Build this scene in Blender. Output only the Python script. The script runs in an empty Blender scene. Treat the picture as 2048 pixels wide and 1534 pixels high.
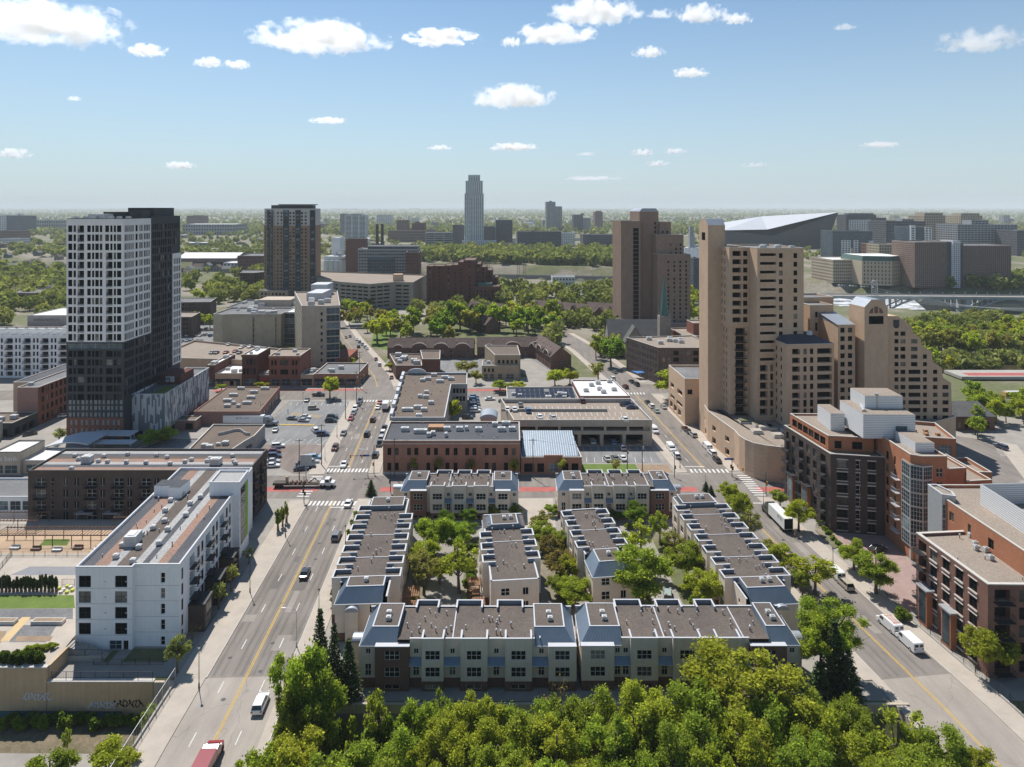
import bpy, math, random
import numpy as np
from mathutils import Vector, Matrix
R=random.Random(7)
NR=np.random.RandomState(11)
C=bpy.context.scene.collection
F,HY,CX,H=1365.33,418.0,1024.0,85.0
def G(px,py,z=0.0):
    Y=F*(H-z)/(py-HY); return ((px-CX)*Y/F,Y)
def XW(px,Y): return (px-CX)*Y/F
def ZW(py,Y): return H-(py-HY)*Y/F
rad=math.radians
# ------------------------------------------------------------ materials
MATS={}
def newmat(name):
    m=bpy.data.materials.new(name); m.use_nodes=True
    nt=m.node_tree; nt.nodes.clear()
    o=nt.nodes.new('ShaderNodeOutputMaterial'); p=nt.nodes.new('ShaderNodeBsdfPrincipled')
    nt.links.new(p.outputs[0],o.inputs[0]); MATS[name]=m
    return m,nt,p
def N(nt,t,**k):
    n=nt.nodes.new(t)
    for a,b in k.items():
        if a.startswith('i_'):
            kk=a[2:]; n.inputs[int(kk) if kk.isdigit() else kk].default_value=b
        else: setattr(n,a,b)
    return n
def mathn(nt,op,a,b=None):
    n=nt.nodes.new('ShaderNodeMath'); n.operation=op
    for i,v in enumerate((a,b)):
        if v is None: continue
        if isinstance(v,(int,float)): n.inputs[i].default_value=v
        else: nt.links.new(v,n.inputs[i])
    return n.outputs[0]
def mixc(nt,f,a,b,mode='MIX'):
    n=nt.nodes.new('ShaderNodeMix'); n.data_type='RGBA'; n.blend_type=mode
    for i,v in ((0,f),(6,a),(7,b)):
        if isinstance(v,(int,float)): n.inputs[i].default_value=v
        elif isinstance(v,tuple): n.inputs[i].default_value=(*v,1) if len(v)==3 else v
        else: nt.links.new(v,n.inputs[i])
    return n.outputs[2]
def pos(nt,sx=1,sy=1,sz=1):
    g=N(nt,'ShaderNodeNewGeometry'); mp=N(nt,'ShaderNodeMapping'); mp.inputs['Scale'].default_value=(sx,sy,sz)
    nt.links.new(g.outputs['Position'],mp.inputs['Vector']); return mp.outputs[0]
def noise(nt,vec,scale,detail=5,rough=.6):
    n=N(nt,'ShaderNodeTexNoise'); n.inputs['Scale'].default_value=scale; n.inputs['Detail'].default_value=detail
    n.inputs['Roughness'].default_value=rough; nt.links.new(vec,n.inputs['Vector']); return n.outputs['Fac']
def ramp(nt,fac,stops):
    r=N(nt,'ShaderNodeValToRGB'); e=r.color_ramp.elements
    while len(e)<len(stops): e.new(.5)
    for i,(p,c) in enumerate(stops):
        e[i].position=p; e[i].color=(*c,1) if not isinstance(c,(int,float)) else (c,c,c,1)
    nt.links.new(fac,r.inputs[0]); return r.outputs[0]
def sc(c,k): return tuple(max(0,min(1,x*k)) for x in c)
def M(name,col,rough=.85,var=.22,scale=.35,zs=1.0,spec=.3,metal=0,streak=None):
    m,nt,p=newmat(name)
    f=noise(nt,pos(nt,1,1,zs),scale,7,.68)
    c=ramp(nt,f,[(.25,sc(col,1-var)),(.5,col),(.75,sc(col,1+var))])
    if streak:
        g=noise(nt,pos(nt,1,1,.04),2.2,3,.6)
        s=ramp(nt,g,[(.45,1.0),(.75,1.0-streak)])
        c=mixc(nt,1.0,c,s,'MULTIPLY')
    nt.links.new(c,p.inputs['Base Color']); p.inputs['Roughness'].default_value=rough
    p.inputs['Specular IOR Level'].default_value=spec; p.inputs['Metallic'].default_value=metal
    return m
def brick(name,c1,c2,mortar=(.3,.27,.24),var=.25,bw=.45,bh=.15):
    m,nt,p=newmat(name)
    g=N(nt,'ShaderNodeNewGeometry'); s=N(nt,'ShaderNodeSeparateXYZ'); nt.links.new(g.outputs['Position'],s.inputs[0])
    u=mathn(nt,'ADD',s.outputs[0],s.outputs[1])
    cb=N(nt,'ShaderNodeCombineXYZ'); nt.links.new(u,cb.inputs[0]); nt.links.new(s.outputs[2],cb.inputs[1])
    b=N(nt,'ShaderNodeTexBrick'); nt.links.new(cb.outputs[0],b.inputs['Vector'])
    b.inputs['Color1'].default_value=(*c1,1); b.inputs['Color2'].default_value=(*c2,1); b.inputs['Mortar'].default_value=(*mortar,1)
    b.inputs['Scale'].default_value=1; b.inputs['Brick Width'].default_value=bw; b.inputs['Row Height'].default_value=bh; b.inputs['Mortar Size'].default_value=.012
    f=noise(nt,pos(nt,1,1,.5),.35,7,.7)
    k=ramp(nt,f,[(.25,1-var),(.75,1+var*.6)])
    nt.links.new(mixc(nt,1.0,b.outputs['Color'],k,'MULTIPLY'),p.inputs['Base Color'])
    p.inputs['Roughness'].default_value=.9; p.inputs['Specular IOR Level'].default_value=.2
    return m
def glassmat(name,dark,light,frac=.25,rough=.07,refl=.5):
    m,nt,p=newmat(name)
    oi=N(nt,'ShaderNodeObjectInfo'); g=N(nt,'ShaderNodeNewGeometry')
    r=mathn(nt,'FRACT',mathn(nt,'ADD',oi.outputs['Random'],g.outputs['Random Per Island']))
    c=ramp(nt,r,[(0,dark),(1-frac-.15,sc(dark,1.6)),(1-frac,sc(light,.45)),(1,light)])
    f=noise(nt,pos(nt),.55,2,.5)
    c2=mixc(nt,1.0,c,ramp(nt,f,[(.35,.65),(.65,1.25)]),'MULTIPLY')
    nt.links.new(c2,p.inputs['Base Color']); p.inputs['Roughness'].default_value=rough
    p.inputs['Specular IOR Level'].default_value=refl; p.inputs['IOR'].default_value=1.18
    return m
GL=glassmat('window_glass',(.006,.008,.009),(.24,.22,.19),.1,.1,.2)
GLB=glassmat('blue_glass',(.03,.045,.055),(.17,.22,.24),.35,.05,.7)
GLF=glassmat('far_glass',(.03,.035,.04),(.12,.13,.13),.25,.15)
W_white=M('white_stucco',(.8,.79,.79),.8,.06,.5,streak=.07)
W_panelw=M('pale_panel',(.74,.71,.68),.75,.07,.3,streak=.05)
W_dkgrey=M('charcoal_panel',(.05,.053,.058),.7,.2,.4)
W_cream=M('cream_stucco',(.64,.55,.455),.88,.1,.35,streak=.1)
W_tan=brick('tan_brick',(.56,.395,.27),(.5,.345,.235),(.5,.38,.28),.16)
W_brown=brick('dark_brown_brick',(.075,.055,.047),(.1,.07,.06),(.09,.08,.07))
W_brown2=brick('brown_brick',(.19,.1,.075),(.155,.085,.065),(.16,.12,.1))
W_orange=brick('orange_brick',(.44,.17,.085),(.37,.14,.07),(.34,.22,.15),.2)
W_red=brick('red_brick',(.27,.1,.065),(.21,.08,.055),(.22,.14,.11))
W_redd=brick('deep_red_brick',(.15,.06,.045),(.12,.05,.04),(.12,.08,.07))
W_brickO=brick('rust_brick',(.36,.18,.115),(.3,.145,.095),(.32,.24,.19))
W_conc=M('concrete',(.36,.34,.31),.9,.16,.25,streak=.2)
W_concd=M('grey_precast',(.44,.375,.295),.9,.15,.25,streak=.15)
W_pink=M('pink_render',(.3,.17,.14),.9,.15,.3)
TRIM=M('white_trim',(.46,.47,.49),.6,.06,.8)
TRIMB=M('buff_trim',(.48,.45,.41),.8,.1,.8)
BLUEM=M('blue_grey_metal',(.17,.215,.265),.42,.12,.6,spec=.5,metal=.25)
GREYM=M('grey_metal',(.3,.33,.37),.45,.12,.6,spec=.5,metal=.3)
PARB=M('parapet_inner_cladding',(.2,.225,.265),.6,.1,.6)
DKM=M('dark_metal',(.03,.03,.033),.5,.2,1.0)
STEEL=M('galvanised_steel',(.42,.43,.44),.45,.15,1.5,metal=.4)
HVAC=M('rooftop_unit_paint',(.5,.5,.49),.6,.15,1.2)
WOOD=M('cedar_timber',(.36,.2,.11),.8,.2,1.5)
LOUV=None
def roofmat(name,c,c2,sc1=.07):
    m,nt,p=newmat(name)
    a=noise(nt,pos(nt),sc1,6,.65); b=noise(nt,pos(nt),3.0,4,.8)
    col=mixc(nt,ramp(nt,a,[(.35,0.0),(.65,1.0)]),c,c2)
    col=mixc(nt,1.0,col,ramp(nt,b,[(.3,.62),(.7,1.35)]),'MULTIPLY')
    nt.links.new(col,p.inputs['Base Color']); p.inputs['Roughness'].default_value=.95; p.inputs['Specular IOR Level'].default_value=.15
    return m
RF_grav=roofmat('gravel_roof',(.135,.11,.095),(.1,.085,.075),.12)
RF_brown=roofmat('brown_gravel_roof',(.16,.125,.1),(.13,.105,.088),.1)
RF_grey=roofmat('grey_membrane_roof',(.2,.2,.2),(.14,.14,.145),.1)
RF_dark=roofmat('dark_membrane_roof',(.075,.08,.09),(.1,.1,.11),.1)
RF_white=roofmat('white_membrane_roof',(.72,.72,.7),(.6,.6,.58),.1)
RF_tan=roofmat('tan_deck',(.29,.24,.195),(.25,.21,.175),.08)
RF_shing=roofmat('shingle_roof',(.14,.105,.09),(.11,.085,.075),.2)
def louver():
    m,nt,p=newmat('white_louvre_cladding')
    g=N(nt,'ShaderNodeNewGeometry'); s=N(nt,'ShaderNodeSeparateXYZ'); nt.links.new(g.outputs['Position'],s.inputs[0])
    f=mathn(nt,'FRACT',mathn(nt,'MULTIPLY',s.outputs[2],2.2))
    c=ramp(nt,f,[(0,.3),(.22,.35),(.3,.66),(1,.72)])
    nt.links.new(c,p.inputs['Base Color']); p.inputs['Roughness'].default_value=.5
    return m
LOUV=louver()
def pixelpanel():
    m,nt,p=newmat('grey_and_white_pixel_cladding')
    g=N(nt,'ShaderNodeNewGeometry'); s=N(nt,'ShaderNodeSeparateXYZ'); nt.links.new(g.outputs['Position'],s.inputs[0])
    u=mathn(nt,'ADD',s.outputs[0],s.outputs[1]); ci=mathn(nt,'FLOOR',mathn(nt,'DIVIDE',u,.62))
    w=N(nt,'ShaderNodeTexWhiteNoise'); w.noise_dimensions='1D'; nt.links.new(ci,w.inputs['W'])
    zz=mathn(nt,'FLOOR',mathn(nt,'DIVIDE',mathn(nt,'ADD',s.outputs[2],mathn(nt,'MULTIPLY',w.outputs['Value'],7.)),3.1))
    cb=N(nt,'ShaderNodeCombineXYZ'); nt.links.new(ci,cb.inputs[0]); nt.links.new(zz,cb.inputs[1])
    w2=N(nt,'ShaderNodeTexWhiteNoise'); w2.noise_dimensions='2D'; nt.links.new(cb.outputs[0],w2.inputs['Vector'])
    # wider clumps of the same tone
    cl=N(nt,'ShaderNodeTexNoise'); cl.inputs['Scale'].default_value=.22; nt.links.new(cb.outputs[0],cl.inputs['Vector'])
    v=mathn(nt,'GREATER_THAN',mathn(nt,'ADD',mathn(nt,'MULTIPLY',w2.outputs['Value'],.7),mathn(nt,'MULTIPLY',cl.outputs['Fac'],.6)),.66)
    c=mixc(nt,v,(.15,.165,.18),(.48,.48,.48))
    nt.links.new(c,p.inputs['Base Color']); p.inputs['Roughness'].default_value=.65
    return m
PIXEL=pixelpanel()
# flat colour paint that follows the object's own colour
def paint():
    m,nt,p=newmat('car_paint'); oi=N(nt,'ShaderNodeObjectInfo'); nt.links.new(oi.outputs['Color'],p.inputs['Base Color'])
    p.inputs['Roughness'].default_value=.28; p.inputs['Coat Weight'].default_value=.6; p.inputs['Coat Roughness'].default_value=.06
    return m
PAINT=paint()
TYRE=M('tyre_rubber',(.015,.015,.016),.9,.1)
CGL=M('car_glass',(.012,.014,.016),.06,.1,spec=.6)
def emat(name,col,s=0): return M(name,col,.4,.03)
LRED=emat('red_lens',(.35,.02,.02)); LWH=emat('clear_lens',(.75,.75,.72)); LORG=emat('amber_paint',(.75,.35,.03))
SIGG=M('black_letter_paint',(.03,.03,.03),.7,.05)
CLOTH=paint(); CLOTH.name='cloth'; CLOTH.node_tree.nodes['Principled BSDF'].inputs['Roughness'].default_value=.9; CLOTH.node_tree.nodes['Principled BSDF'].inputs['Coat Weight'].default_value=0
# ------------------------------------------------------------ mesh builder
class MB:
    def __init__(s): s.v=[]; s.f=[]; s.m=[]
    def quad(s,a,b,c,d,m=0):
        i=len(s.v); s.v+= [a,b,c,d]; s.f.append((i,i+1,i+2,i+3)); s.m.append(m)
    def poly(s,pts,m=0):
        i=len(s.v); s.v+=list(pts); s.f.append(tuple(range(i,i+len(pts)))); s.m.append(m)
    def box(s,x0,x1,y0,y1,z0,z1,m=0,bottom=False):
        i=len(s.v); s.v+=[(x0,y0,z0),(x1,y0,z0),(x1,y1,z0),(x0,y1,z0),(x0,y0,z1),(x1,y0,z1),(x1,y1,z1),(x0,y1,z1)]
        fs=[(0,1,5,4),(1,2,6,5),(2,3,7,6),(3,0,4,7),(4,5,6,7)]+([(3,2,1,0)] if bottom else [])
        for f in fs: s.f.append(tuple(i+k for k in f)); s.m.append(m)
    def obox(s,c,ux,hw,hd,z0,z1,m=0,bottom=False):
        "box with direction ux (unit 2d), half width along ux and half depth across"
        vx=(-ux[1],ux[0]); P=[(c[0]+ux[0]*a*hw+vx[0]*b*hd,c[1]+ux[1]*a*hw+vx[1]*b*hd) for a,b in((-1,-1),(1,-1),(1,1),(-1,1))]
        s.prism(P,z0,z1,m,m,bottom)
    def prism(s,P,z0,z1,m=0,mt=None,bottom=False):
        n=len(P); i=len(s.v); s.v+=[(p[0],p[1],z0) for p in P]+[(p[0],p[1],z1) for p in P]
        for k in range(n):
            j=(k+1)%n; s.f.append((i+k,i+j,i+n+j,i+n+k)); s.m.append(m)
        s.f.append(tuple(i+n+k for k in range(n))); s.m.append(m if mt is None else mt)
        if bottom: s.f.append(tuple(i+k for k in reversed(range(n)))); s.m.append(m)
    def loft(s,rings,m=0,cap=True):
        n=len(rings[0]); i=len(s.v)
        for r in rings: s.v+=list(r)
        for k in range(len(rings)-1):
            for j in range(n):
                a=i+k*n+j; b=i+k*n+(j+1)%n; s.f.append((a,b,b+n,a+n)); s.m.append(m)
        if cap:
            s.f.append(tuple(i+j for j in reversed(range(n)))); s.m.append(m)
            t=i+(len(rings)-1)*n; s.f.append(tuple(t+j for j in range(n))); s.m.append(m)
    def tube(s,p0,p1,r0,r1=None,n=6,m=0):
        r1=r0 if r1 is None else r1
        a=Vector(p0); b=Vector(p1); d=(b-a)
        if d.length<1e-6: return
        d.normalize(); u=d.orthogonal().normalized(); w=d.cross(u)
        rings=[]
        for c,r in((a,r0),(b,r1)):
            rings.append([tuple(c+u*(r*math.cos(2*math.pi*k/n))+w*(r*math.sin(2*math.pi*k/n))) for k in range(n)])
        s.loft(rings,m)
    def build(s,name,mats,parent=None,off=(0,0,0),smooth=False):
        me=bpy.data.meshes.new(name)
        v=np.array(s.v,dtype=np.float64).reshape(-1,3)-np.array(off)
        me.from_pydata([tuple(x) for x in v],[],s.f)
        for m in (mats if isinstance(mats,(list,tuple)) else [mats]): me.materials.append(m)
        me.polygons.foreach_set('material_index',s.m)
        if smooth: me.polygons.foreach_set('use_smooth',[True]*len(s.f))
        me.update()
        return link(name,me,parent)
def link(name,me,parent=None,loc=None,rz=0,scale=None,color=None):
    o=bpy.data.objects.new(name,me); C.objects.link(o)
    if parent is not None: o.parent=parent
    if loc is not None: o.location=loc
    if rz: o.rotation_euler=(0,0,rz)
    if scale is not None: o.scale=scale if isinstance(scale,tuple) else (scale,)*3
    if color is not None: o.color=(*color,1)
    return o
def tag(o,label,cat,group=None):
    o['label']=label; o['category']=cat
    if group: o['group']=group
    return o
def thing(name,label,cat,loc=(0,0,0),rz=0,group=None):
    o=bpy.data.objects.new(name,None); C.objects.link(o); o.location=loc; o.rotation_euler=(0,0,rz); o.empty_display_size=.5
    return tag(o,label,cat,group)
def struct(o,kind='structure'): o['kind']=kind; return o
def npmesh(name,V,Fq,mats,matidx=None,nper=4):
    me=bpy.data.meshes.new(name); V=np.asarray(V,dtype=np.float32); Fq=np.asarray(Fq,dtype=np.int32)
    me.vertices.add(len(V)); me.vertices.foreach_set('co',V.ravel())
    me.loops.add(Fq.size); me.loops.foreach_set('vertex_index',Fq.ravel())
    me.polygons.add(len(Fq)); me.polygons.foreach_set('loop_start',np.arange(0,Fq.size,nper,dtype=np.int32))
    try: me.polygons.foreach_set('loop_total',np.full(len(Fq),nper,dtype=np.int32))
    except Exception: pass
    for m in (mats if isinstance(mats,(list,tuple)) else [mats]): me.materials.append(m)
    if matidx is not None: me.polygons.foreach_set('material_index',np.asarray(matidx,dtype=np.int32))
    me.update(calc_edges=True); me.validate()
    return me
# ------------------------------------------------------------ windows / buildings
FR_W=M('white_window_frame',(.55,.54,.5),.6,.05); FR_D=M('dark_window_frame',(.03,.03,.03),.5,.05)
STY={'w4':(2,2,FR_W,.1,GL),'w6':(3,2,FR_W,.09,GL),'w2':(2,1,FR_W,.08,GL),'d2':(2,1,FR_D,.07,GL),'d4':(2,2,FR_D,.07,GL),'d1':(1,1,FR_D,.06,GL),
     'w1':(1,1,FR_W,.08,GL),'p':(1,1,None,0,GL),'pb':(1,1,None,0,GLB),'far':(1,1,None,0,GLF),'cw':(4,3,FR_W,.07,GLB),'cw2':(2,2,FR_W,.08,GLB),'door':(2,1,FR_D,.1,GL),
     'w1b':(1,2,FR_W,.09,GL),'cb':(3,2,STEEL,.07,GLB),'bal':(2,1,FR_D,.07,GL)}
def emit_window(mb,T,w,h,st):
    nc,nr,fm,t,gl=STY[st]; a,b=w/2+.015,h/2+.015
    ws=w/nc if nc else w
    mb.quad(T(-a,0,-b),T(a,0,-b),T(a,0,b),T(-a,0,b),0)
    if fm is None: return
    y=-.05
    def bar(x0,x1,z0,z1):
        mb.quad(T(x0,y,z0),T(x1,y,z0),T(x1,y,z1),T(x0,y,z1),1)
    bar(-a,a,b-t,b); bar(-a,a,-b,-b+t); bar(-a,-a+t,-b+t,b-t); bar(a-t,a,-b+t,b-t)
    for i in range(1,nc): x=-a+2*a*i/nc; bar(x-t/2,x+t/2,-b+t,b-t)
    for i in range(1,nr): z=-b+2*b*i/nr; bar(-a+t,a-t,z-t/2,z+t/2)
WM={}
def winmesh(w,h,st):
    k=(round(w,2),round(h,2),st)
    if k not in WM:
        mb=MB(); emit_window(mb,lambda x,y,z:(x,y,z),k[0],k[1],st)
        me=bpy.data.meshes.new('window'); me.from_pydata(mb.v,[],mb.f)
        me.materials.append(STY[st][4])
        if STY[st][2]: me.materials.append(STY[st][2])
        me.polygons.foreach_set('material_index',mb.m); me.update(); WM[k]=me
    return WM[k]
def cols(L,n,w,m0=.6,m1=None,st=None):
    m1=m0 if m1 is None else m1; s=(L-m0-m1)/n
    return [(m0+s*(i+.5)-w/2,m0+s*(i+.5)+w/2) for i in range(n)]
def rows(z0,n,fh,sill,h,c): return [(z0+i*fh+sill,z0+i*fh+sill+h,c) for i in range(n)]
def winsplit(w,h,st):
    k=(round(w,2),round(h,2),st,'s')
    if k not in WM:
        mb=MB(); emit_window(mb,lambda x,y,z:(x,y,z),k[0],k[1],st); a=bpy.data.meshes.new('window'); a.from_pydata(mb.v[:4],[],[(0,1,2,3)]); a.materials.append(STY[st][4])
        b=bpy.data.meshes.new('window_frame'); b.from_pydata(mb.v[4:],[],[tuple(q-4 for q in f) for f in mb.f[1:]]); b.materials.append(STY[st][2]); WM[k]=(a,b)
    return WM[k]
def merge(dst,src,off=(0,0,0),mi=None):
    i=len(dst.v); dst.v+=[(v[0]+off[0],v[1]+off[1],v[2]+off[2]) for v in src.v]; dst.f+=[tuple(i+q for q in f) for f in src.f]; dst.m+=src.m if mi is None else [mi if m==0 else mi+m for m in src.m]
class Bldg:
    def __init__(s,name,label,cat='building',base=None,rz=0,local=False,group=None,maxw=90):
        s.base=base; s.local=local
        s.root=thing(name,label,cat,base,rz,group); s.off=(0,0,0) if local else base
        s.Mx=Matrix.Translation(base)@Matrix.Rotation(rz,4,'Z') if local else Matrix.Identity(4)
        s.walls={}; s.wins=[]; s.maxw=maxw
    def part(s,name,mb,mats,smooth=False,parent=None): return mb.build(name,mats,parent or s.root,s.off if parent is None else s.off,smooth)
    def wall(s,mat,name='wall'):
        k=(name,mat.name)
        if k not in s.walls: s.walls[k]=(MB(),mat)
        return s.walls[k][0]
    def facade(s,p0,p1,z0,z1,rws,mat,depth=.22,st='d1',name='wall'):
        mb=s.wall(mat,name); dx,dy=p1[0]-p0[0],p1[1]-p0[1]; L=math.hypot(dx,dy); ux,uy=dx/L,dy/L; nx,ny=uy,-ux; ang=math.atan2(uy,ux)
        def pt(u,z,o=0): return (p0[0]+ux*u-nx*o,p0[1]+uy*u-ny*o,z)
        z=z0
        for zb,zt,cs in rws:
            if zt>z1+.001: continue
            if zb>z+1e-4: mb.quad(pt(0,z),pt(L,z),pt(L,zb),pt(0,zb))
            u=0
            for c in cs:
                a,b=c[0],c[1]; ws=c[2] if len(c)>2 else st
                if a<u-1e-6 or b>L: continue
                if a>u: mb.quad(pt(u,zb),pt(a,zb),pt(a,zt),pt(u,zt))
                d=c[3] if len(c)>3 else depth
                mb.quad(pt(a,zb),pt(a,zb,d),pt(a,zt,d),pt(a,zt)); mb.quad(pt(b,zb,d),pt(b,zb),pt(b,zt),pt(b,zt,d))
                mb.quad(pt(a,zb),pt(b,zb),pt(b,zb,d),pt(a,zb,d)); mb.quad(pt(a,zt,d),pt(b,zt,d),pt(b,zt),pt(a,zt))
                s.wins.append((pt((a+b)/2,(zb+zt)/2,d),ang,b-a,zt-zb,ws,(nx,ny)))
                u=b
            if u<L: mb.quad(pt(u,zb),pt(L,zb),pt(L,zt),pt(u,zt))
            z=zt
        if z<z1: mb.quad(pt(0,z),pt(L,z),pt(L,z1),pt(0,z1))
    def vol(s,P,z0,z1,mat,fac=None,roof=None,par=.5,cap=None,pin=None,st='d1',depth=.22,pt_=.3):
        "P CCW footprint; fac {edge:rows}"
        n=len(P); top=z1+par
        for i in range(n):
            rw=(fac or {}).get(i,[])
            if callable(rw): rw=rw(math.dist(P[i],P[(i+1)%n]))
            s.facade(P[i],P[(i+1)%n],z0,top,rw,mat,depth,st)
        I=inset(P,pt_)
        rm=MB(); rm.poly([(x,y,z1) for x,y in (I if par>0 else P)]); s.part('roof',rm,roof or RF_grav)
        if par>0:
            cm=MB(); pm=MB(); Oo=inset(P,-.04); I2=inset(P,pt_+.03)
            for i in range(n):
                j=(i+1)%n
                pm.quad((*I[j],z1),(*I[i],z1),(*I[i],top),(*I[j],top))
                cm.quad((*Oo[i],top+.06),(*Oo[j],top+.06),(*I2[j],top+.06),(*I2[i],top+.06))
                cm.quad((*Oo[i],top-.12),(*Oo[j],top-.12),(*Oo[j],top+.06),(*Oo[i],top+.06))
                cm.quad((*I2[j],top-.06),(*I2[i],top-.06),(*I2[i],top+.06),(*I2[j],top+.06))
            merge(pm,cm,mi=1); s.part('parapet',pm,[pin or mat,cap or TRIMB])
    def hv(s,x,y,z,w=1.6,d=1.4,h=1.2,rz=0,name='rooftop_unit'):
        mb=MB(); unit(mb,w,d,h); me=unitmesh(w,d,h)
        return link(name,me,s.root,(x-s.off[0],y-s.off[1],z-s.off[2]),rz)
    def units(s,P,z,n,seed=0,smin=1.0,smax=2.4):
        r=random.Random(seed+int(z*10)); xs=[p[0] for p in P]; ys=[p[1] for p in P]; k=0; t=0
        while k<n and t<n*40:
            t+=1; x=r.uniform(min(xs),max(xs)); y=r.uniform(min(ys),max(ys))
            if not inpoly(x,y,inset(P,1.8)): continue
            w=round(r.choice([smin,(smin+smax)/2,smax]),1); s.hv(x,y,z,w,w*.8,w*.65); k+=1
    def vents(s,P,z,n,seed=0):
        r=random.Random(seed+77); xs=[p[0] for p in P]; ys=[p[1] for p in P]; k=0; t=0
        while k<n and t<n*40:
            t+=1; x=r.uniform(min(xs),max(xs)); y=r.uniform(min(ys),max(ys))
            if not inpoly(x,y,inset(P,.9)): continue
            link('vent_pipe',ventmesh(),s.root,(x-s.off[0],y-s.off[1],z-s.off[2]),0,r.uniform(.8,1.3)); k+=1
    def finish(s):
        for (nm,_),(mb,mat) in s.walls.items():
            if mb.f: mb.build(nm,mat,s.root,s.off)
        cam=Vector((0,0,H)); L=[]
        Rm=s.Mx.to_3x3()
        for w in s.wins:
            p=s.Mx@Vector(w[0]); n=Rm@Vector((w[5][0],w[5][1],0)); d=cam-p
            c=n.dot(d)/d.length; px=CX+F*p.x/max(1,p.y)
            vis=c>0.03 and -20<px<2068 and HY+F*(H-p.z)/p.y<1540
            L.append((-(w[2]*w[3]*c/d.length_squared) if vis else 1,w))
        L.sort(key=lambda t:t[0])
        rest={}; k=0
        for a,w in L:
            if a<0 and k<s.maxw:
                me=winmesh(w[2],w[3],w[4]); fr=None
                if k<36 and STY[w[4]][2] and p.y+1>0 and (s.Mx@Vector(w[0])).y<235: me,fr=winsplit(w[2],w[3],w[4])
                o=link('window',me,s.root,(w[0][0]-s.off[0],w[0][1]-s.off[1],w[0][2]-s.off[2]),w[1]); k+=1
                if fr: link('window_frame',fr,o)
            else: rest.setdefault('r',[]).append(w)
        if rest:
            mb=MB(); mats=[]; 
            for w in rest['r']:
                st=STY[w[4]]
                t=MB(); ca,sa=math.cos(w[1]),math.sin(w[1]); o=w[0]
                emit_window(t,lambda x,y,z:(o[0]+x*ca-y*sa,o[1]+x*sa+y*ca,o[2]+z),w[2],w[3],w[4])
                ix=[]
                for m in (st[4],st[2]):
                    if m is None: ix.append(0); continue
                    if m not in mats: mats.append(m)
                    ix.append(mats.index(m))
                b=len(mb.v); mb.v+=t.v; mb.f+=[tuple(b+q for q in f) for f in t.f]; mb.m+=[ix[q] for q in t.m]
            o=mb.build('windows',mats,s.root,s.off); o['kind']='stuff'
        return s.root
UM={}
def unit(mb,w,d,h):
    mb.box(-w/2,w/2,-d/2,d/2,.15,h,0); mb.box(-w/2+.1,w/2-.1,-d/2+.1,d/2-.1,0,.15,1)
    mb.box(-w*.28,w*.28,-d*.3,d*.3,h,h+.12,1); mb.quad((-w*.35,-d/2-.01,h*.3),(w*.35,-d/2-.01,h*.3),(w*.35,-d/2-.01,h*.8),(-w*.35,-d/2-.01,h*.8),1)
def unitmesh(w,d,h):
    k=(round(w,1),round(d,1),round(h,1))
    if k not in UM:
        mb=MB(); unit(mb,w,d,h); me=bpy.data.meshes.new('rooftop_unit'); me.from_pydata(mb.v,[],mb.f); me.materials.append(HVAC); me.materials.append(STEEL); me.polygons.foreach_set('material_index',mb.m); UM[k]=me
    return UM[k]
_vm=[]
def ventmesh():
    if not _vm:
        mb=MB(); mb.tube((0,0,0),(0,0,.55),.09,.09,6,1); mb.tube((0,0,.5),(0,0,.75),.15,.13,6,0)
        me=bpy.data.meshes.new('vent_pipe'); me.from_pydata(mb.v,[],mb.f); me.materials.append(TRIM); me.materials.append(WOOD); me.polygons.foreach_set('material_index',mb.m); _vm.append(me)
    return _vm[0]
def inset(P,d):
    n=len(P); out=[]
    for i in range(n):
        a,b,c=P[i-1],P[i],P[(i+1)%n]
        e1=(b[0]-a[0],b[1]-a[1]); e2=(c[0]-b[0],c[1]-b[1]); l1=math.hypot(*e1) or 1; l2=math.hypot(*e2) or 1
        n1=(-e1[1]/l1,e1[0]/l1); n2=(-e2[1]/l2,e2[0]/l2)
        k=1+n1[0]*n2[0]+n1[1]*n2[1]; k=max(k,.25)
        out.append((b[0]+(n1[0]+n2[0])*d/k,b[1]+(n1[1]+n2[1])*d/k))
    return out
def inpoly(x,y,P):
    c=False; j=len(P)-1
    for i in range(len(P)):
        if (P[i][1]>y)!=(P[j][1]>y) and x<(P[j][0]-P[i][0])*(y-P[i][1])/(P[j][1]-P[i][1])+P[i][0]: c=not c
        j=i
    return c
def rect(x0,x1,y0,y1,sh=0.0):
    "axis rectangle, sheared: x shifts by sh per metre of y. edges 0 front(-y),1 right,2 back,3 left"
    k=sh*(y1-y0); return [(x0,y0),(x1,y0),(x1+k,y1),(x0+k,y1)]
def ctr(P,z=0): return (sum(p[0] for p in P)/len(P),sum(p[1] for p in P)/len(P),z)
def sheet(name,pts,z,mat,kind='structure',label=None):
    mb=MB(); mb.poly([(p[0],p[1],z) for p in pts]); o=mb.build(name,mat)
    if label is None: o['kind']=kind
    return o
def pline_offset(P,d):
    out=[]
    for i,p in enumerate(P):
        a=P[max(0,i-1)]; b=P[min(len(P)-1,i+1)]; dx,dy=b[0]-a[0],b[1]-a[1]; l=math.hypot(dx,dy); out.append((p[0]+dy/l*d,p[1]-dx/l*d))
    return out
def strip(mb,P,d0,d1,z,m=0):
    A=pline_offset(P,d0); B=pline_offset(P,d1)
    for i in range(len(P)-1): mb.quad((*A[i],z),(*B[i],z),(*B[i+1],z),(*A[i+1],z),m)
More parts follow.
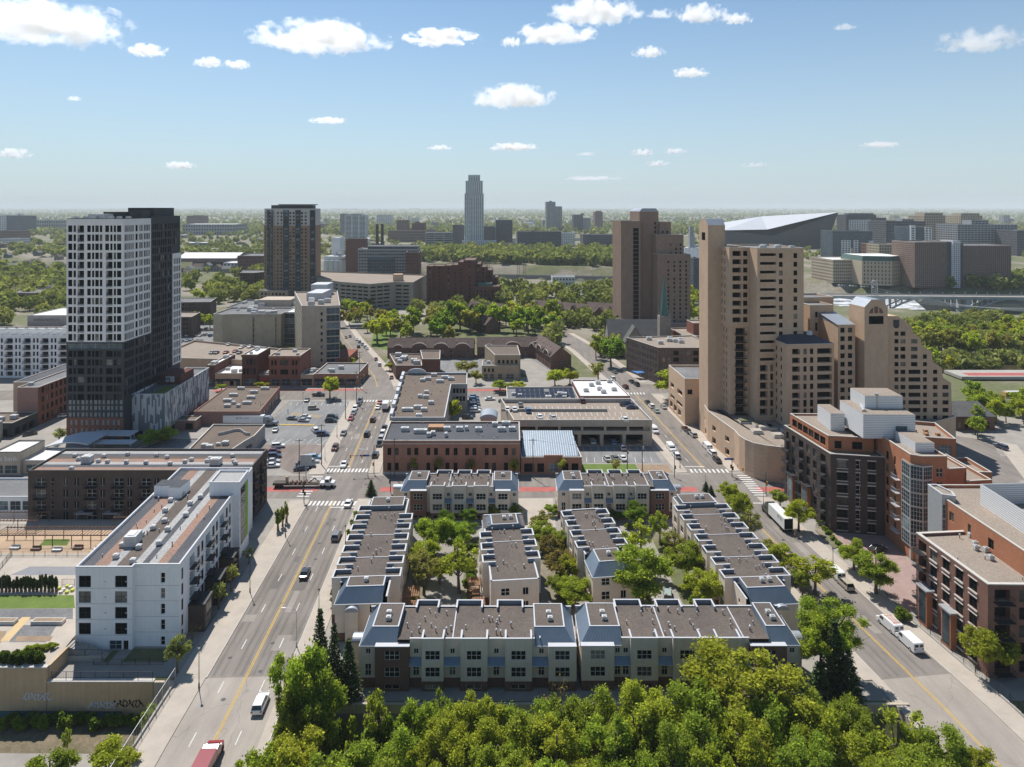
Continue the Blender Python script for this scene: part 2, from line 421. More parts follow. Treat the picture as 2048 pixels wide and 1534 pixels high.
def kerb(mb,P,d0,d1,z0,z1,m=0):
    A=pline_offset(P,d0); B=pline_offset(P,d1)
    for i in range(len(P)-1):
        mb.quad((*A[i],z1),(*B[i],z1),(*B[i+1],z1),(*A[i+1],z1),m)
        mb.quad((*A[i+1],z0),(*A[i],z0),(*A[i],z1),(*A[i+1],z1),m); mb.quad((*B[i],z0),(*B[i+1],z0),(*B[i+1],z1),(*B[i],z1),m)
    for i in (0,len(P)-1): mb.quad((*A[i],z0),(*B[i],z0),(*B[i],z1),(*A[i],z1),m)
def text(s,size,mat,loc,rot,parent=None,name='lettering',depth=.03):
    c=bpy.data.curves.new(name,'FONT'); c.body=s; c.size=size; c.align_x='CENTER'; c.align_y='CENTER'; c.extrude=depth
    o=bpy.data.objects.new('tmp',c); C.objects.link(o)
    dg=bpy.context.evaluated_depsgraph_get(); me=bpy.data.meshes.new_from_object(o.evaluated_get(dg)); C.objects.unlink(o); bpy.data.objects.remove(o)
    me.materials.clear(); me.materials.append(mat); q=link(name,me,parent,loc); q.rotation_euler=rot; return q
# ------------------------------------------------------------ camera, sun, sky
sc_=bpy.context.scene
cam=bpy.data.cameras.new('camera'); co=bpy.data.objects.new('camera',cam); C.objects.link(co)
cam.sensor_width=36; cam.lens=24; cam.shift_y=-349/2048; cam.clip_start=1; cam.clip_end=120000
co.location=(0,0,H); co.rotation_euler=(rad(90),0,0); sc_.camera=co
SUN=Vector((-.5,.866,0)).normalized()*math.cos(rad(57))+Vector((0,0,math.sin(rad(57))))
sl=bpy.data.lights.new('sun','SUN'); sl.energy=4.5; sl.angle=rad(.53); sl.color=(1,.955,.89)
so=bpy.data.objects.new('sun',sl); C.objects.link(so); so.rotation_euler=(-SUN).to_track_quat('-Z','Y').to_euler(); so.location=(0,0,400)
w=bpy.data.worlds.new('World'); sc_.world=w; w.use_nodes=True; nt=w.node_tree
bg=nt.nodes['Background']; bg.inputs[1].default_value=.15
sk=N(nt,'ShaderNodeTexSky'); sk.sky_type='NISHITA'; sk.sun_disc=False; sk.sun_elevation=rad(57); sk.sun_rotation=math.atan2(SUN.x,SUN.y)
sk.altitude=200; sk.air_density=.85; sk.dust_density=.05; sk.ozone_density=1.2
tcw=N(nt,'ShaderNodeTexCoord'); sxz=N(nt,'ShaderNodeSeparateXYZ'); nt.links.new(tcw.outputs['Generated'],sxz.inputs[0])
fz=mathn(nt,'POWER',mathn(nt,'MAXIMUM',mathn(nt,'SUBTRACT',1.0,mathn(nt,'DIVIDE',mathn(nt,'ABSOLUTE',sxz.outputs[2]),.40)),0.0),1.7)
nt.links.new(mixc(nt,mathn(nt,'MULTIPLY',fz,.96),mixc(nt,1.0,sk.outputs[0],(.575,.64,.625),'MULTIPLY'),(2.5,2.95,3.25)),bg.inputs[0])
vs=sc_.view_settings; vs.view_transform='Standard'; vs.look='None'; vs.exposure=.46; vs.gamma=1
sc_.cycles.volume_bounces=4; sc_.cycles.max_bounces=6; sc_.cycles.transparent_max_bounces=12
sc_.cycles.volume_step_rate=.25; sc_.cycles.use_denoising=True
# ------------------------------------------------------------ haze
hz=MB(); hz.box(-14000,14000,-150,19000,-22,182,0,True); hm=bpy.data.materials.new('haze_air'); hm.use_nodes=True
hn=hm.node_tree; hn.nodes.clear(); ho=N(hn,'ShaderNodeOutputMaterial'); pv=N(hn,'ShaderNodeVolumePrincipled')
pv.inputs['Color'].default_value=(.86,.93,1,1); pv.inputs['Density'].default_value=6.2e-5; pv.inputs['Anisotropy'].default_value=-.05
hn.links.new(pv.outputs[0],ho.inputs['Volume']); h=hz.build('haze',hm); h['kind']='stuff'
# ------------------------------------------------------------ clouds
def cloudmat():
    m=bpy.data.materials.new('cloud_vapour'); m.use_nodes=True; nt=m.node_tree; nt.nodes.clear()
    o=N(nt,'ShaderNodeOutputMaterial'); p=N(nt,'ShaderNodeVolumePrincipled'); tc=N(nt,'ShaderNodeTexCoord'); oi=N(nt,'ShaderNodeObjectInfo')
    # object space: cloud fills a unit box (-1..1); flat base, billowing top
    s=N(nt,'ShaderNodeSeparateXYZ'); nt.links.new(tc.outputs['Object'],s.inputs[0])
    ln=N(nt,'ShaderNodeVectorMath',operation='LENGTH'); nt.links.new(tc.outputs['Object'],ln.inputs[0])
    wp=N(nt,'ShaderNodeVectorMath',operation='ADD'); nt.links.new(tc.outputs['Object'],wp.inputs[0])
    rv=N(nt,'ShaderNodeVectorMath',operation='SCALE'); cb=N(nt,'ShaderNodeCombineXYZ')
    for i in range(3): nt.links.new(oi.outputs['Random'],cb.inputs[i])
    nt.links.new(cb.outputs[0],rv.inputs[0]); rv.inputs['Scale'].default_value=53.
    nt.links.new(rv.outputs[0],wp.inputs[1])
    mp=N(nt,'ShaderNodeMapping'); nt.links.new(wp.outputs[0],mp.inputs[0]); mp.inputs['Scale'].default_value=(2.6,1.6,.8)
    f=noise(nt,mp.outputs[0],1.35,9,.66)
    env=mathn(nt,'SUBTRACT',1.0,mathn(nt,'POWER',ln.outputs['Value'],1.6))
    low=mathn(nt,'MULTIPLY',mathn(nt,'MAXIMUM',mathn(nt,'SUBTRACT',-.25,s.outputs[2]),0),.9)
    d=mathn(nt,'ADD',mathn(nt,'MULTIPLY',mathn(nt,'SUBTRACT',f,.5),3.3),mathn(nt,'SUBTRACT',mathn(nt,'MULTIPLY',env,.62),low))
    d=mathn(nt,'SUBTRACT',d,.24)
    d=mathn(nt,'MULTIPLY',mathn(nt,'MAXIMUM',mathn(nt,'MINIMUM',mathn(nt,'MULTIPLY',d,3.2),1),0),1)
    at=N(nt,'ShaderNodeAttribute'); at.attribute_type='OBJECT'; at.attribute_name='thickness'
    d=mathn(nt,'MULTIPLY',d,at.outputs['Fac'])
    nt.links.new(d,p.inputs['Density']); p.inputs['Color'].default_value=(.99,.99,1,1); p.inputs['Anisotropy'].default_value=.55
    nt.links.new(p.outputs[0],o.inputs['Volume']); return m
CLM=cloudmat()
def hull():
    import bmesh
    bm=bmesh.new(); bmesh.ops.create_icosphere(bm,subdivisions=2,radius=1.06); me=bpy.data.meshes.new('cloud'); bm.to_mesh(me); bm.free(); me.materials.append(CLM); return me
CLH=hull()
CL=[(85,52,330,86,'huge white cumulus cloud filling the upper corner of the sky above the pale tower'),(295,103,80,26,'small puff of cloud just under the huge corner cloud'),(418,127,56,24,'small round cloud beside a twin to its right, high over the pale tower'),(474,131,52,20,'flat small cloud, right-hand one of the pair over the pale tower'),
(640,80,262,62,'long cumulus with a domed left end, high above the tan and black condo tower'),(885,77,150,28,'thin stretched cloud between the domed cumulus and the cluster at the top'),(1022,86,44,22,'small ragged tuft beside the thin stretched cloud'),
(1187,27,186,46,'topmost broad white cloud at the edge of the picture'),(1110,70,156,36,'broad low cloud just under the topmost broad one'),(1322,29,54,20,'faint small cloud beside the topmost broad one'),(1402,31,104,40,'ragged cloud with a tail, high above the brick gable tower'),(1475,39,58,24,'small bright cloud at the end of the ragged tail'),
(1297,106,62,24,'lone small cloud under the ragged one'),(1381,147,72,20,'flat-bottomed small cloud high over the dark river tower'),(1024,197,166,48,'lone fat cumulus in the middle of the sky over the slim white tower'),(658,242,74,13,'thin sliver of cloud over the condo tower'),
(1026,295,92,17,'low oval cloud directly over the slim white tower'),(880,296,48,12,'small flat cloud low over the white tower, left of the oval one'),(1285,306,48,16,'low small cloud above the dark river tower, left of two'),(1351,303,44,14,'low small cloud above the dark river tower, right of two'),(1316,328,46,14,'lowest small cloud above the dark river tower'),
(360,332,60,18,'low small cloud just over the pale tower roof'),(28,308,64,22,'low cloud at the far left edge of the sky'),(1760,290,74,13,'thin low cloud over the office towers across the river'),(1962,84,170,46,'wispy broad cloud in the upper right corner'),(1690,55,44,14,'faint scrap of cloud left of the wispy corner cloud'),
(1172,309,38,9,'tiny faint sliver beside the low oval cloud'),(148,198,26,11,'tiny lone puff in the clear sky over the pale tower'),(1185,357,120,9,'faint streak of cloud low at the horizon beside the slim white tower'),(1510,331,60,11,'faint streak of cloud low over the stadium roof')]
for i,(cx,cy,cw,ch,lb) in enumerate(CL):
    Y=F*1500/(HY-(cy+ch/2)); wd=cw*Y/F; hh=ch*Y/F
    o=link('cloud',CLH,None,(XW(cx,Y),Y,ZW(cy,Y)),0,(wd*.56,wd*.4,hh*.62)); tag(o,lb,'cloud','scattered clouds')
    o['thickness']=(3.8 if ch>15 else 2.4)/(hh*.62*2)*(.45 if 'faint' in lb or 'wispy' in lb else 1)
# ------------------------------------------------------------ ground
RIV=[(-900,1120),(-300,1010),(-60,950),(120,900),(250,765),(330,692),(480,627),(760,588),(1300,545)]
def rivd(x,y):
    b=1e9
    for i in range(len(RIV)-1):
        ax,ay=RIV[i]; bx,by=RIV[i+1]; dx,dy=bx-ax,by-ay; t=max(0,min(1,((x-ax)*dx+(y-ay)*dy)/(dx*dx+dy*dy)))
        b=min(b,math.hypot(x-ax-dx*t,y-ay-dy*t))
    return b
CH=[(150,455),(215,395),(262,372),(340,352),(460,330)]
def chd(x,y):
    b=1e9
    for i in range(len(CH)-1):
        ax,ay=CH[i]; bx,by=CH[i+1]; dx,dy=bx-ax,by-ay; t=max(0,min(1,((x-ax)*dx+(y-ay)*dy)/(dx*dx+dy*dy)))
        b=min(b,math.hypot(x-ax-dx*t,y-ay-dy*t))
    return b
def terrain(x,y):
    e=123.2 if x<-57 else 116.8
    if y<e-.25: return -6.5
    if y<e: return -6.5+6.5*(y-e+.25)/.25
    z=0
    if 250<y<1500 and abs(x)<1400:
        d=rivd(x,y)
        if d<94: z=min(z,-16*min(1,max(0,(94-d)/12)))
        d=chd(x,y)
        if d<30: z=min(z,-4*min(1,max(0,(30-d)/5)))
    if y>9000: z=min(72,(y-9000)/9000*72)+14*math.sin(x*.0011+1)*math.sin(y*.0007)*min(1,(y-9000)/4000)+9*math.sin(x*.0031+2)*min(1,(y-9000)/4000)
    return z
def lin(a,b,s): 
    n=max(1,round((b-a)/s)); return [a+(b-a)*i/n for i in range(n)]
YL=lin(-100,104,40)+lin(104,116.5,2.5)+[116.55,116.8]+lin(117,122.9,1.5)+[122.95,123.2]+lin(125,330,20)+lin(330,1200,12)+lin(1200,3000,100)+lin(3000,9000,500)+lin(9000,18500,500)+[18500]
XL=lin(-13500,-1400,900)+lin(-1400,-350,50)+lin(-350,-58,20)+[-57.2,-56.8]+lin(-55,130,9)+lin(130,520,12)+lin(520,1400,40)+lin(1400,13500,900)+[13500]
V=[(x,y,terrain(x,y)) for y in YL for x in XL]; nx=len(XL)
FQ=[(j*nx+i,j*nx+i+1,(j+1)*nx+i+1,(j+1)*nx+i) for j in range(len(YL)-1) for i in range(nx-1)]
def groundmat():
    m,nt,p=newmat('ground_soil_and_turf')
    a=noise(nt,pos(nt),.012,6,.65); b=noise(nt,pos(nt),.35,5,.7)
    c=ramp(nt,a,[(.32,(.10,.115,.04)),(.47,(.12,.125,.055)),(.55,(.2,.175,.13)),(.7,(.26,.24,.2))])
    c=mixc(nt,1.0,c,ramp(nt,b,[(.3,.7),(.7,1.25)]),'MULTIPLY')
    nt.links.new(c,p.inputs['Base Color']); p.inputs['Roughness'].default_value=1; return m
GRD=groundmat()
me=npmesh('ground',V,FQ,GRD); struct(link('ground',me))
def wmat(name,base,foam,sc1,lo,hi,rough):
    m,nt,p=newmat(name); f=noise(nt,pos(nt,1,2.2,1),sc1,8,.72)
    c=ramp(nt,f,[(lo,base),(hi,foam)]); nt.links.new(c,p.inputs['Base Color']); p.inputs['Roughness'].default_value=rough
    bp=N(nt,'ShaderNodeBump'); bp.inputs['Strength'].default_value=.25; nt.links.new(noise(nt,pos(nt,1,2,1),.6,4,.6),bp.inputs['Height']); nt.links.new(bp.outputs[0],p.inputs['Normal']); return m
mb=MB(); strip(mb,RIV,-112,112,-12.5); struct(mb.build('river_water',wmat('river_water',(.035,.04,.035),(.05,.055,.05),.05,.3,.7,.12)))
RAP=[(140,822),(190,800),(250,755),(330,690),(400,660)]
mb=MB(); strip(mb,RAP,-75,85,-12.3); struct(mb.build('white_water',wmat('rapids_foam',(.07,.08,.08),(.75,.77,.8),.045,.42,.6,.6)))
mb=MB(); strip(mb,CH,-29,29,-1.6); struct(mb.build('channel_water',wmat('channel_water',(.05,.042,.025),(.06,.05,.03),.1,.3,.7,.1)))
# ------------------------------------------------------------ roads
def asph(name,c,wear=.18,cracks=True):
    m,nt,p=newmat(name)
    a=noise(nt,pos(nt,1,.12,1),.5,6,.65); b=noise(nt,pos(nt),.06,4,.6); d=noise(nt,pos(nt),6,3,.8)
    col=ramp(nt,a,[(.3,sc(c,1-wear)),(.7,sc(c,1+wear))])
    col=mixc(nt,1.0,col,ramp(nt,b,[(.3,.86),(.7,1.12)]),'MULTIPLY'); col=mixc(nt,1.0,col,ramp(nt,d,[(.3,.85),(.7,1.12)]),'MULTIPLY')
    if cracks:
        v=N(nt,'ShaderNodeTexVoronoi'); v.feature='DISTANCE_TO_EDGE'; v.inputs['Scale'].default_value=.11
        wv=N(nt,'ShaderNodeVectorMath',operation='ADD'); n2=N(nt,'ShaderNodeTexNoise'); n2.inputs['Scale'].default_value=.25
        pp=pos(nt,1,.6,1); nt.links.new(pp,n2.inputs['Vector']); nt.links.new(pp,wv.inputs[0]); s2=N(nt,'ShaderNodeVectorMath',operation='SCALE'); s2.inputs['Scale'].default_value=6; nt.links.new(n2.outputs['Color'],s2.inputs[0]); nt.links.new(s2.outputs[0],wv.inputs[1]); nt.links.new(wv.outputs[0],v.inputs['Vector'])
        col=mixc(nt,1.0,col,ramp(nt,v.outputs['Distance'],[(.003,.82),(.009,1.0)]),'MULTIPLY')
    nt.links.new(col,p.inputs['Base Color']); p.inputs['Roughness'].default_value=.92; p.inputs['Specular IOR Level'].default_value=.2; return m
A_road=asph('worn_asphalt',(.2,.178,.16)); A_deck=asph('bridge_concrete',(.3,.268,.235),.12); A_lot=asph('parking_asphalt',(.2,.2,.2)); A_lotb=asph('brown_lot_asphalt',(.2,.165,.145))
A_side=M('sidewalk_concrete',(.38,.335,.285),.92,.14,.3); A_pave=M('paved_yard',(.27,.25,.225),.95,.22,.15); A_red=M('red_bus_lane_paint',(.36,.1,.085),.85,.25,.4); A_pink=M('pink_brick_paving',(.29,.21,.19),.9,.2,.4)
A_kerb=M('kerb_concrete',(.42,.39,.35),.9,.12,.5); P_yel=M('yellow_road_paint',(.5,.33,.07),.8,.25,1.5); P_wht=M('white_road_paint',(.58,.57,.55),.8,.25,1.5)
LAWN=M('lawn_green',(.11,.16,.035),1,.25,.5); DIRT=M('bare_soil',(.26,.19,.13),1,.25,.5)
C1=[(-41,0),(-43.6,50),(-47.5,108.5),(-50,160),(-51.9,196.7),(-53.5,223.6),(-56.5,262),(-59.1,297.5),(-62.5,320),(-70,347),(-83.5,381),(-108,443),(-140,530),(-165,600)]
C2=[(80,0),(77.5,60),(73.7,116),(71.2,137.2),(66.5,180),(62.9,222),(57.7,296),(55,334),(44,411),(30,470)]
XS=[(-420,209),(-200,209),(-52,209),(60,210),(84,210.5),(130,214),(190,232)]      # street with the red lane
XS2=[(-300,312),(-140,312),(-62,313),(55,322),(110,330),(190,330)]
BK=[(-330,190),(-262,236),(-200,276),(-150,330)]       # street by the red brick block, far side of the pale tower
def poly_between(P,y0,y1):
    out=[]
    def at(y):
        for a,b in zip(P,P[1:]):
            if a[1]<=y<=b[1]: t=(y-a[1])/(b[1]-a[1]); return (a[0]+(b[0]-a[0])*t,y)
    out.append(at(y0)); out+=[p for p in P if y0<p[1]<y1]; out.append(at(y1)); return out
mb=MB(); mb.poly([(-420,118,.006),(-58,124,.006),(-58,118,.006),(96,118,.006),(190,150,.006),(240,240,.006),(140,345,.006),(-420,345,.006)]); struct(mb.build('block_pavement',A_pave))
mb=MB(); strip(mb,poly_between(C1,124,600),-7.2,7.2,.02); struct(mb.build('avenue',A_road))
mb=MB(); strip(mb,poly_between(C2,124,470),-6.2,7.4,.02); struct(mb.build('side_avenue',A_road))
mb=MB(); strip(mb,XS,-8.6,8.6,.028); struct(mb.build('cross_street',A_road))
mb=MB(); strip(mb,XS2,-7.5,8.5,.028); struct(mb.build('cross_street_beyond',A_road))
mb=MB(); strip(mb,BK,-6.5,6.5,.02); struct(mb.build('back_street',A_road))
mb=MB(); strip(mb,poly_between(C1,20,124),-7.2,7.2,.012); struct(mb.build('bridge_road',A_deck))
mb=MB(); strip(mb,poly_between(C2,20,124),-6.2,7.4,.012); struct(mb.build('side_bridge_road',A_deck))
# red lanes
mb=MB()
for x0,x1 in((-150,-58.8),(-40,56),(74,110)): 
    mb.quad((x0,205.3,.036),(x1,205.3,.036),(x1,208.6,.036),(x0,208.6,.036))
for x0,x1 in((-140,-70),(-50,40)): mb.quad((x0,318,.036),(x1,319.5,.036),(x1,323,.036),(x0,321.5,.036))
struct(mb.build('red_bus_lane',A_red))
# kerbs and sidewalks
mb=MB()
for P,a,b,d0,d1 in((C1,124,199.5,-12.6,-7.2),(C1,124,199.5,7.2,11.4),(C1,219,303,-12,-7.2),(C1,219,303,7.2,10.6),(C1,324,590,-11,-7.2),(C1,324,590,7.2,11),(C2,124,200.5,-9.6,-6.2),(C2,124,200.5,7.4,11.5),(C2,220.5,312,-10,-6.2),(C2,220.5,312,7.4,12),(C2,333,465,-9.5,-6.2),(C2,333,465,7.4,11)):
    kerb(mb,poly_between(P,a,b),d0,d1,0,.14)
struct(mb.build('sidewalk',A_side))
mb=MB()
for P,a,b,d in((C1,124,199.5,-7.2),(C1,124,199.5,7.0),(C1,219,303,-7.2),(C1,219,303,7.0),(C2,124,200.5,-6.4),(C2,124,200.5,7.4)): kerb(mb,poly_between(P,a,b),d-.02,d+.2,0,.155)
struct(mb.build('kerb',A_kerb))
mb=MB()
for P,d0,d1 in((poly_between(C1,20,124),-12.6,-7.2),(poly_between(C1,20,124),7.2,9.6),(poly_between(C2,20,124),-7.9,-6.2),(poly_between(C2,20,124),7.4,12)): kerb(mb,P,d0,d1,-1.4,.14)
struct(mb.build('bridge_sidewalk',A_side))
mb=MB()
for P,d0,d1 in((poly_between(C1,20,124),-12.5,9.5),(poly_between(C2,20,124),-7.8,11.9)): kerb(mb,P,d0,d1,-1.5,-.01)
o=mb.build('bridge_deck',W_conc); struct(o)
# markings
mb=MB()
for P,a,b in((C1,22,199),(C1,224,303),(C1,326,560),(C2,22,199),(C2,224,312)):
    q=poly_between(P,a,b)
    for d in(-.2,.12): strip(mb,q,d-.06,d+.09,.04)
struct(mb.build('yellow_centre_line',P_yel))
mb=MB()
def dash(P,a,b,d,ln=3,gap=9):
    y=a
    while y+ln<b:
        q=poly_between(P,y,y+ln); strip(mb,q,d-.08,d+.08,.041); y+=ln+gap
for d in(-3.6,3.6): dash(C1,60,196,d); dash(C1,228,300,d); 
dash(C2,100,130,3.2,30,40); dash(C2,230,310,-3,3,9)
def zebra(x0,x1,y0,y1,n,ax='x',w=.62):
    for i in range(n):
        if ax=='x':
            x=x0+(x1-x0)*(i+.5)/n; mb.quad((x-w/2,y0,.042),(x+w/2,y0,.042),(x+w/2,y1,.042),(x-w/2,y1,.042))
        else:
            y=y0+(y1-y0)*(i+.5)/n; mb.quad((x0,y-w/2,.042),(x1,y-w/2,.042),(x1,y+w/2,.042),(x0,y+w/2,.042))
zebra(-58.8,-44.8,195.6,198.6,12); zebra(-60.4,-46.6,220.4,223.4,12); zebra(-63.6,-60,201,217.5,9,'y'); zebra(57.5,70.5,220,223,9); zebra(71.8,75.5,202,218.5,10,'y'); zebra(-66,-53,301,304,10); zebra(48.5,61.5,313,316,9)
for (x0,x1,y) in((-51.8,-44.8,194.2),(-60.5,-53.4,225.2),(57,63.5,225),(66,73,197)): mb.quad((x0,y,.042),(x1,y,.042),(x1,y+.45,.042),(x0,y+.45,.042))
struct(mb.build('white_road_marking',P_wht))

rr0=random.Random(4)
def onroad(P,y,d):
    q=poly_between(P,y,y+.5); o=pline_offset(q,d); return o[0]
PT=[asph('dark_road_patch',(.145,.132,.122),.12,False),asph('pale_road_patch',(.26,.235,.21),.12,False)]
for k in range(2):
    mb=MB()
    for i in range(13):
        P=C1 if i%3 else C2; y=rr0.choice([rr0.uniform(128,190),rr0.uniform(226,298)]); d=rr0.choice([-5.4,-3.6,-1.9,1.9,3.6,5.2]) if i%3 else rr0.choice([-4,-2,2.2,5]); L=rr0.uniform(2,9); w_=rr0.uniform(.5,1.5); q=poly_between(P,y,y+L); strip(mb,q,d-w_,d+w_,.0255+.0009*i+.00045*k)
    struct(mb.build('road_patch',PT[k]))
mb=MB()
for i in range(26):
    P=C1 if i%3 else C2; x,y=onroad(P,rr0.choice([rr0.uniform(112,192),rr0.uniform(226,298)]),rr0.uniform(-5,5)); mb.poly([(x+.42*math.cos(j*.785),y+.42*math.sin(j*.785),.036) for j in range(8)])
struct(mb.build('manhole_covers',DKM))
mb=MB()
for P,ds in((C1,(-6.1,-4.7,-2.5,-1.1,1.1,2.5,4.7,6.1)),(C2,(-3.9,-2.4,1.5,3.0))):
    for a,b in((124.5,199),(219,303)):
        for d in ds: strip(mb,poly_between(P,a,b),d-.28,d+.28,.0235)
struct(mb.build('tyre_worn_lanes',asph('tyre_worn_asphalt',(.165,.148,.135),.2,False)))
# ------------------------------------------------------------ near buildings
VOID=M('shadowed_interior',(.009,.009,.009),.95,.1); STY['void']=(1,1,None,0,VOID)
BM={}
def balcony(B,p,ang,w=2.6,d=1.5,rail=None,name='balcony'):
    k=(round(w,1),round(d,1),rail.name if rail else '')
    if k not in BM:
        mb=MB(); mb.box(-w/2,w/2,-d,0,-.12,.04,0,True)
        def rl(a,b):
            mb.tube((*a,1.05),(*b,1.05),.04,.04,4,1); n=int(math.dist(a,b)/.28)
            for i in range(n+1):
                t=i/n; x=a[0]+(b[0]-a[0])*t; y=a[1]+(b[1]-a[1])*t; mb.tube((x,y,0),(x,y,1.05),.022,.022,3,1)
        rl((-w/2+.05,-d+.05),(w/2-.05,-d+.05)); rl((-w/2+.05,-d+.05),(-w/2+.05,0)); rl((w/2-.05,-d+.05),(w/2-.05,0))
        me=bpy.data.meshes.new('balcony'); me.from_pydata(mb.v,[],mb.f); me.materials.append(DKM if rail is None else rail); me.materials.append(DKM if rail is None else rail); me.polygons.foreach_set('material_index',mb.m); BM[k]=me
    return link(name,BM[k],B.root,(p[0]-B.off[0],p[1]-B.off[1],p[2]-B.off[2]),ang)
SALM=roofmat('salmon_gravel',(.3,.19,.145),(.24,.16,.125),.1); PALE=roofmat('pale_roof_walkway',(.36,.35,.34),(.3,.3,.3),.1)
def stripes(B,P4,z,fr,mats,along=True):
    "P4 = a,b,c,d quad; stripes between side a-d and b-c"
    a,b,c,d=P4
    for (f0,f1),m in zip(zip(fr,fr[1:]),mats):
        L=lambda p,q,t:(p[0]+(q[0]-p[0])*t,p[1]+(q[1]-p[1])*t,z)
        B.wall(m,'roof').quad(L(a,b,f0),L(a,b,f1),L(d,c,f1),L(d,c,f0))
# --- white apartment block
def white_apartment():
    P=[(-84.2,131.7),(-73.3,131.7),(-73.3,132.7),(-64.6,132.7),(-69.3,182.3),(-88.6,182.3)]
    B=Bldg('apartment_building','white five-storey apartment block with striped gravel roof beside the avenue','apartment block',ctr(P))
    z1=15.4; rb=[0,2.9,5.95,9.0,12.0]
    fl=[(0,1.75,[(6.5,8.9,'cw2'),(9.2,10.2,'door')])]+[(b,b+2.25,[(.6,2.95,'d4'),(7.6,9.95,'d4')]) for b in rb[1:]]
    fr=[(b+(.3 if b else .2),b+(2.3 if b else 1.9),[(5.0,5.85,'w1b')]) for b in rb]
    def right():
        out=[]
        for b in rb:
            c=[(.9,1.8,'d1',.07)]
            for q in(5.2,14.4,23.6): c+=[(q,q+2.6,'bal',1.2),(q+4.2,q+5.6,'d2',.07),(q+6.6,q+7.8,'d1',.07)]
            c+=[(34.0,35.2,'d2'),(42,43.4,'d2')]
            out.append((b+.35,b+2.55,c))
        return out
    B.vol(P,0,z1,W_white,{0:fl,2:fr,3:right()},RF_grav,.55,TRIM,st='d2')
    I=inset(P,.34)
    # roof strips laid over the deck
    stripes(B,(I[0],I[3],(I[4][0],I[4][1]),(I[5][0],I[5][1])),z1+.03,[.0,.13,.27,.36,.52,.6,.67,.76,.86,1],[RF_dark,SALM,PALE,RF_grav,PALE,RF_dark,PALE,SALM,RF_dark])
    e=math.atan2(49.6,-4.7)
    for b in rb[1:]:
        for q in(5.2,14.4,23.6):
            t=(q+1.3)/49.8; balcony(B,(-64.6-4.7*t,132.7+49.6*t,b+.3),e,2.9,1.4)
    for q in(4.6,13.8,23.0):       # two-storey brown brick bay bases
        t=(q+2)/49.8; c=(-64.6-4.7*t,132.7+49.6*t); mb=MB(); mb.obox((c[0]+1.6,c[1]+.15),(-.094,.995),2.3,1.55,0,5.3); 
        mb.obox((c[0]+1.6,c[1]+.15),(-.094,.995),2.45,1.7,5.3,5.6,1); mb.obox((c[0]+3.16,c[1]+.3),(-.094,.995),1.5,.04,2.9,4.9,2); mb.obox((c[0]+3.16,c[1]+.3),(-.094,.995),1.5,.04,.3,2.3,2)
        B.part('brick_bay',mb,[W_brown,DKM,GL])
    P2=[(-73.4,165.6),(-66.1,165.6),(-66.9,173.4),(-74.2,173.4)]
    B.vol(P2,0,18.3,W_white,{},PALE,.4,TRIM)
    mb=MB(); a,b=P2[1],P2[2]; dx,dy=(b[0]-a[0]),(b[1]-a[1])
    q=lambda t,z,o=.05:(a[0]+dx*t+o,a[1]+dy*t,z)
    mb.quad(q(.12,3),q(.6,3),q(.6,16.8),q(.12,16.8),0); mb.quad(q(.6,3,.06),q(.9,3,.06),q(.9,16.8,.06),q(.6,16.8,.06),1)
    for z in(5.8,8.7,11.6,14.4): mb.quad(q(.12,z,.09),q(.6,z,.09),q(.6,z+.5,.09),q(.12,z+.5,.09),2)
    B.part('stair_glazing',mb,[GLB,M('lime_green_panel',(.2,.4,.03),.6,.05),TRIM])
    mb=MB(); Q=[(-86.6,165.2),(-82.6,165.2),(-82.6,164.2),(-79.7,164.2),(-79.7,169),(-86.6,169)]; mb.prism(Q,z1,18.0,0,1); mb.prism(inset(Q,.3),18.01,18.03,1); B.part('roof_access_box',mb,[W_white,RF_dark])
    mb=MB()
    for z in(2.75,5.75,8.8,11.8): mb.quad((-84.2,131.688,z),(-73.31,131.688,z),(-73.31,131.688,z+.07),(-84.2,131.688,z+.07)); mb.quad((-73.29,132.688,z),(-64.6,132.688,z),(-64.6,132.688,z+.07),(-73.29,132.688,z+.07))
    for x in(-82.9,-78.9): 
        for z in(2.9,5.95,9,12): mb.quad((x+4.3,131.685,z+1.0),(x+4.6,131.685,z+1.0),(x+4.6,131.685,z+1.25),(x+4.3,131.685,z+1.25))
    B.part('panel_joints',mb,[M('joint_grey',(.4,.4,.42),.8,.1)])['kind']='stuff'
    for i,(px,py) in enumerate([(232,1117),(266,1126),(266,1088),(283,1072),(306,1059),(329,1045),(330,1024),(365,992),(341,1004),(318,1090),(335,1062),(372,1033),(380,1010),(401,997),(245,1094),(278,1098)]):
        x,y=G(px,py,z1); B.hv(x,y,z1+.04,*((1.0,.9,.85) if i!=2 else (2.4,3.2,2.2)),rz=.1)
    B.vents(inset(P,1),z1,26,3)
    B.finish()
white_apartment()
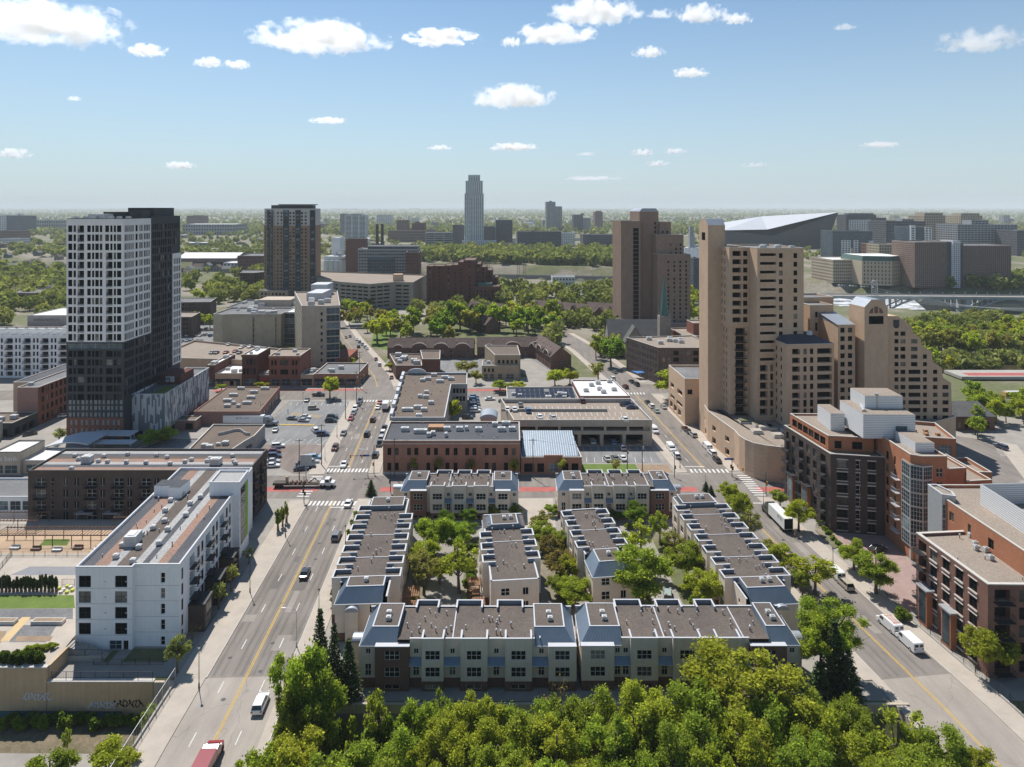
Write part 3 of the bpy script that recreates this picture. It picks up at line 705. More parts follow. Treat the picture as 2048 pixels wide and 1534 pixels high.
def dark_apartment():
    P=[(-129.4,182.5),(-70.4,182.5),(-71.4,199),(-130.2,199)]
    B=Bldg('apartment_building','dark brown brick four-storey apartment wing with pale frames and black balconies behind the terrace','apartment block',ctr(P))
    k=182.5/F; px=[(72,92,'w4'),(101,107,'w1b'),(125,136,'w2'),(147,158,'w2'),(174,193,'w4'),(199,210,'w2'),(228,247,'w4'),(253,264,'w2'),(283,301,'w4'),(307,318,'w2'),(340,352,'w2')]
    cs=[((a-1024)*k+129.4,(b-1024)*k+129.4,st) for a,b,st in px]
    rw=[(b,b+2.15,cs) for b in(1.9,4.75,7.85,10.9)]
    sd=[(b,b+2.1,[(1.0,2.2,'w1b'),(3.2,5.6,'void',1.2),(7.2,8.4,'w1b'),(9.4,11.8,'void',1.2),(13.6,15,'w1b')]) for b in(1.5,4.7,7.85,10.9)]
    B.vol(P,0,14.6,W_brown,{0:rw,1:sd},RF_grav,.5,DKM,st='w2')
    I=inset(P,.34); stripes(B,(I[0],I[3],I[2],I[1]),14.63,[0,.2,.33,.45,.6,.72,.85,1],[SALM,RF_dark,PALE,SALM,RF_grav,RF_dark,PALE])
    for b in(4.75,7.85,10.9):
        for a,e,st in px:
            if st=='w4': balcony(B,((.5*(a+e)-1024)*k,182.5,b-.1),0,3.0,1.4)
    for b in(4.7,7.85,10.9):
        for v in(4.4,10.6): t=v/16.5; balcony(B,(-70.4-1.0*t,182.5+16.5*t,b-.1),math.atan2(16.5,-1),2.6,1.2)
    for a,e in((160,192),(217,246)):
        mb=MB(); x=(.5*(a+e)-1024)*k; mb.box(x-2.2,x+2.2,180.4,182.4,4.3,4.45,0,True); B.part('entrance_canopy',mb,[STEEL])
    for px_,py in [(150,914),(179,914),(208,915),(255,911),(313,913),(334,917),(197,925),(215,926),(253,927),(292,928),(340,930),(370,926),(383,922),(420,920),(414,925),(465,914),(468,925),(471,929),(157,921),(143,940)]:
        x,y=G(px_,py,14.6); B.hv(x,y,14.63,1.0,.9,.85)
    x,y=G(175,925,14.6); B.hv(x,y,14.63,2.6,2,1.9); x,y=G(432,929,14.6); B.hv(x,y,14.63,2.8,2,1.8)
    B.finish()
dark_apartment()
# --- townhouse rows
def townrow(label,loc,rz,L,D,bf,br,ends,zr=8.5,pf=1.0,pr=1.0,brickb=(),seed=0,barrel=None,pergola=(),vfront=True,endwin=True,patio=False,xdoor=True):
    B=Bldg('townhouse_row',label,'townhouses',(loc[0],loc[1],0),rz,True,None,80)
    cap=B.wall(TRIM,'parapet_cap')
    up=zr+.72; lo=zr+.22
    def bayrows(w,st='w6'):
        k=min(2.6,w-1.2); c=[(w/2-k/2,w/2+k/2,st)]
        return [(.35,1.15,[(w/2-k/2,w/2+k/2,'w2')]),(zr-6.0,zr-4.3,c),(zr-3.0,zr-1.4,c)]
    def gaprows(w):
        if w<1.3: return []
        o=[(zr-6.4,zr-4.3,[(w/2-.55,w/2+.55,'w4')])] if xdoor else []
        return o+[(zr-2.5,zr-1.6,[(w/2-.42,w/2+.42,'w2')])]
    roofp=[]
    def edge(p,q,rws,top,mat=W_cream,base=1.75):
        if math.dist(p,q)<.05: return
        B.facade(p,q,0,base,[r for r in rws if r[1]<base],W_brown2,.15,'w2','base_wall'); B.facade(p,q,base,top,[r for r in rws if r[0]>base],mat,.15,'w2')
    def capb(x0,x1,y0,y1,z,h=.1,e=.05): cap.box(x0-e,x1+e,y0-e,y1+e,z,z+h,0,True)
    def side(bays,y,sgn,pd,name):
        # sgn -1: faces -y ; +1 faces +y
        pts=[]; x=0
        W=lambda a,b,rw,top,m=W_cream:(edge((a,y),(b,y),rw,top,m) if sgn<0 else edge((b,y),(a,y),rw,top,m))
        key='f' if sgn<0 else 'b'
        def gap(a,b):
            cut=sorted({a,b}|{c for e in ends if key in e[2] for c in e[:2] if a<c<b})
            for p,q in zip(cut,cut[1:]):
                if q-p<.03: continue
                hid=any(e[0]-.01<(p+q)/2<e[1]+.01 and key in e[2] for e in ends)
                W(p,q,gaprows(q-p),zr-1.1 if hid else lo)
                if not hid: capb(p,q,min(y,y-sgn*.25),max(y,y-sgn*.25),lo-.1)
        for i,(a,b) in enumerate(bays):
            gap(x,a)
            low=any(x0-.5<(a+b)/2<x1+.5 and ('f' if sgn<0 else 'b') in sd for x0,x1,sd,_ in ends); up=zr-.7 if low else zr+.72
            yo=y+sgn*pd; m=W_brown2 if (name,i) in brickb else W_cream
            rw=bayrows(b-a)
            if sgn<0:
                edge((a,y),(a,yo),[],up,m); edge((a,yo),(b,yo),rw,up,m); edge((b,yo),(b,y),[],up,m)
            else:
                edge((b,y),(b,yo),[],up,m); edge((b,yo),(a,yo),rw,up,m); edge((a,yo),(a,y),[],up,m)
            t=.22; yi=y-sgn*1.5; pm=MB()
            if low:
                y0,y1=sorted((yo,y)); pm.box(a-.05,b+.05,y0-.05,y1+.05,up,up+.12,1,True); B.part('bay_cap',pm,[PARB,TRIM]); x=b; continue
            y0,y1=sorted((yo,yo-sgn*t)); pm.box(a+t,b-t,y0+.005,y1,zr,up-.01); pm.box(a-.05,b+.05,y0-.05,y1+.05,up,up+.1,1,True)
            y0,y1=sorted((yo-sgn*t,yi))
            for x0,x1 in((a,a+t),(b-t,b)): pm.box(x0+.005,x1-.005,y0,y1,zr,up-.01); pm.box(x0-.05,x1+.05,y0+(.05 if sgn<0 else -.05),y1-(.05 if sgn>0 else -.05),up+.003,up+.103,1,True)
            B.part('bay_parapet',pm,[PARB,TRIM])
            if not low: pts+=[(max(a,xa),y),(max(a,xa),yo),(min(b,xb),yo),(min(b,xb),y)]
            x=b
        gap(x,L)
        return pts
    el=[e for e in ends if e[0]<.1 and e[2]]; er=[e for e in ends if e[1]>L-.1 and e[2]]; xa=el[0][1] if el else 0; xb=er[0][0] if er else L
    f=side(bf,0,-1,pf,'f'); r=side(br,D,1,pr,'r')
    P=[(xa,0)]+f+[(xb,0),(xb,D)]+r[::-1]+[(xa,D)]
    B.wall(RF_grav,'roof').poly([(x,y,zr) for x,y in P])
    ew=[(zr-6,zr-4.3,[(D*.3-.9,D*.3+.9,'w4'),(D*.72-.6,D*.72+.6,'w2')]),(zr-3,zr-1.5,[(D*.3-.9,D*.3+.9,'w4'),(D*.72-.6,D*.72+.6,'w2')])] if endwin else []
    hl=bool(el) and 'l' in el[0][2]; hr=bool(er) and 'r' in er[0][2]
    edge((L,0),(L,D),ew,zr-1.1 if hr else lo,W_cream); edge((0,D),(0,0),ew,zr-1.1 if hl else lo,W_cream)
    if not hl: capb(0,.25,0,D,lo-.1)
    if not hr: capb(L-.25,L,0,D,lo-.1)
    # party-wall caps across the roof
    for i in range(1,len(bf)):
        if i%2==0: x=(bf[i-1][1]+bf[i][0])/2; cap.box(x-.1,x+.1,.3,D-.3,zr,zr+.12)
    for (x0,x1,sides,zt) in ends:      # raised metal-clad ends; sides = which faces slope
        zb=zr-1.15 if zt<2 else zr; zt=zr+zt
        y0,y1=-.12,D+.12; i={k:(1.9 if k in sides else .0) for k in 'lrfb'}
        q=[(x0-(.12 if 'l' in sides else 0),y0),(x1+(.12 if 'r' in sides else 0),y0),(x1+(.12 if 'r' in sides else 0),y1),(x0-(.12 if 'l' in sides else 0),y1)]
        if 'f' not in sides: q[0]=(q[0][0],.9); q[1]=(q[1][0],.9)
        if 'b' not in sides: q[2]=(q[2][0],D-.9); q[3]=(q[3][0],D-.9)
        t=[(q[0][0]+i['l'],q[0][1]+i['f']),(q[1][0]-i['r'],q[1][1]+i['f']),(q[2][0]-i['r'],q[2][1]-i['b']),(q[3][0]+i['l'],q[3][1]-i['b'])]
        mb=MB()
        for a in range(4):
            b=(a+1)%4; key='frbl'[a]; z_=zb if key in sides else zr
            mb.quad((*q[a],z_),(*q[b],z_),(*t[b],zt),(*t[a],zt))
            n=int(math.dist(q[a],q[b])/.55)      # standing seams
            for s in range(1,n):
                u=s/n; A=Vector((q[a][0]+(q[b][0]-q[a][0])*u,q[a][1]+(q[b][1]-q[a][1])*u,z_)); Bv=Vector((t[a][0]+(t[b][0]-t[a][0])*u,t[a][1]+(t[b][1]-t[a][1])*u,zt)); mb.tube(A,Bv,.035,.035,3)
            if key in sides: mb.tube((*q[a],z_-.02),(*q[b],z_-.02),.1,.1,5,1)
        mb.poly([(x,y,zt-.005) for x,y in inset(t,.24)],2)
        for a in range(4):
            b=(a+1)%4; I=inset(t,.24); mb.quad((*t[a],zt+.06),(*t[b],zt+.06),(*I[b],zt+.06),(*I[a],zt+.06),1); mb.quad((*t[a],zt),(*t[b],zt),(*t[b],zt+.06),(*t[a],zt+.06),1); mb.quad((*I[b],zt-.01),(*I[a],zt-.01),(*I[a],zt+.06),(*I[b],zt+.06),1)
        B.part('mansard_roof',mb,[BLUEM,TRIM,RF_grav])
        cx,cy=(t[0][0]+t[1][0])/2,(t[0][1]+t[3][1])/2
        if zt>zr+.9:
            B.hv(cx,cy,zt,.9,.8,.75)
            if D>9 and seed%2==0: B.hv(cx+.2,cy-1.6,zt,.9,.8,.7)
    # canopies over the doors between bays
    for bays,y,s,pd in((bf,0,-1,pf),(br,D,1,pr)):
        for i in range(1,len(bays)):
            a,b=bays[i-1][1],bays[i][0]
            if b-a>1.4:
                mb=MB(); z=zr-3.95; mb.quad((a+.02,y,z+.9),(b-.02,y,z+.9),(b-.02,y+s*1.15,z),(a+.02,y+s*1.15,z)) if s>0 else mb.quad((a+.02,y+s*1.15,z),(b-.02,y+s*1.15,z),(b-.02,y,z+.9),(a+.02,y,z+.9))
                mb.box(a+.02,b-.02,*sorted((y+s*1.05,y+s*1.15)),z-.12,z,1); B.part('door_canopy',mb,[BLUEM,TRIM])
    if barrel:
        for (bx,by,ax,wd,dp,zt) in barrel:
            mb=MB(); n=10; rg=[]
            for e in(0,1):
                rg.append([((bx+wd/2*math.cos(math.pi*k/n),by+dp*e,zt+wd*.33*math.sin(math.pi*k/n)) if ax=='y' else (bx+dp*e,by+wd/2*math.cos(math.pi*k/n),zt+wd*.33*math.sin(math.pi*k/n))) for k in range(n+1)])
            mb.loft(rg,0); B.part('barrel_canopy',mb,[GREYM],False)
            mb=MB(); 
            if ax=='y': mb.box(bx-wd/2+.15,bx+wd/2-.15,min(by,by+dp)+.2,max(by,by+dp),0,zt+.02,0)
            else: mb.box(min(bx,bx+dp),max(bx,bx+dp)-.2,by-wd/2+.15,by+wd/2-.15,0,zt+.02,0)
            B.part('entrance_bay',mb,[W_cream])
    for (x0,x1,y0,y1,z) in pergola:
        mb=MB()
        for x in(x0,x1):
            for y in(y0,y1): mb.box(x-.08,x+.08,y-.08,y+.08,0,z)
        n=7
        for k in range(n+1):
            x=x0+(x1-x0)*k/n; mb.box(x-.05,x+.05,y0-.3,y1+.3,z,z+.16,0,True); y=y0+(y1-y0)*k/n; mb.box(x0-.3,x1+.3,y-.05,y+.05,z+.17,z+.31,0,True)
        mb.box(x0,x1,y0,y1,.9,1.05,0,True); B.part('timber_pergola',mb,[WOOD])
    B.vents([(xa,0),(xb,0),(xb,D),(xa,D)],zr,int(L*.62),seed)
    return B.finish()
k=.0881; X1=-27
bx=lambda prs,kk,x0:[((a-1024)*kk-x0,(b-1024)*kk-x0) for a,b in prs]
townrow('long cream townhouse row above the wooded trench, beside the avenue bridge',(X1,121.3),0,38.3,10,bx([(750,818),(843,887),(921,975),(1010,1064),(1097,1153)],k,X1),bx([(840,886),(921,974),(1003,1056)],.0945,X1+.9),[(0,6.6,'lf',1.2),(31,38.3,'rf',1.15)],brickb=[('f',0)],seed=2,barrel=[(-.1,5,'x',2.6,-2.2,5.6)])
townrow('long cream townhouse row behind the big yellow-green cottonwood, ending at dark spruces',(12.2,121.5),0,39,10,bx([(1163,1229),(1262,1317),(1347,1404),(1435,1483),(1503,1575)],k,12.2),bx([(1238,1292),(1322,1373),(1402,1440)],.0945,12.8),[(0,7.3,'lf',1.15),(33.6,39,'rf',1.2)],brickb=[('f',4)],seed=4,barrel=[(39.1,5.2,'x',2.6,2.2,5.6)])
townrow('cream townhouse row along the red lane street, its brick end at the avenue corner',(-30.6,187.8),0,32.3,9.3,bx([(821,853),(861,889.5),(904,932.6),(948,976.6),(991,1020.6)],.1374,-30.6),[(9,13.5),(15,19),(20.5,24.5)],[(0,7,'lf',1.2),(25.5,32.3,'rf',1.15)],brickb=[('f',0)],seed=5,barrel=[(-.1,4.6,'x',2.4,-2.6,6.6)])
townrow('cream townhouse row along the red lane street, in front of the small lawn',(12.6,188),0,32.6,9.3,bx([(1139,1168),(1183,1211),(1226,1255),(1270,1297),(1301,1337)],.1374,12.6),[(9,13.5),(15,19),(20.5,24.5)],[(0,7,'lf',1.15),(26.5,32.6,'rf',1.2)],seed=6,brickb=[('f',4)],barrel=[(32.7,4.6,'x',2.4,2.2,6.4)])
def bays(u0,n,p,w): return [(u0+i*p,u0+i*p+w) for i in range(n)]
A90=rad(90)
townrow('townhouse row running along the avenue sidewalk with stepped roof bays and a hedge below',(-24.6,134.6),A90+.055,45.5,10.2,bays(6.2,6,5.15,3.3),bays(6.2,7,5.15,3.3),[(0,5.6,'lb',1.3),(39.2,44.6,'',1.1)],zr=8.5,pf=1.9,pr=1.9,seed=7,barrel=[(-.1,6.8,'x',2.7,-1.0,6.3)],pergola=[(9.8,13.4,-5.2,-2.1,2.9)])
townrow('short middle townhouse row with a brown brick stripe on its end wall and timber pergolas',(5.6,141),A90+.1,30.5,10,bays(7,3,5.3,3.3),bays(6.4,3,5.3,3.3),[(23,30.3,'rfb',1.1)],zr=8.5,pf=1.3,pr=1.3,seed=8,pergola=[(-.5,3.5,11.3,13.5,3.2),(9,12,11.8,14,2.9)],brickb=[])
townrow('short townhouse row with a blue metal mansard facing the courtyard drive',(26.2,145.2),A90+.13,29.6,9.2,bays(9,4,5.2,3.2),bays(9,4,5.2,3.2),[(0,7.2,'lfb',1.15)],zr=8.4,pf=1.3,pr=1.3,seed=9)
townrow('townhouse row along the tree-lined side avenue with stepped roof bays',(56.4,134.4),A90+.07,47.5,10.6,bays(6.6,7,5.2,3.3),bays(6.6,7,5.2,3.3),[(0,5.8,'lf',1.3),(41.4,46.8,'',1.1)],zr=8.5,pf=1.7,pr=1.7,seed=10,barrel=[(-.1,3.6,'x',2.7,-.9,6.7)])
# --- brick two-storey block, blue-roofed wing, long gravel roof
def brick_block():
    P=[(-41.4,219),(2.6,219),(2.6,238.6),(-42.6,238.6)]
    B=Bldg('office_building','two-storey rust brick building with a dark flat roof on the avenue corner','office block',ctr(P))
    prs=[(365,430),(480,545),(593,660),(705,775),(820,885),(935,1000),(1048,1115)]
    c=[]
    for a,b in prs:
        for q in(a,b-22): x=(650+q/2.926-1024)*.1604+41.4; c.append((x,x+1.25,'d2'))
    c2=[(a,b,'d4') for a,b,_ in c]; c2[8]=(c2[8][0],c2[8][0]+2.2,'door'); c2=[q for i,q in enumerate(c2) if i!=9]
    sd=[(zb,zb+2.3,cols(19.6,6,1.2,1.4,None)) for zb in(1.2,6)]
    B.vol(P,0,10.2,W_brickO,{0:[(1.1,3.6,c2),(6.0,8.35,c)],3:sd},RF_dark,.55,TRIMB,st='d2')
    mb=MB(); mb.box(-41.5,2.7,218.9,219.02,9.6,9.85); mb.box(-41.5,2.7,218.88,219.02,0,.7); B.part('string_course',mb,[TRIMB])
    for px,py,w in [(810,862,2.6),(841,866,4.5),(894,861,2.2),(919,861,2.2),(957,862,2.2),(1003,862,2.6),(1024,861,2.2),(858,873,1.4),(866,870,1.4),(892,873,.9),(933,860,1),(1012,850,3),(990,852,2)]:
        x,y=G(px,py,10.2); B.hv(x,y,10.2,w,1.7,1.3)
    mb=MB(); x,y=G(872,860,10.2); mb.box(x-2.6,x+2.6,y-1,y+2.4,10.2,11.5); B.part('roof_hatch_housing',mb,[WOOD])
    B.vents(P,10.2,12,1); B.finish()
    P=[(2.9,219),(22.4,219),(21.2,238),(2.4,238)]
    B=Bldg('workshop_building','low brick wing with four bands of blue metal roof','workshop',ctr(P))
    B.vol(P,0,4.9,W_brickO,{0:[(.6,3.4,[(1,4.2,'d4'),(5.2,7.4,'d4'),(9,12,'cw2'),(13.4,15.2,'d4'),(16.2,18.4,'d4')])]},RF_dark,.5,TRIMB)
    mb=MB()
    for i in range(4):
        y0=221.2+i*4; z0=5.0+i*.5; mb.quad((3.4,y0,z0),(21.6-i*.2,y0,z0),(21.5-i*.2,y0+4.2,z0+1.5),(3.3,y0+4.2,z0+1.5))
        mb.quad((21.6-i*.2,y0,z0-.6),(21.5-i*.2,y0+4.2,z0-.6),(21.5-i*.2,y0+4.2,z0+1.5),(21.6-i*.2,y0,z0)); mb.quad((21.5,y0+4.2,4),(3.3,y0+4.2,4),(3.3,y0+4.2,z0+1.5),(21.5,y0+4.2,z0+1.5))
        for k in range(1,24): x=3.4+18.1*k/24; mb.tube((x,y0,z0),(x-.05,y0+4.2,z0+1.5),.035,.035,3)
    B.part('blue_metal_roof',mb,[BLUEM])
    mb=MB(); mb.box(10.2,16.2,218.75,219.1,5.3,6.1); B.part('entrance_gable',mb,[W_brickO]); B.finish()
    P=[(-42.4,239.3),(-23.6,239.3),(-25.4,285),(-18.8,285),(-19.9,304.5),(-48.2,304.5)]
    B=Bldg('commercial_building','long L-shaped building with a brown gravel roof and white stepped parapet along the avenue','commercial block',ctr(P))
    B.vol(P,0,11.2,W_conc,{1:lambda L:rows(1,3,3.3,.9,1.7,cols(L,10,1.4,1.5)),2:rows(4.2,2,3.3,.6,2,cols(6.6,4,1.0,.6)),5:lambda L:rows(.2,3,3.5,.8,2.1,cols(L,14,2.4,2))},RF_brown,.75,TRIM,PARB)
    for i in range(7):
        t=(i+.5)/7; x=-42.4-5.8*t; y=239.3+65.2*t; mb=MB(); mb.obox((x-.1,y),(-.0886,.996),2.6 if i%2 else 3.2,.55,10.4,12.9+(.5 if i%2 else 0)); B.part('parapet_block',mb,[TRIM])
    mb=MB(); n=12; pts=[(-46.6+4.2+4.2*math.cos(math.pi*k/n),303.9,11.9+2.1*math.sin(math.pi*k/n)) for k in range(n+1)]; mb.loft([pts,[(x,y+.6,z) for x,y,z in pts]],0); B.part('arched_parapet',mb,[TRIM])
    for px,py,w in [(855,760,3),(868,752,2.4),(890,757,3),(845,763,2),(840,795,1.6),(852,796,2),(862,808,2),(836,817,3),(848,822,2.2),(838,834,2),(880,765,3),(902,760,2.6),(815,822,4),(853,787,1.6)]:
        x,y=G(px,py,11.2); B.hv(x,y,11.2,w,1.6,1.2)
    B.vents(P,11.2,24,2); B.finish()
brick_block()
def parking_ramp():
    P=[(.6,244.6),(50.2,244.6),(47.5,272.5),(-4.5,272.5)]
    B=Bldg('parking_ramp','open concrete parking ramp with cars on its tan top deck','parking ramp',ctr(P))
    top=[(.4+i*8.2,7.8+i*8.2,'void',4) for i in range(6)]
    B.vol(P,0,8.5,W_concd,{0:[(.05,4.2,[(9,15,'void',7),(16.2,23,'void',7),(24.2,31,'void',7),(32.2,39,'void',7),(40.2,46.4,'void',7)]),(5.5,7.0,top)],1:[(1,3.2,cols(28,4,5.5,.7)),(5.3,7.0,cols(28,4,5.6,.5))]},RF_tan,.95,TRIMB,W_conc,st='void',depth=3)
    mb=MB(); mb.obox((16,258),(1,0),20,.18,8.5,9.5); mb.obox((22,270),(1,0.02),25,.2,8.5,9.9); B.part('deck_wall',mb,[W_conc])
    mb=MB()
    for i in range(20):
        for y0 in(246.5,252.5,260.5): x=4+i*2.2-(y0-246)*.12; mb.quad((x,y0,8.512),(x+.14,y0,8.512),(x+.14,y0+4.4,8.512),(x,y0+4.4,8.512))
    B.part('bay_lines',mb,[P_wht])
    B.finish()
    P=rect(-11.3,-5.6,245.5,252); B=Bldg('stair_house','small stair house with a barrel vaulted metal roof beside the ramp','stair house',ctr(P))
    B.vol(P,0,9.6,W_concd,{0:[(1,8.6,[(.9,4.8,'cw')])]},RF_grey,0); mb=MB(); n=12
    mb.loft([[(-8.45+3.2*math.cos(math.pi*k/n),y,9.6+1.7*math.sin(math.pi*k/n)) for k in range(n+1)] for y in(245,252.4)],0); B.part('barrel_roof',mb,[GREYM]); B.finish()
    P=[(-2,281),(28,281),(27,303),(-2.5,303)]; B=Bldg('commercial_building','low flat building covered in dark solar panels behind the ramp','commercial block',ctr(P))
    B.vol(P,0,5.4,W_conc,{},RF_grey,.6,TRIMB); mb=MB()
    for r_ in range(3):
        for c_ in range(12):
            x=1.5+c_*2.1; y=284+r_*5.4
            if (c_*7+r_*3)%11!=4: mb.quad((x,y,5.75),(x+1.85,y,5.75),(x+1.85,y+3.6,6.6),(x,y+3.6,6.6)); mb.quad((x+1.85,y+3.6,5.5),(x,y+3.6,5.5),(x,y+3.6,6.6),(x+1.85,y+3.6,6.6))
    B.part('solar_panels',mb,[M('solar_panel',(.03,.035,.05),.15,.15)]); B.units(P,5.4,6,4); B.finish()
    P=[(28.6,286),(49.5,286),(46.6,313),(27.4,313)]; B=Bldg('commercial_building','low building with a bright white roof on the side avenue corner','commercial block',ctr(P))
    B.vol(P,0,6.2,W_red,{0:[(1,3.8,cols(20,5,2.6,1))],1:[(1,3.8,cols(27,6,2.6,1))]},RF_white,.5,TRIM)
    for px,py in [(1183,772),(1196,768),(1199,780),(1207,786),(1172,783),(1219,765),(1228,781)]: x,y=G(px,py,6.2); B.hv(x,y,6.2,2.2,1.8,1.4)
    B.finish()
parking_ramp()
# ------------------------------------------------------------ towers and mid-distance blocks
def pale_tower():
    x0,x1,y0,y1,y2=-162.2,-141.4,248.5,267.4,291
    B=Bldg('apartment_tower','pale and charcoal residential tower rising over the patterned podium','tower',((x0+x1)/2,(y0+y2)/2,0))
    zp=36.6; zt=81; k=248.5/F
    px=[(136.5,144.5,'d1'),(147,152,'d1'),(155,168,'void',1.4),(174.5,181.5,'d1'),(184,188.5,'d1'),(190.5,197.5,'d1'),(199.5,204.5,'d1'),(210.5,218,'d1'),(220.5,225,'d1'),(227.5,232,'d1'),(234,242.5,'d1')]
    px2=px[:7]+[(212,225,'void',1.4),(227.5,232,'d1'),(234,242.5,'d1')]
    U=lambda L:[((q[0]-1024)*k-x0,(q[1]-1024)*k-x0)+q[2:] for q in L]
    fh=(79.4-zp)/13.0
    up=[(zp+.5+i*fh,zp+2.9+i*fh,U(px if i>=10 else px2)) for i in range(13)]
    fl=(zp-3)/11.0
    lowd=[]; 
    for i in range(6): lowd.append((15.4+i*3.15,17.6+i*3.15,U([q if len(q)==3 else (q[0],q[1],'d1') for q in px2])))
    lowd.append((34.0,36.2,[(.4,20.3,'cw')]))
    pod=[(6.2+i*0,0,0) for i in range(0)]
    blank=[(.6+a*1.55,.6+a*1.55+(.95 if a%3 else 1.25),'blank') for a in range(13)]
    STY['blank']=(1,1,None,0,M('pale_blind_panel',(.27,.27,.265),.8,.06))
    br=[(z,z+2.0,[(1.0+a*3.9+b*1.75,1.0+a*3.9+b*1.75+1.1,'blank') for a in range(5) for b in(0,1)]) for z in(3.2,6.2)]
    gy=[(z,z+1.6,blank) for z in(9.3,11.4+.3,14-.1)]
    P1=rect(x0,x1,y0,y1); P2=rect(x0-.0,x1-.05,y1,y2)
    sidew=lambda base,top,n,L,st='d1':[(base+i*((top-base)/n)+.5,base+i*((top-base)/n)+2.85,[(q*L,q*L+w_,s_) for q,w_,s_ in[(.04,.8,st),(.1,.8,st),(.17,.8,st),(.24,.8,st),(.31,.8,st),(.42,1.5,'void'),(.56,.9,st),(.63,.9,st),(.73,.8,st),(.79,.8,st),(.85,.8,st),(.91,.8,st)]]) for i in range(n)]
    # pale upper part of the near half
    B.vol(P1,zp,zt,W_panelw,{0:up,1:sidew(zp,79.4,13,18.9)},RF_grey,.5,DKM,depth=.1)
    B.facade(P1[0],P1[1],9,zp,gy+lowd,W_dkgrey,.25,'d1'); B.facade(P1[0],P1[1],0,9,[(.2,2.6,[(9,14,'cw'),(15,19,'cw')])]+br,W_red,.25,'d1')
    B.facade(P1[1],P1[2],0,zp,sidew(16,zp,6,18.9),W_dkgrey,.1,'d1'); B.facade(P1[3],P1[0],0,zp,[],W_dkgrey)
    # charcoal far half with its pale end bay
    n=20; S2=[]
    for i in range(n):
        z=16+i*3.18; c=[(q,q+.95,'d1') for q in(1.2,2.8,4.4,6.0,7.6,9.2)]+[(10.8,12.2,'void')]+[(q,q+.95,'d1') for q in((13.4,14.8) if z<67 else (13.4,14.8,16.4,18,19.6,21.2))]
        S2.append((z+.4,z+2.7,c))
    B.vol(P2,0,zt+.6,W_dkgrey,{1:S2},RF_grey,.5,DKM,depth=.1)
    E=[(x1,y1+16.6),(x1+.35,y1+16.6),(x1+.35,y2+.1),(x1,y2+.1)]
    B.vol(E,20,66.5,W_panelw,{1:[(20.6+i*3.18,23+i*3.18,[(.7,1.6,'d1'),(2.2,3.1,'d1'),(3.7,4.6,'d1'),(5.2,6.1,'d1')]) for i in range(14)]},RF_grey,0,depth=.12)
    for (a,b,c,d,h) in((-153,-142.6,272,288,4.2),(-147,-142,262,268,3),(-159,-153,256,262,1.8),(-158,-149.5,264,271,2.6)):
        mb=MB(); mb.box(a,b,c,d,zt+.3,zt+.3+h); B.part('plant_room',mb,[W_dkgrey if h>2 else HVAC])
    for i in range(9): B.hv(-160+i*2.1,250.5+(i%3)*2.2,zt,1.5,1.2,1.2)
    for i in range(13):
        for c in(161.5,218.5):
            if c>200 and i>=10: continue
            balcony(B,((c-1024)*k,y0+.9,zp+.3+i*fh),0,2.3,1.0)
    B.finish()
    P=[(-141.2,253.5),(-128.9,253.5),(-131.3,296),(-141.2,296)]
    B=Bldg('podium_building','low podium clad in a grey and white pixel pattern below the pale tower','podium',ctr(P))
    I=[(a,b) for a,b in P]; B.vol(P,2.6,15.6,PIXEL,{},RF_grey,.7,TRIM,W_panelw); 
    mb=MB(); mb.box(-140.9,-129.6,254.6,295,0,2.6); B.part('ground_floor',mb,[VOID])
    for x in(-140.6,-136.8,-132.9,-129.6): mb=MB(); mb.box(x-.25,x+.25,253.7,254.2,0,2.6); B.part('column',mb,[TRIM])
    mb=MB(); mb.box(-140,-131,270,281,15.6,19.4); mb.box(-137,-133.5,269.93,269.99,16.6,18.8,1); B.part('roof_pavilion',mb,[W_redd,TRIM])
    mb=MB(); mb.quad((-135.5,256,15.63),(-130.4,256,15.63),(-131,268,15.63),(-136,268,15.63)); B.part('roof_lawn',mb,[LAWN])
    mb=MB()
    for x in(-141,-138,-135): mb.box(x,x+.2,256,269,18.2,18.4,0,True); mb.box(x,x+.2,256,256.2,15.6,18.2); mb.box(x,x+.2,268.8,269,15.6,18.2)
    for i in range(9): mb.box(-141,-134.8,256+i*1.6,256.12+i*1.6,18.4,18.55,0,True)
    B.part('roof_trellis',mb,[DKM]); B.units([(-140,283),(-132,283),(-132,294),(-140,294)],15.6,7,3); B.finish()
pale_tower()
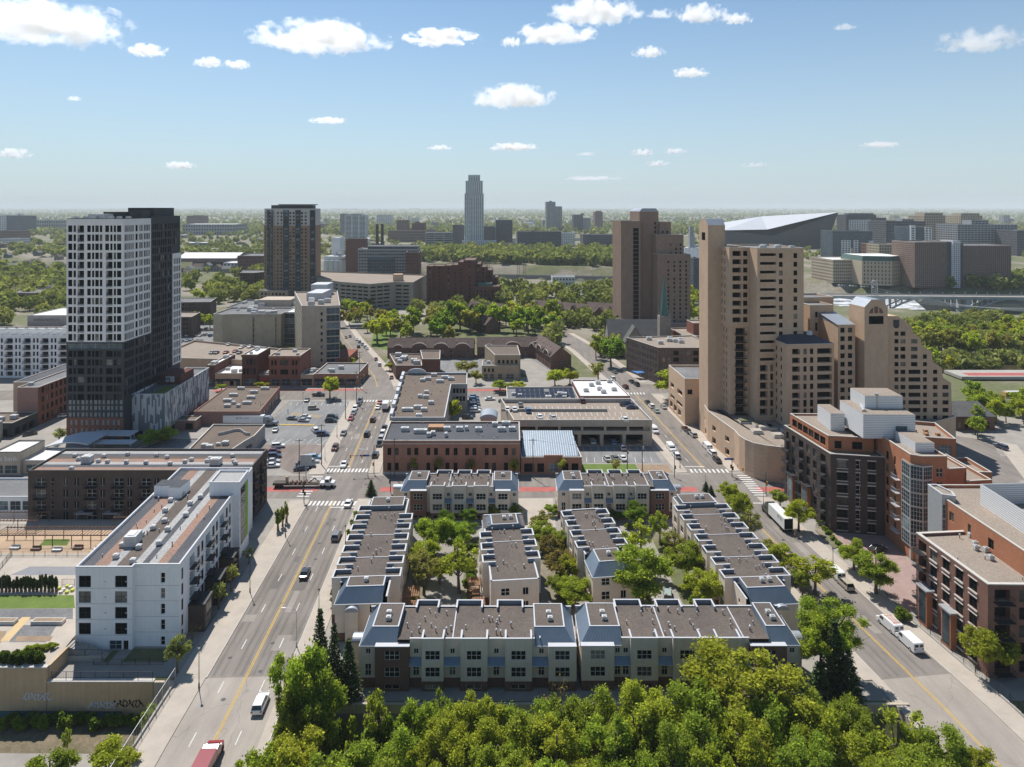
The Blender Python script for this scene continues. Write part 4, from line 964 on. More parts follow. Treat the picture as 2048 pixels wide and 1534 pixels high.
def left_side():
    P=[(-125.2,268.5),(-99.3,268.5),(-104,306),(-127.5,306)]
    B=Bldg('retail_building','low brown shop building with a wide gravel roof, semi trailer docked in front','shop building',ctr(P))
    B.vol(P,0,5.0,W_pink,{1:[(.5,3.4,[(2,6,'cw'),(7.5,11,'cw'),(13,16,'cw'),(18,22,'cw'),(24,28,'cw'),(30,35,'cw')])]},RF_brown,.35,M('rust_roof_edge',(.25,.11,.07),.7,.1))
    for px,py,w in [(467,792,3.4),(502,797,3.4),(455,803,3.4),(494,808,3.4),(455,814,2.4),(477,814,1.4),(467,808,1.3),(482,779,3),(508,786,3.2),(530,779,3.5)]: x,y=G(px,py,5); B.hv(x,y,5,w,1.4,1.1)
    B.vents(P,5,10,4); B.finish()
    P=[(-131.5,262),(-121.5,262),(-121.8,268.3),(-131.5,268.3)]; B=Bldg('loading_dock','small dock house beside the semi trailer','dock house',ctr(P)); B.vol(P,0,3.6,W_pink,{0:[(.3,2.8,[(6,9,'void',.4)])]},RF_brown,.3); B.finish()
    P=[(-107,224),(-93,224),(-91.8,234),(-90.5,240),(-91.3,252.5),(-110.5,252.5)]
    B=Bldg('retail_building','low shop building with a curved parapet facing the brown parking lot','shop building',ctr(P))
    B.vol(P,0,4.9,W_conc,{2:[(.6,3.2,[(1,4.6,'cw2')])],1:[(.6,3,[(2,6,'cw2')])]},RF_brown,.5,TRIMB)
    mb=MB(); pts=[(-104+i*1.4,241.5+4.5*math.sin(i*.42)**2,0) for i in range(9)]
    for a,b in zip(pts,pts[1:]): mb.quad((a[0],a[1],4.9),(b[0],b[1],4.9),(b[0],b[1],5.9),(a[0],a[1],5.9)); mb.quad((b[0],b[1]+.3,4.9),(a[0],a[1]+.3,4.9),(a[0],a[1]+.3,5.9),(b[0],b[1]+.3,5.9)); mb.quad((a[0],a[1],5.9),(b[0],b[1],5.9),(b[0],b[1]+.3,5.9),(a[0],a[1]+.3,5.9))
    B.part('curved_parapet',mb,[TRIMB]); B.units([(-106,226),(-94,226),(-94,238),(-106,238)],4.9,4,3,1.4,2.6); B.finish()
    P=[(-137,226),(-110.8,226),(-111,249),(-126,249)]; B=Bldg('loading_yard','flat concrete deck with a low kerb beside the curved parapet shop','deck',ctr(P)); B.vol(P,0,1.1,W_conc,{},RF_grey,.3,TRIMB); B.finish()
    # bank with white canopy roofs
    B=Bldg('bank_building','small grey bank with a white curved canopy roof on the far corner','bank',(-158,214,0))
    B.vol(rect(-166,-157.4,218.5,230),0,6.8,W_concd,{0:[(.3,2.9,[(1,3,'cw2'),(3.6,7.6,'cw2')])]},RF_white,.4,DKM); B.vol(rect(-157.3,-143,219.5,231),0,3.9,W_concd,{0:[(.3,2.8,[(1,5,'cw2'),(6,12,'cw2')])]},RF_white,.3,TRIM)
    mb=MB(); n=8; mb.loft([[(-158+a*15/n,y,4.6+1.9*math.sin(math.pi*a/n*.8)) for a in range(n+1)]+[(-158+a*15/n,y,4.2+1.9*math.sin(math.pi*a/n*.8)) for a in range(n,-1,-1)] for y in(230,241)]); B.part('curved_canopy',mb,[TRIM])
    mb=MB(); mb.box(-150,-135,241.5,247,4.6,5.0,0,True); mb.box(-147,-131,235,239,4.0,4.3,0,True)
    for x in(-149,-136): mb.box(x,x+.4,243,243.4,0,4.6)
    B.part('drive_through_canopy',mb,[TRIM]); text('us bank',2.2,M('bank_letter_white',(.7,.7,.68),.5,.03),(-161.6+158,218.42-214,5.1),(rad(90),0,0),B.root,'bank_lettering'); B.finish()
    # red brick warehouse
    P=[(-194.2,268),(-186,268),(-186,330),(-194.2,330)]; B=Bldg('brick_warehouse','three-storey red brick warehouse with a pink end wall beside the pale tower','warehouse',ctr(P))
    B.vol(P,0,14.6,W_red,{1:lambda L:rows(.6,4,3.6,.7,2.3,cols(L,22,1.35,1.4))},RF_grey,.4,TRIMB); mb=MB(); mb.quad((-194.15,267.96,0),(-186.05,267.96,0),(-186.05,267.96,14.9),(-194.15,267.96,14.9)); B.part('end_wall',mb,[W_pink]); B.units(P,14.6,5,9); B.finish()
    P=[(-206,282),(-194.6,282),(-194.6,320),(-206,320)]; B=Bldg('warehouse','plain brown warehouse with a dark flat roof behind the pink end wall','warehouse',ctr(P)); B.vol(P,0,13.2,W_tan,{},RF_dark,.3); B.finish()
    P=[(-215,254),(-186,254),(-186,267.6),(-215,267.6)]; B=Bldg('commercial_building','low dark building with rooftop units before the pink end wall','commercial block',ctr(P)); B.vol(P,0,5,W_dkgrey,{0:[(.5,3,cols(29,6,3,1))],1:[(.5,3,cols(13,3,2.6,1))]},RF_brown,.4); B.units(P,5,7,5,1.6,3); B.finish()
    P=[(-222,240),(-188.4,240),(-188.4,252.5),(-222,252.5)]; B=Bldg('commercial_building','grey shopfront building with white piers at the left picture edge','commercial block',ctr(P)); B.vol(P,0,6.2,W_conc,{0:[(.4,4.6,cols(33,7,3.4,1))],1:[(.4,4.6,cols(12,3,2.8,.8))]},RF_white,.5,TRIM); B.units(P,6.2,4,6); B.finish()
    # white balcony apartments
    P=[(-292,344),(-206,344),(-206,364),(-292,364)]; B=Bldg('apartment_building','long white apartment building with dark balconies left of the pale tower','apartment block',ctr(P))
    c=[]; x=1.0
    while x<84: c+=[(x,x+3.4,'void',1.2),(x+4.6,x+5.6,'d1'),(x+6.4,x+7.4,'d1')]; x+=9.0
    B.vol(P,0,20.6,W_white,{0:rows(.4,6,3.35,.5,2.2,c)},RF_grey,.7,TRIM)
    x=-291.0
    for j in range(9):
        for i in range(1,6): balcony(B,(x+1.7+j*9.0,344,.4+3.35*i+.4),0,3.6,1.2)
    for i in range(16):
        mb=MB(); xx=-290+i*5.2; mb.poly([(xx,346,20.7),(xx+3.6,346,20.7),(xx+3.6,346,22.6)]); mb.poly([(xx+3.6,360,22.6),(xx+3.6,360,20.7),(xx,360,20.7)]); mb.quad((xx,346,20.7),(xx+3.6,346,22.6),(xx+3.6,360,22.6),(xx,360,20.7)); mb.quad((xx+3.6,346,20.7),(xx+3.6,360,20.7),(xx+3.6,360,22.6),(xx+3.6,346,22.6)); B.part('roof_monitor',mb,[RF_white])
    B.finish()
    P=[(-330,372),(-250,372),(-250,400),(-330,400)]; B=Bldg('warehouse','wide flat white-roofed warehouse behind the white apartments','warehouse',ctr(P)); B.vol(P,0,15.5,W_redd,{},RF_white,.6); B.units(P,15.5,12,7,1.2,2); B.finish()
    P=[(-290,409),(-232,409),(-232,440),(-290,440)]; B=Bldg('institute_building','brick building with a white upper wall carrying faded black lettering','institute building',ctr(P))
    B.vol(P,0,13,W_redd,{0:rows(1,3,4,1,2,cols(58,12,2,2))},RF_white,0); B.vol(rect(-290.2,-231.8,408.8,440.2),13,21,W_conc,{},RF_white,.4); text('AVEDA INSTITUTE',1.95,SIGG,(-278.5+261,408.74-424.5,18.6),(rad(90),0,0),B.root,'wall_lettering'); B.finish()
left_side()
def hospital():
    B=Bldg('clinic_tower','slender grey concrete clinic tower with a glazed end and white rooftop plant','office tower',(-103,372,0))
    a=(-113,367); b=(-99.8,366.5); c=(-92.8,368.5); z=32.2
    d=(-111,434); e=(-137,430)
    P=[a,b,c,d,e]; gl=[(1.2+i*3.9,4.5+i*3.9,[(.2,6.9,'cb')]) for i in range(8)]
    cl=lambda L:[(1.4+i*3.9,4.2+i*3.9,[(2+j*6,7.2+j*6,'cb') for j in range(int((L-4)/6))]) for i in range(8)]
    B.vol(P,0,z,W_concd,{0:[(3+i*3.55,4.7+i*3.55,[(10.2,11.3,'d1')]) for i in range(8)],1:gl,2:cl,4:lambda L:[(2+i*3.7,4.2+i*3.7,cols(L,24,1.0,1,None)) for i in range(8)]},RF_tan,.8,TRIM)
    for (x0,x1,y0,y1,h) in((-118,-109,392,412,4.5),(-122,-112,414,428,7)): mb=MB(); mb.box(x0,x1,y0,y1,z,z+h); B.part('plant_room',mb,[TRIM])
    for x,y in((-110,374),(-106,379),(-112,382),(-104,385),(-114,388)): B.hv(x,y,z,3,2.6,2.4)
    mb=MB(); mb.box(-97,-88.5,368,392,0,4.6); B.part('entrance_block',mb,[W_red]); B.finish()
    P=[(-186,425),(-179,422),(-174,424),(-143.5,424),(-143.5,452),(-186,452)]
    B=Bldg('clinic_building','broad windowless grey concrete clinic with vertical slots','clinic',ctr(P))
    B.vol(P,0,19,W_concd,{2:[(2+i*3.2,4.6+i*3.2,[(13,13.9,'cb'),(27-.4,27.6,'cb')]) for i in range(5)]},RF_grey,.8); 
    for i,(x0,x1) in enumerate(((-173.6,-160.9),(-159.5,-146.8))): mb=MB(); mb.box(x0,x1,423.4,423.98,0,18.6); B.part('precast_panel',mb,[W_concd])
    B.units(P,19,12,5,1.5,3.5); B.finish()
    P=[(-143.4,430),(-134,430),(-134,450),(-143.4,450)]; B=Bldg('glass_link','green glass link between the two grey clinic buildings','glass link',ctr(P)); B.vol(P,0,19.5,W_conc,{0:[(.6+i*3.1,3.4+i*3.1,[(.3,9.1,'cb')]) for i in range(6)]},RF_white,.5,TRIM); B.finish()
    P=[(-190,455),(-136,455),(-136,490),(-190,490)]; B=Bldg('clinic_building','grey clinic block with a blue-grey roof edge, rear of the slotted clinic','clinic',ctr(P)); B.vol(P,0,19,W_concd,{0:[(14,17,[(20,52,'cb')])]},RF_grey,.8,GREYM); mb=MB(); mb.box(-172,-150,462,480,19,23.5); B.part('plant_room',mb,[W_concd]); B.units(P,19,8,8,2,4); B.finish()
    # deck car park and little shops in front
    P=[(-185,352),(-125,345),(-122,372),(-185,398)]; B=Bldg('parking_deck','low tan parking deck with a few red and dark cars behind the old brick shops','parking deck',ctr(P))
    B.vol(P,0,7.6,W_tan,{0:[(2.4,4.8,[(35+i*2,36.1+i*2,'void',.6) for i in range(5)])]},RF_tan,1.0); B.finish()
    def shop(x0,x1,y0,y1,z,mat,label,rw,roof=RF_tan,name='brick_shop',cornice=None,cat='shop building'):
        P=rect(x0,x1,y0,y1); B=Bldg(name,label,cat,ctr(P)); B.vol(P,0,z,mat,{0:rw},roof,.6,cornice or TRIMB)
        if z>9:
            mb=MB(); mb.box(x0-.3,x1+.3,y0-.45,y0-.02,z-.5,z+.5); B.part('cornice',mb,[W_brown2 if mat is W_redd else W_brickO])
        if z<7:
            mb=MB(); mb.quad((x0+.4,y0-1.4,2.7),(x1-.4,y0-1.4,2.7),(x1-.4,y0-.02,3.5),(x0+.4,y0-.02,3.5)); B.part('awning',mb,[DKM if mat is not W_red else M('red_awning',(.4,.05,.04),.8,.1)])
        B.units(P,z,3,2,1.4,2.4); B.finish()
    Y=327.5; k=Y/F; X=lambda p:(p-1024)*k
    shop(X(538),X(600),Y,345,14,W_red,'three-storey red brick corner shop block with a broad centre window and awnings',[(.3,3.4,[(1,5,'cw2'),(6,10,'cw2'),(11,14,'cw2')]),(5.6,8,[(1,2,'d1'),(2.6,3.6,'d1'),(5.4,9.2,'d4'),(11,12,'d1'),(12.6,13.6,'d1')]),(10,12.4,[(1,2,'d1'),(2.6,3.6,'d1'),(5.4,9.2,'d4'),(11,12,'d1'),(12.6,13.6,'d1')])])
    shop(X(484),X(515),Y,345,14.6,W_redd,'narrow three-storey dark red brick shop with arched windows and a white roof',[(.3,3.4,[(.6,6.6,'cw2')]),(5.6,8.6,[(.6,1.7,'d1'),(2.2,3.3,'d1'),(3.8,4.9,'d1'),(5.4,6.5,'d1')]),(10,13,[(.6,1.7,'d1'),(2.2,3.3,'d1'),(3.8,4.9,'d1'),(5.4,6.5,'d1')])],RF_white)
    shop(X(516),X(537),Y+1,336,4.6,W_red,'one-storey shop with a red mural between the two brick shop blocks',[(.3,2.6,[(1,4,'d2')])])
    shop(X(430),X(483),Y,350,5.6,W_tan,'low tan shop with a bright white roof beside the narrow brick shop',[(.3,2.9,[(1,4,'cw2'),(7,9,'door'),(10,12,'cw2')])],RF_white)
    shop(X(415),X(429),Y,352,9.6,W_redd,'dark two-storey shop at the end of the old brick row',[(.3,3,[(.4,2.8,'cw2')])],RF_white)
    shop(X(601),X(627),Y,340,5,W_tan,'small shop with a dark awning and grey roof beside the red brick corner block',[(.3,2.8,[(.6,5.5,'cw2')])],RF_grey)
    shop(X(628),X(716),Y,351,5.4,W_brickO,'long low corner shop with a grey roof and red awning by the crossing',[(.3,2.8,[(1,5,'cw2'),(6,10,'cw2'),(11,15,'cw2'),(16,20,'cw2')])],RF_grey)
hospital()
# ------------------------------------------------------------ tan brick tower group
def tan_towers():
    B=Bldg('apartment_tower','tall tan brick tower with a slim gabled shaft and stacked dark balconies','tower',(88,255,0))
    d=(-.1,.995); e=(.995,.1)
    def qd(p,a,b): return [p,(p[0]+e[0]*a,p[1]+e[1]*a),(p[0]+e[0]*a+d[0]*b,p[1]+e[1]*a+d[1]*b),(p[0]+d[0]*b,p[1]+d[1]*b)]
    S=qd((72.9,254),6.6,8.8); B.vol(S,0,79,W_tan,{3:[(73.2,76.2,[(2.6,6.2,'d2')])]},RF_grey,0)
    mb=MB(); c=[(x,y) for x,y in S]; m1=((c[3][0]+c[0][0])/2,(c[3][1]+c[0][1])/2); m2=((c[1][0]+c[2][0])/2,(c[1][1]+c[2][1])/2)
    lo,hi=79,81.4; A=[(*p,lo) for p in c]
    f=lambda p,q,t,z:(p[0]+(q[0]-p[0])*t,p[1]+(q[1]-p[1])*t,z)
    r0a,r0b=f(c[3],c[0],.3,hi),f(c[3],c[0],.7,hi); r1a,r1b=f(c[2],c[1],.3,hi),f(c[2],c[1],.7,hi)
    mb.poly([A[3],A[0],r0b,r0a],1); mb.poly([A[1],A[2],r1a,r1b],1); mb.quad(A[0],A[1],r1b,r0b,0); mb.quad(r0b,r1b,r1a,r0a,0); mb.quad(A[2],A[3],r0a,r1a,0)
    B.part('gabled_cap',mb,[GREYM,W_tan])
    # lower-left vol A and vol B with wing C
    zr=70.6; base=10.5; fh=3.13
    A_=qd((79.1,247.4),7.2,9); Bv=qd((86.6,241),17.2,26); zo=43.5
    fa=[]; 
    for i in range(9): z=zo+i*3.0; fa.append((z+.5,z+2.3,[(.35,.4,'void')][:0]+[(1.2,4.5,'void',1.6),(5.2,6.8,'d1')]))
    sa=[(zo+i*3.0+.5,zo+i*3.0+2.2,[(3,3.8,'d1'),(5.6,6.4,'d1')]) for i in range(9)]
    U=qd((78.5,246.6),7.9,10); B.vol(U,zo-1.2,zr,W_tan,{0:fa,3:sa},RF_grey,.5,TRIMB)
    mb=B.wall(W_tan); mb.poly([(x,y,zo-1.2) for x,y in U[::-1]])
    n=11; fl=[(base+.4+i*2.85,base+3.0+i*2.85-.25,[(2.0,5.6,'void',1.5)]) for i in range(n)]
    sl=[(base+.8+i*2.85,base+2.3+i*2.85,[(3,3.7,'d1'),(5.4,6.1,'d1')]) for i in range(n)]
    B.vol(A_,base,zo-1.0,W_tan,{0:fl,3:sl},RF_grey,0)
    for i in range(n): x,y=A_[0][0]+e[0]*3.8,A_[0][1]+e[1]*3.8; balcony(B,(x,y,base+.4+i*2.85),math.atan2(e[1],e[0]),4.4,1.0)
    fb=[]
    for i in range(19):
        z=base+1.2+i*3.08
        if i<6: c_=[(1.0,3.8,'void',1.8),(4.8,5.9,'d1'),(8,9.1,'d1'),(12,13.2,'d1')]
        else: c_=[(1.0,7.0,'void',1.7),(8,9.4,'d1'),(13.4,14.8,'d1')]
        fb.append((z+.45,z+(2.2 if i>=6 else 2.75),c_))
    sb=[(base+1.6+i*3.08,base+3.1+i*3.08,[(3.0,3.6,'d1')]) for i in range(19)]
    B.vol(Bv,base-3,zr,W_tan,{0:fb,3:sb},RF_grey,.6,TRIMB)
    for i in range(6,19):        # solid balcony fronts
        z=base+1.2+i*3.08; x,y=Bv[0][0]+e[0]*4,Bv[0][1]+e[1]*4; mb=MB(); mb.obox((x-.02,y-.06),e,3.1,.08,z+.3,z+1.25); B.part('balcony_front',mb,[W_tan])
    for i in range(7): B.hv(90+i*1.8,246+(i%3)*4,zr,1.8,1.6,1.2)
    # wing C
    Cw=qd((94,233.4),17,14); zc=38.6
    fc=[]
    for i in range(9):
        z=base+.3+i*3.0
        if z+3>zc: break
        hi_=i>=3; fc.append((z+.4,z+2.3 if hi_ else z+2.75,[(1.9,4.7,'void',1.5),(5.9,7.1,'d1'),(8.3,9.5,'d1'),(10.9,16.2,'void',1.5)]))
    B.vol(Cw,base-2,zc,W_tan,{0:fc,3:[(base+.8+i*3.0,base+2.3+i*3.0,[(6,7,'d1'),(9.5,10.5,'d1')]) for i in range(9)]},RF_dark,.1)
    mb=MB(); I=[(*p,zc+.12) for p in Cw]; pk=(Cw[2][0]-6,Cw[2][1]-1,zc+3.2); pk2=(Cw[3][0]+3,Cw[3][1]-1,zc+2.8)
    mb.quad(I[0],I[1],pk,pk2); mb.poly([I[1],I[2],pk]); mb.poly([I[3],I[0],pk2]); mb.quad(I[2],I[3],pk2,pk); B.part('hipped_roof',mb,[RF_dark]); mb=MB(); mb.tube((105,241,zc+2),(105,241,zc+3.4),1.0,.9,10); B.part('roof_vent',mb,[HVAC])
    # wing D with metal slope
    D=qd((114.6,240),6.4,16); zd=44.4
    B.vol(D,base-2,zd,W_tan,{0:[(base+1+i*3,base+2.7+i*3,[(.9,2.5,'d1'),(3.7,5.3,'d1')]) for i in range(11)]},RF_grey,0)
    mb=MB(); a,b,c,dd=[(*p,zd+.02) for p in D]; 
    mb.quad((a[0]-.3,a[1]-.3,zd-.1),(b[0]+.2,b[1]-.3,zd-.1),(c[0],c[1],zd+3.2),(dd[0]-.3,dd[1],zd+3.2)); mb.poly([b,c,(c[0],c[1],zd+3.2)]); mb.poly([dd,a,(dd[0],dd[1],zd+3.2)]); mb.quad(c,dd,(dd[0],dd[1],zd+3.2),(c[0],c[1],zd+3.2)); B.part('metal_roof_slope',mb,[GREYM,W_tan])
    D2=qd((110,252),9,14); B.vol(D2,base,49,W_tan,{0:[(40,43,[(2,3,'d1'),(5,6,'d1')]),(45,47,[(2,3,'d1'),(5,6,'d1')])]},RF_grey,.5,TRIMB)
    B.finish()
    B=Bldg('apartment_building','stepped tan brick block with a gabled lift tower and staircase-shaped end','apartment block',(140,248,0))
    E_=qd((122.9,238),8.6,9); ze=50.8
    B.vol(E_,base-3,ze,W_tan,{0:[(44.8,47.6,[(1.6,7.1,'d1')])]},RF_grey,0)
    mb=MB(); c=E_; hi=53.4
    mb.poly([(*c[0],ze),(*c[1],ze),f(c[0],c[1],.68,hi),f(c[0],c[1],.3,hi)],1); mb.poly([(*c[2],ze),(*c[3],ze),f(c[3],c[2],.3,hi),f(c[3],c[2],.68,hi)],1)
    mb.quad((*c[3],ze),(*c[0],ze),f(c[0],c[1],.3,hi),f(c[3],c[2],.3,hi)); mb.quad(f(c[0],c[1],.3,hi),f(c[0],c[1],.68,hi),f(c[3],c[2],.68,hi),f(c[3],c[2],.3,hi)); mb.quad(f(c[0],c[1],.68,hi),(*c[1],ze),(*c[2],ze),f(c[3],c[2],.68,hi))
    B.part('gabled_cap',mb,[GREYM,W_tan])
    mb=MB(); o=lambda u,z:(c[0][0]+e[0]*u+.01,c[0][1]+e[1]*u-.05,z)
    mb.poly([o(1.6,48.6),o(3.2,48.6),o(3.2,50.7),o(2.2,49.9)]); mb.quad(o(3.6,48.6),o(5.0,48.6),o(5.0,50.9),o(3.6,50.9)); mb.poly([o(5.4,48.6),o(7.0,48.6),o(6.4,49.9),o(5.4,50.7)]); B.part('arched_louvre',mb,[W_brown2])
    # staircase wing
    Y=243.0; k=Y/F; prof=[(1774,845),(1774,632),(1795,632),(1822,650),(1826,665),(1843,678),(1843,690),(1864,704),(1864,722),(1884,736),(1885,754),(1902,766),(1904,845)]
    pr=[((px-CX)*k,ZW(py,Y)) for px,py in prof]; x0=pr[0][0]
    top=lambda x:next((pr[i][1]+(pr[i+1][1]-pr[i][1])*((x-pr[i][0])/max(1e-6,pr[i+1][0]-pr[i][0])) for i in range(len(pr)-1) if pr[i][0]<=x<=pr[i+1][0] and pr[i+1][0]>pr[i][0]),0)
    mb=B.wall(W_tan); dep=17
    for (xa,za),(xb,zb) in zip(pr,pr[1:]):
        mb.quad((xb,Y,zb),(xa,Y,za),(xa-2,Y+dep,za),(xb-2,Y+dep,zb))
    mb.poly([(x-2,Y+dep,z) for x,z in pr])
    # front face as floor bands with openings
    xs=[(1789,1797),(1801,1811),(1822,1835),(1846,1854),(1866,1875),(1885,1897)]
    z=pr[0][1]; lvl=[z]
    fl=[]; zz=9.5
    while zz<46: fl.append(zz); zz+=2.72
    def band(za,zb,op):
        n=18; L=pr[-1][0]-x0
        # split in x where the stepped top cuts in
        segs=[]; xx=x0
        cuts=[x0+L*i/120 for i in range(121)]
        start=None
        for a,b in zip(cuts,cuts[1:]):
            ok=min(top((a+b)/2),99)>=zb-.01
            if ok and start is None: start=a
            if (not ok) and start is not None: segs.append((start,a)); start=None
        if start is not None: segs.append((start,cuts[-1]))
        for a,b in segs:
            oo=[(q0-a,q1-a,st) for q0,q1,st in op if q0>a+.3 and q1<b-.3]
            B.facade((a,Y),(b,Y),za,zb,[(za+.45,zb-.75,oo)] if oo and zb-za>2 else [],W_tan,.3,'d1')
    for i,zf in enumerate(fl):
        op=[((a-CX)*k,(b-CX)*k,'d1') for a,b in xs]
        if i<7: op=op[:2]+[((1817-CX)*k,(1841-CX)*k,'void')]+op[3:]
        band(zf,zf+2.72,op)
    # fill slivers between band tops and the stepped outline
    n=120; L=pr[-1][0]-x0
    for i in range(n):
        a,b=x0+L*i/n,x0+L*(i+1)/n; t0,t1=top(a+1e-4),top(b-1e-4); zf=9.5
        while zf+2.72<=min(top((a+b)/2),99)+.01: zf+=2.72
        if min(t0,t1)>zf: mb.quad((a,Y+.002,zf),(b,Y+.002,zf),(b,Y+.002,t1),(a,Y+.002,t0))
    mb2=MB(); mb2.box(x0+.2,pr[-1][0]-.2,Y+.1,Y+.4,5,9.6); B.part('base_wall',mb2,[W_tan])
    x=(1792-CX)*k; mb=MB(); mb.quad((x-1,Y-.03,43),(x+1.2,Y-.03,43),(x+1.2,Y-.03,45.6),(x-1,Y-.03,45.6)); B.part('arched_window',mb,[GLB])
    mb=MB(); mb.box(x0+1.5,x0+4,Y+8,Y+11,46,50); B.part('chimney',mb,[W_brown]); 
    B.vol(qd((112,262),12,12),base,50.5,W_tan,{0:[(46,48,[(1,9,'void',.6)])]},RF_grey,.6); B.finish()
    # curved podium with planted terrace
    Pd=[(1352,765),(1377,800),(1395,843),(1416,883),(1440,904),(1469,928)]
    Q=[G(*p) for p in Pd]; cur=[G(1478,940),G(1490,949),G(1508,957),G(1535,963),G(1567,967)]
    P=Q[2:]+cur+[(96,212),(118,221),(158,243),(158,262),(95,268),(73.5,268)]
    B=Bldg('podium_building','curved brick podium wall with a planted roof terrace under the tan tower','podium',ctr(P))
    fc={}
    for i in range(3): fc[i]=(lambda L:[(1,3.2,cols(L,max(1,int(L/7)),3.4,1.5)),(5.6,7.4,cols(L,max(1,int(L/9)),3.2,2))])
    B.vol(P,0,10.2,W_tan,{**{k_:v for k_,v in fc.items() if k_<5}},RF_tan,1.0,TRIMB,st='void',depth=.8)
    B.vol([(68,268.5),(94,268.5),(93,292),(67,292)],0,17.5,W_tan,{3:[(1.5,4,[(2,6,'void'),(8,12,'void'),(14,18,'void')]),(5.5,7,[(3,9,'void'),(12,20,'void')]),(10,12,[(3,8,'void'),(13,20,'void')])],0:[(12,14,[(1,3,'void')])]},RF_grey,.8,TRIMB,depth=.8)
    rr=random.Random(3); T=[(84,226),(88,214),(94,213),(96,226),(92,236),(84,240),(79,240)]
    for i in range(16):
        x,y=rr.uniform(77,97),rr.uniform(214,240)
        if inpoly(x,y,[(76,240),(80,229),(88,216),(96,214),(98,231),(86,240)]): 
            w_,d_=rr.uniform(1.2,2.6),rr.uniform(1,2); mb=MB(); mb.box(x-w_,x+w_,y-d_,y+d_,10.2,10.2+rr.uniform(.5,1.1),0); mb.box(x-w_+.2,x+w_-.2,y-d_+.2,y+d_-.2,10.7,11.35,1); B.part('planter',mb,[TRIMB,GRD if i%2 else A_side])
    B.finish()
tan_towers()
def river_tower():
    B=Bldg('apartment_tower','dark brown river tower with stepped shoulders behind the church spire','tower',(100,500,0)); Y=482; k=Y/F
    X=lambda p:(p-CX)*k; Z=lambda p:ZW(p,Y)
    def blk(a,b,top,dy,dep,fac=None): P=[(X(a),Y+dy),(X(b),Y+dy),(X(b)-3,Y+dy+dep),(X(a)-3,Y+dy+dep)]; B.vol(P,0,Z(top),W_tanD,fac or {},RF_grey,.4,TRIMB); return P
    ws=lambda top,n,fr:(lambda L:[(6+i*2.95,7.7+i*2.95,[(q*L,q*L+1.2,'d1') for q in fr]) for i in range(n)])
    rec=[(4+i*2.95,6.7+i*2.95,[(8.6,12.6,'void',1.5),(2,3.1,'d1'),(5.2,6.3,'d1')]) for i in range(23)]
    blk(1242,1281,443,0,20,{0:rec}); blk(1281.5,1320,424,5,22,{0:ws(0,24,(.78,))}); blk(1320.5,1343,445,2,20,{0:ws(0,22,(.2,.6))}); blk(1310,1365,470,-3,18,{0:ws(0,19,(.5,.7,.86))}); blk(1311,1376,508,-7,18,{0:ws(0,15,(.3,.48,.66,.84))}); blk(1296,1376,640,-16,12)
    mb=MB(); x0,x1=X(1281.5),X(1320); z=Z(424); mb.poly([(x0,Y+4.98,z+.5),(x1,Y+4.98,z+.5),(x1-2,Y+4.98,z+2.6),(x0+2,Y+4.98,z+2.6)]); mb.quad((x0+2,Y+4.98,z+2.6),(x1-2,Y+4.98,z+2.6),(x1-4,Y+26,z+2.6),(x0,Y+26,z+2.6)); mb.quad((x1,Y+5,z+.5),(x1-3,Y+27,z+.5),(x1-4,Y+26,z+2.6),(x1-2,Y+5,z+2.6)); mb.quad((x0-3,Y+27,z+.5),(x0,Y+5,z+.5),(x0+2,Y+5,z+2.6),(x0,Y+26,z+2.6)); B.part('metal_cap',mb,[GREYM])
    B.finish()
W_tanD=brick('brown_tan_brick',(.31,.21,.155),(.27,.18,.135),(.28,.21,.17),.2)
river_tower()
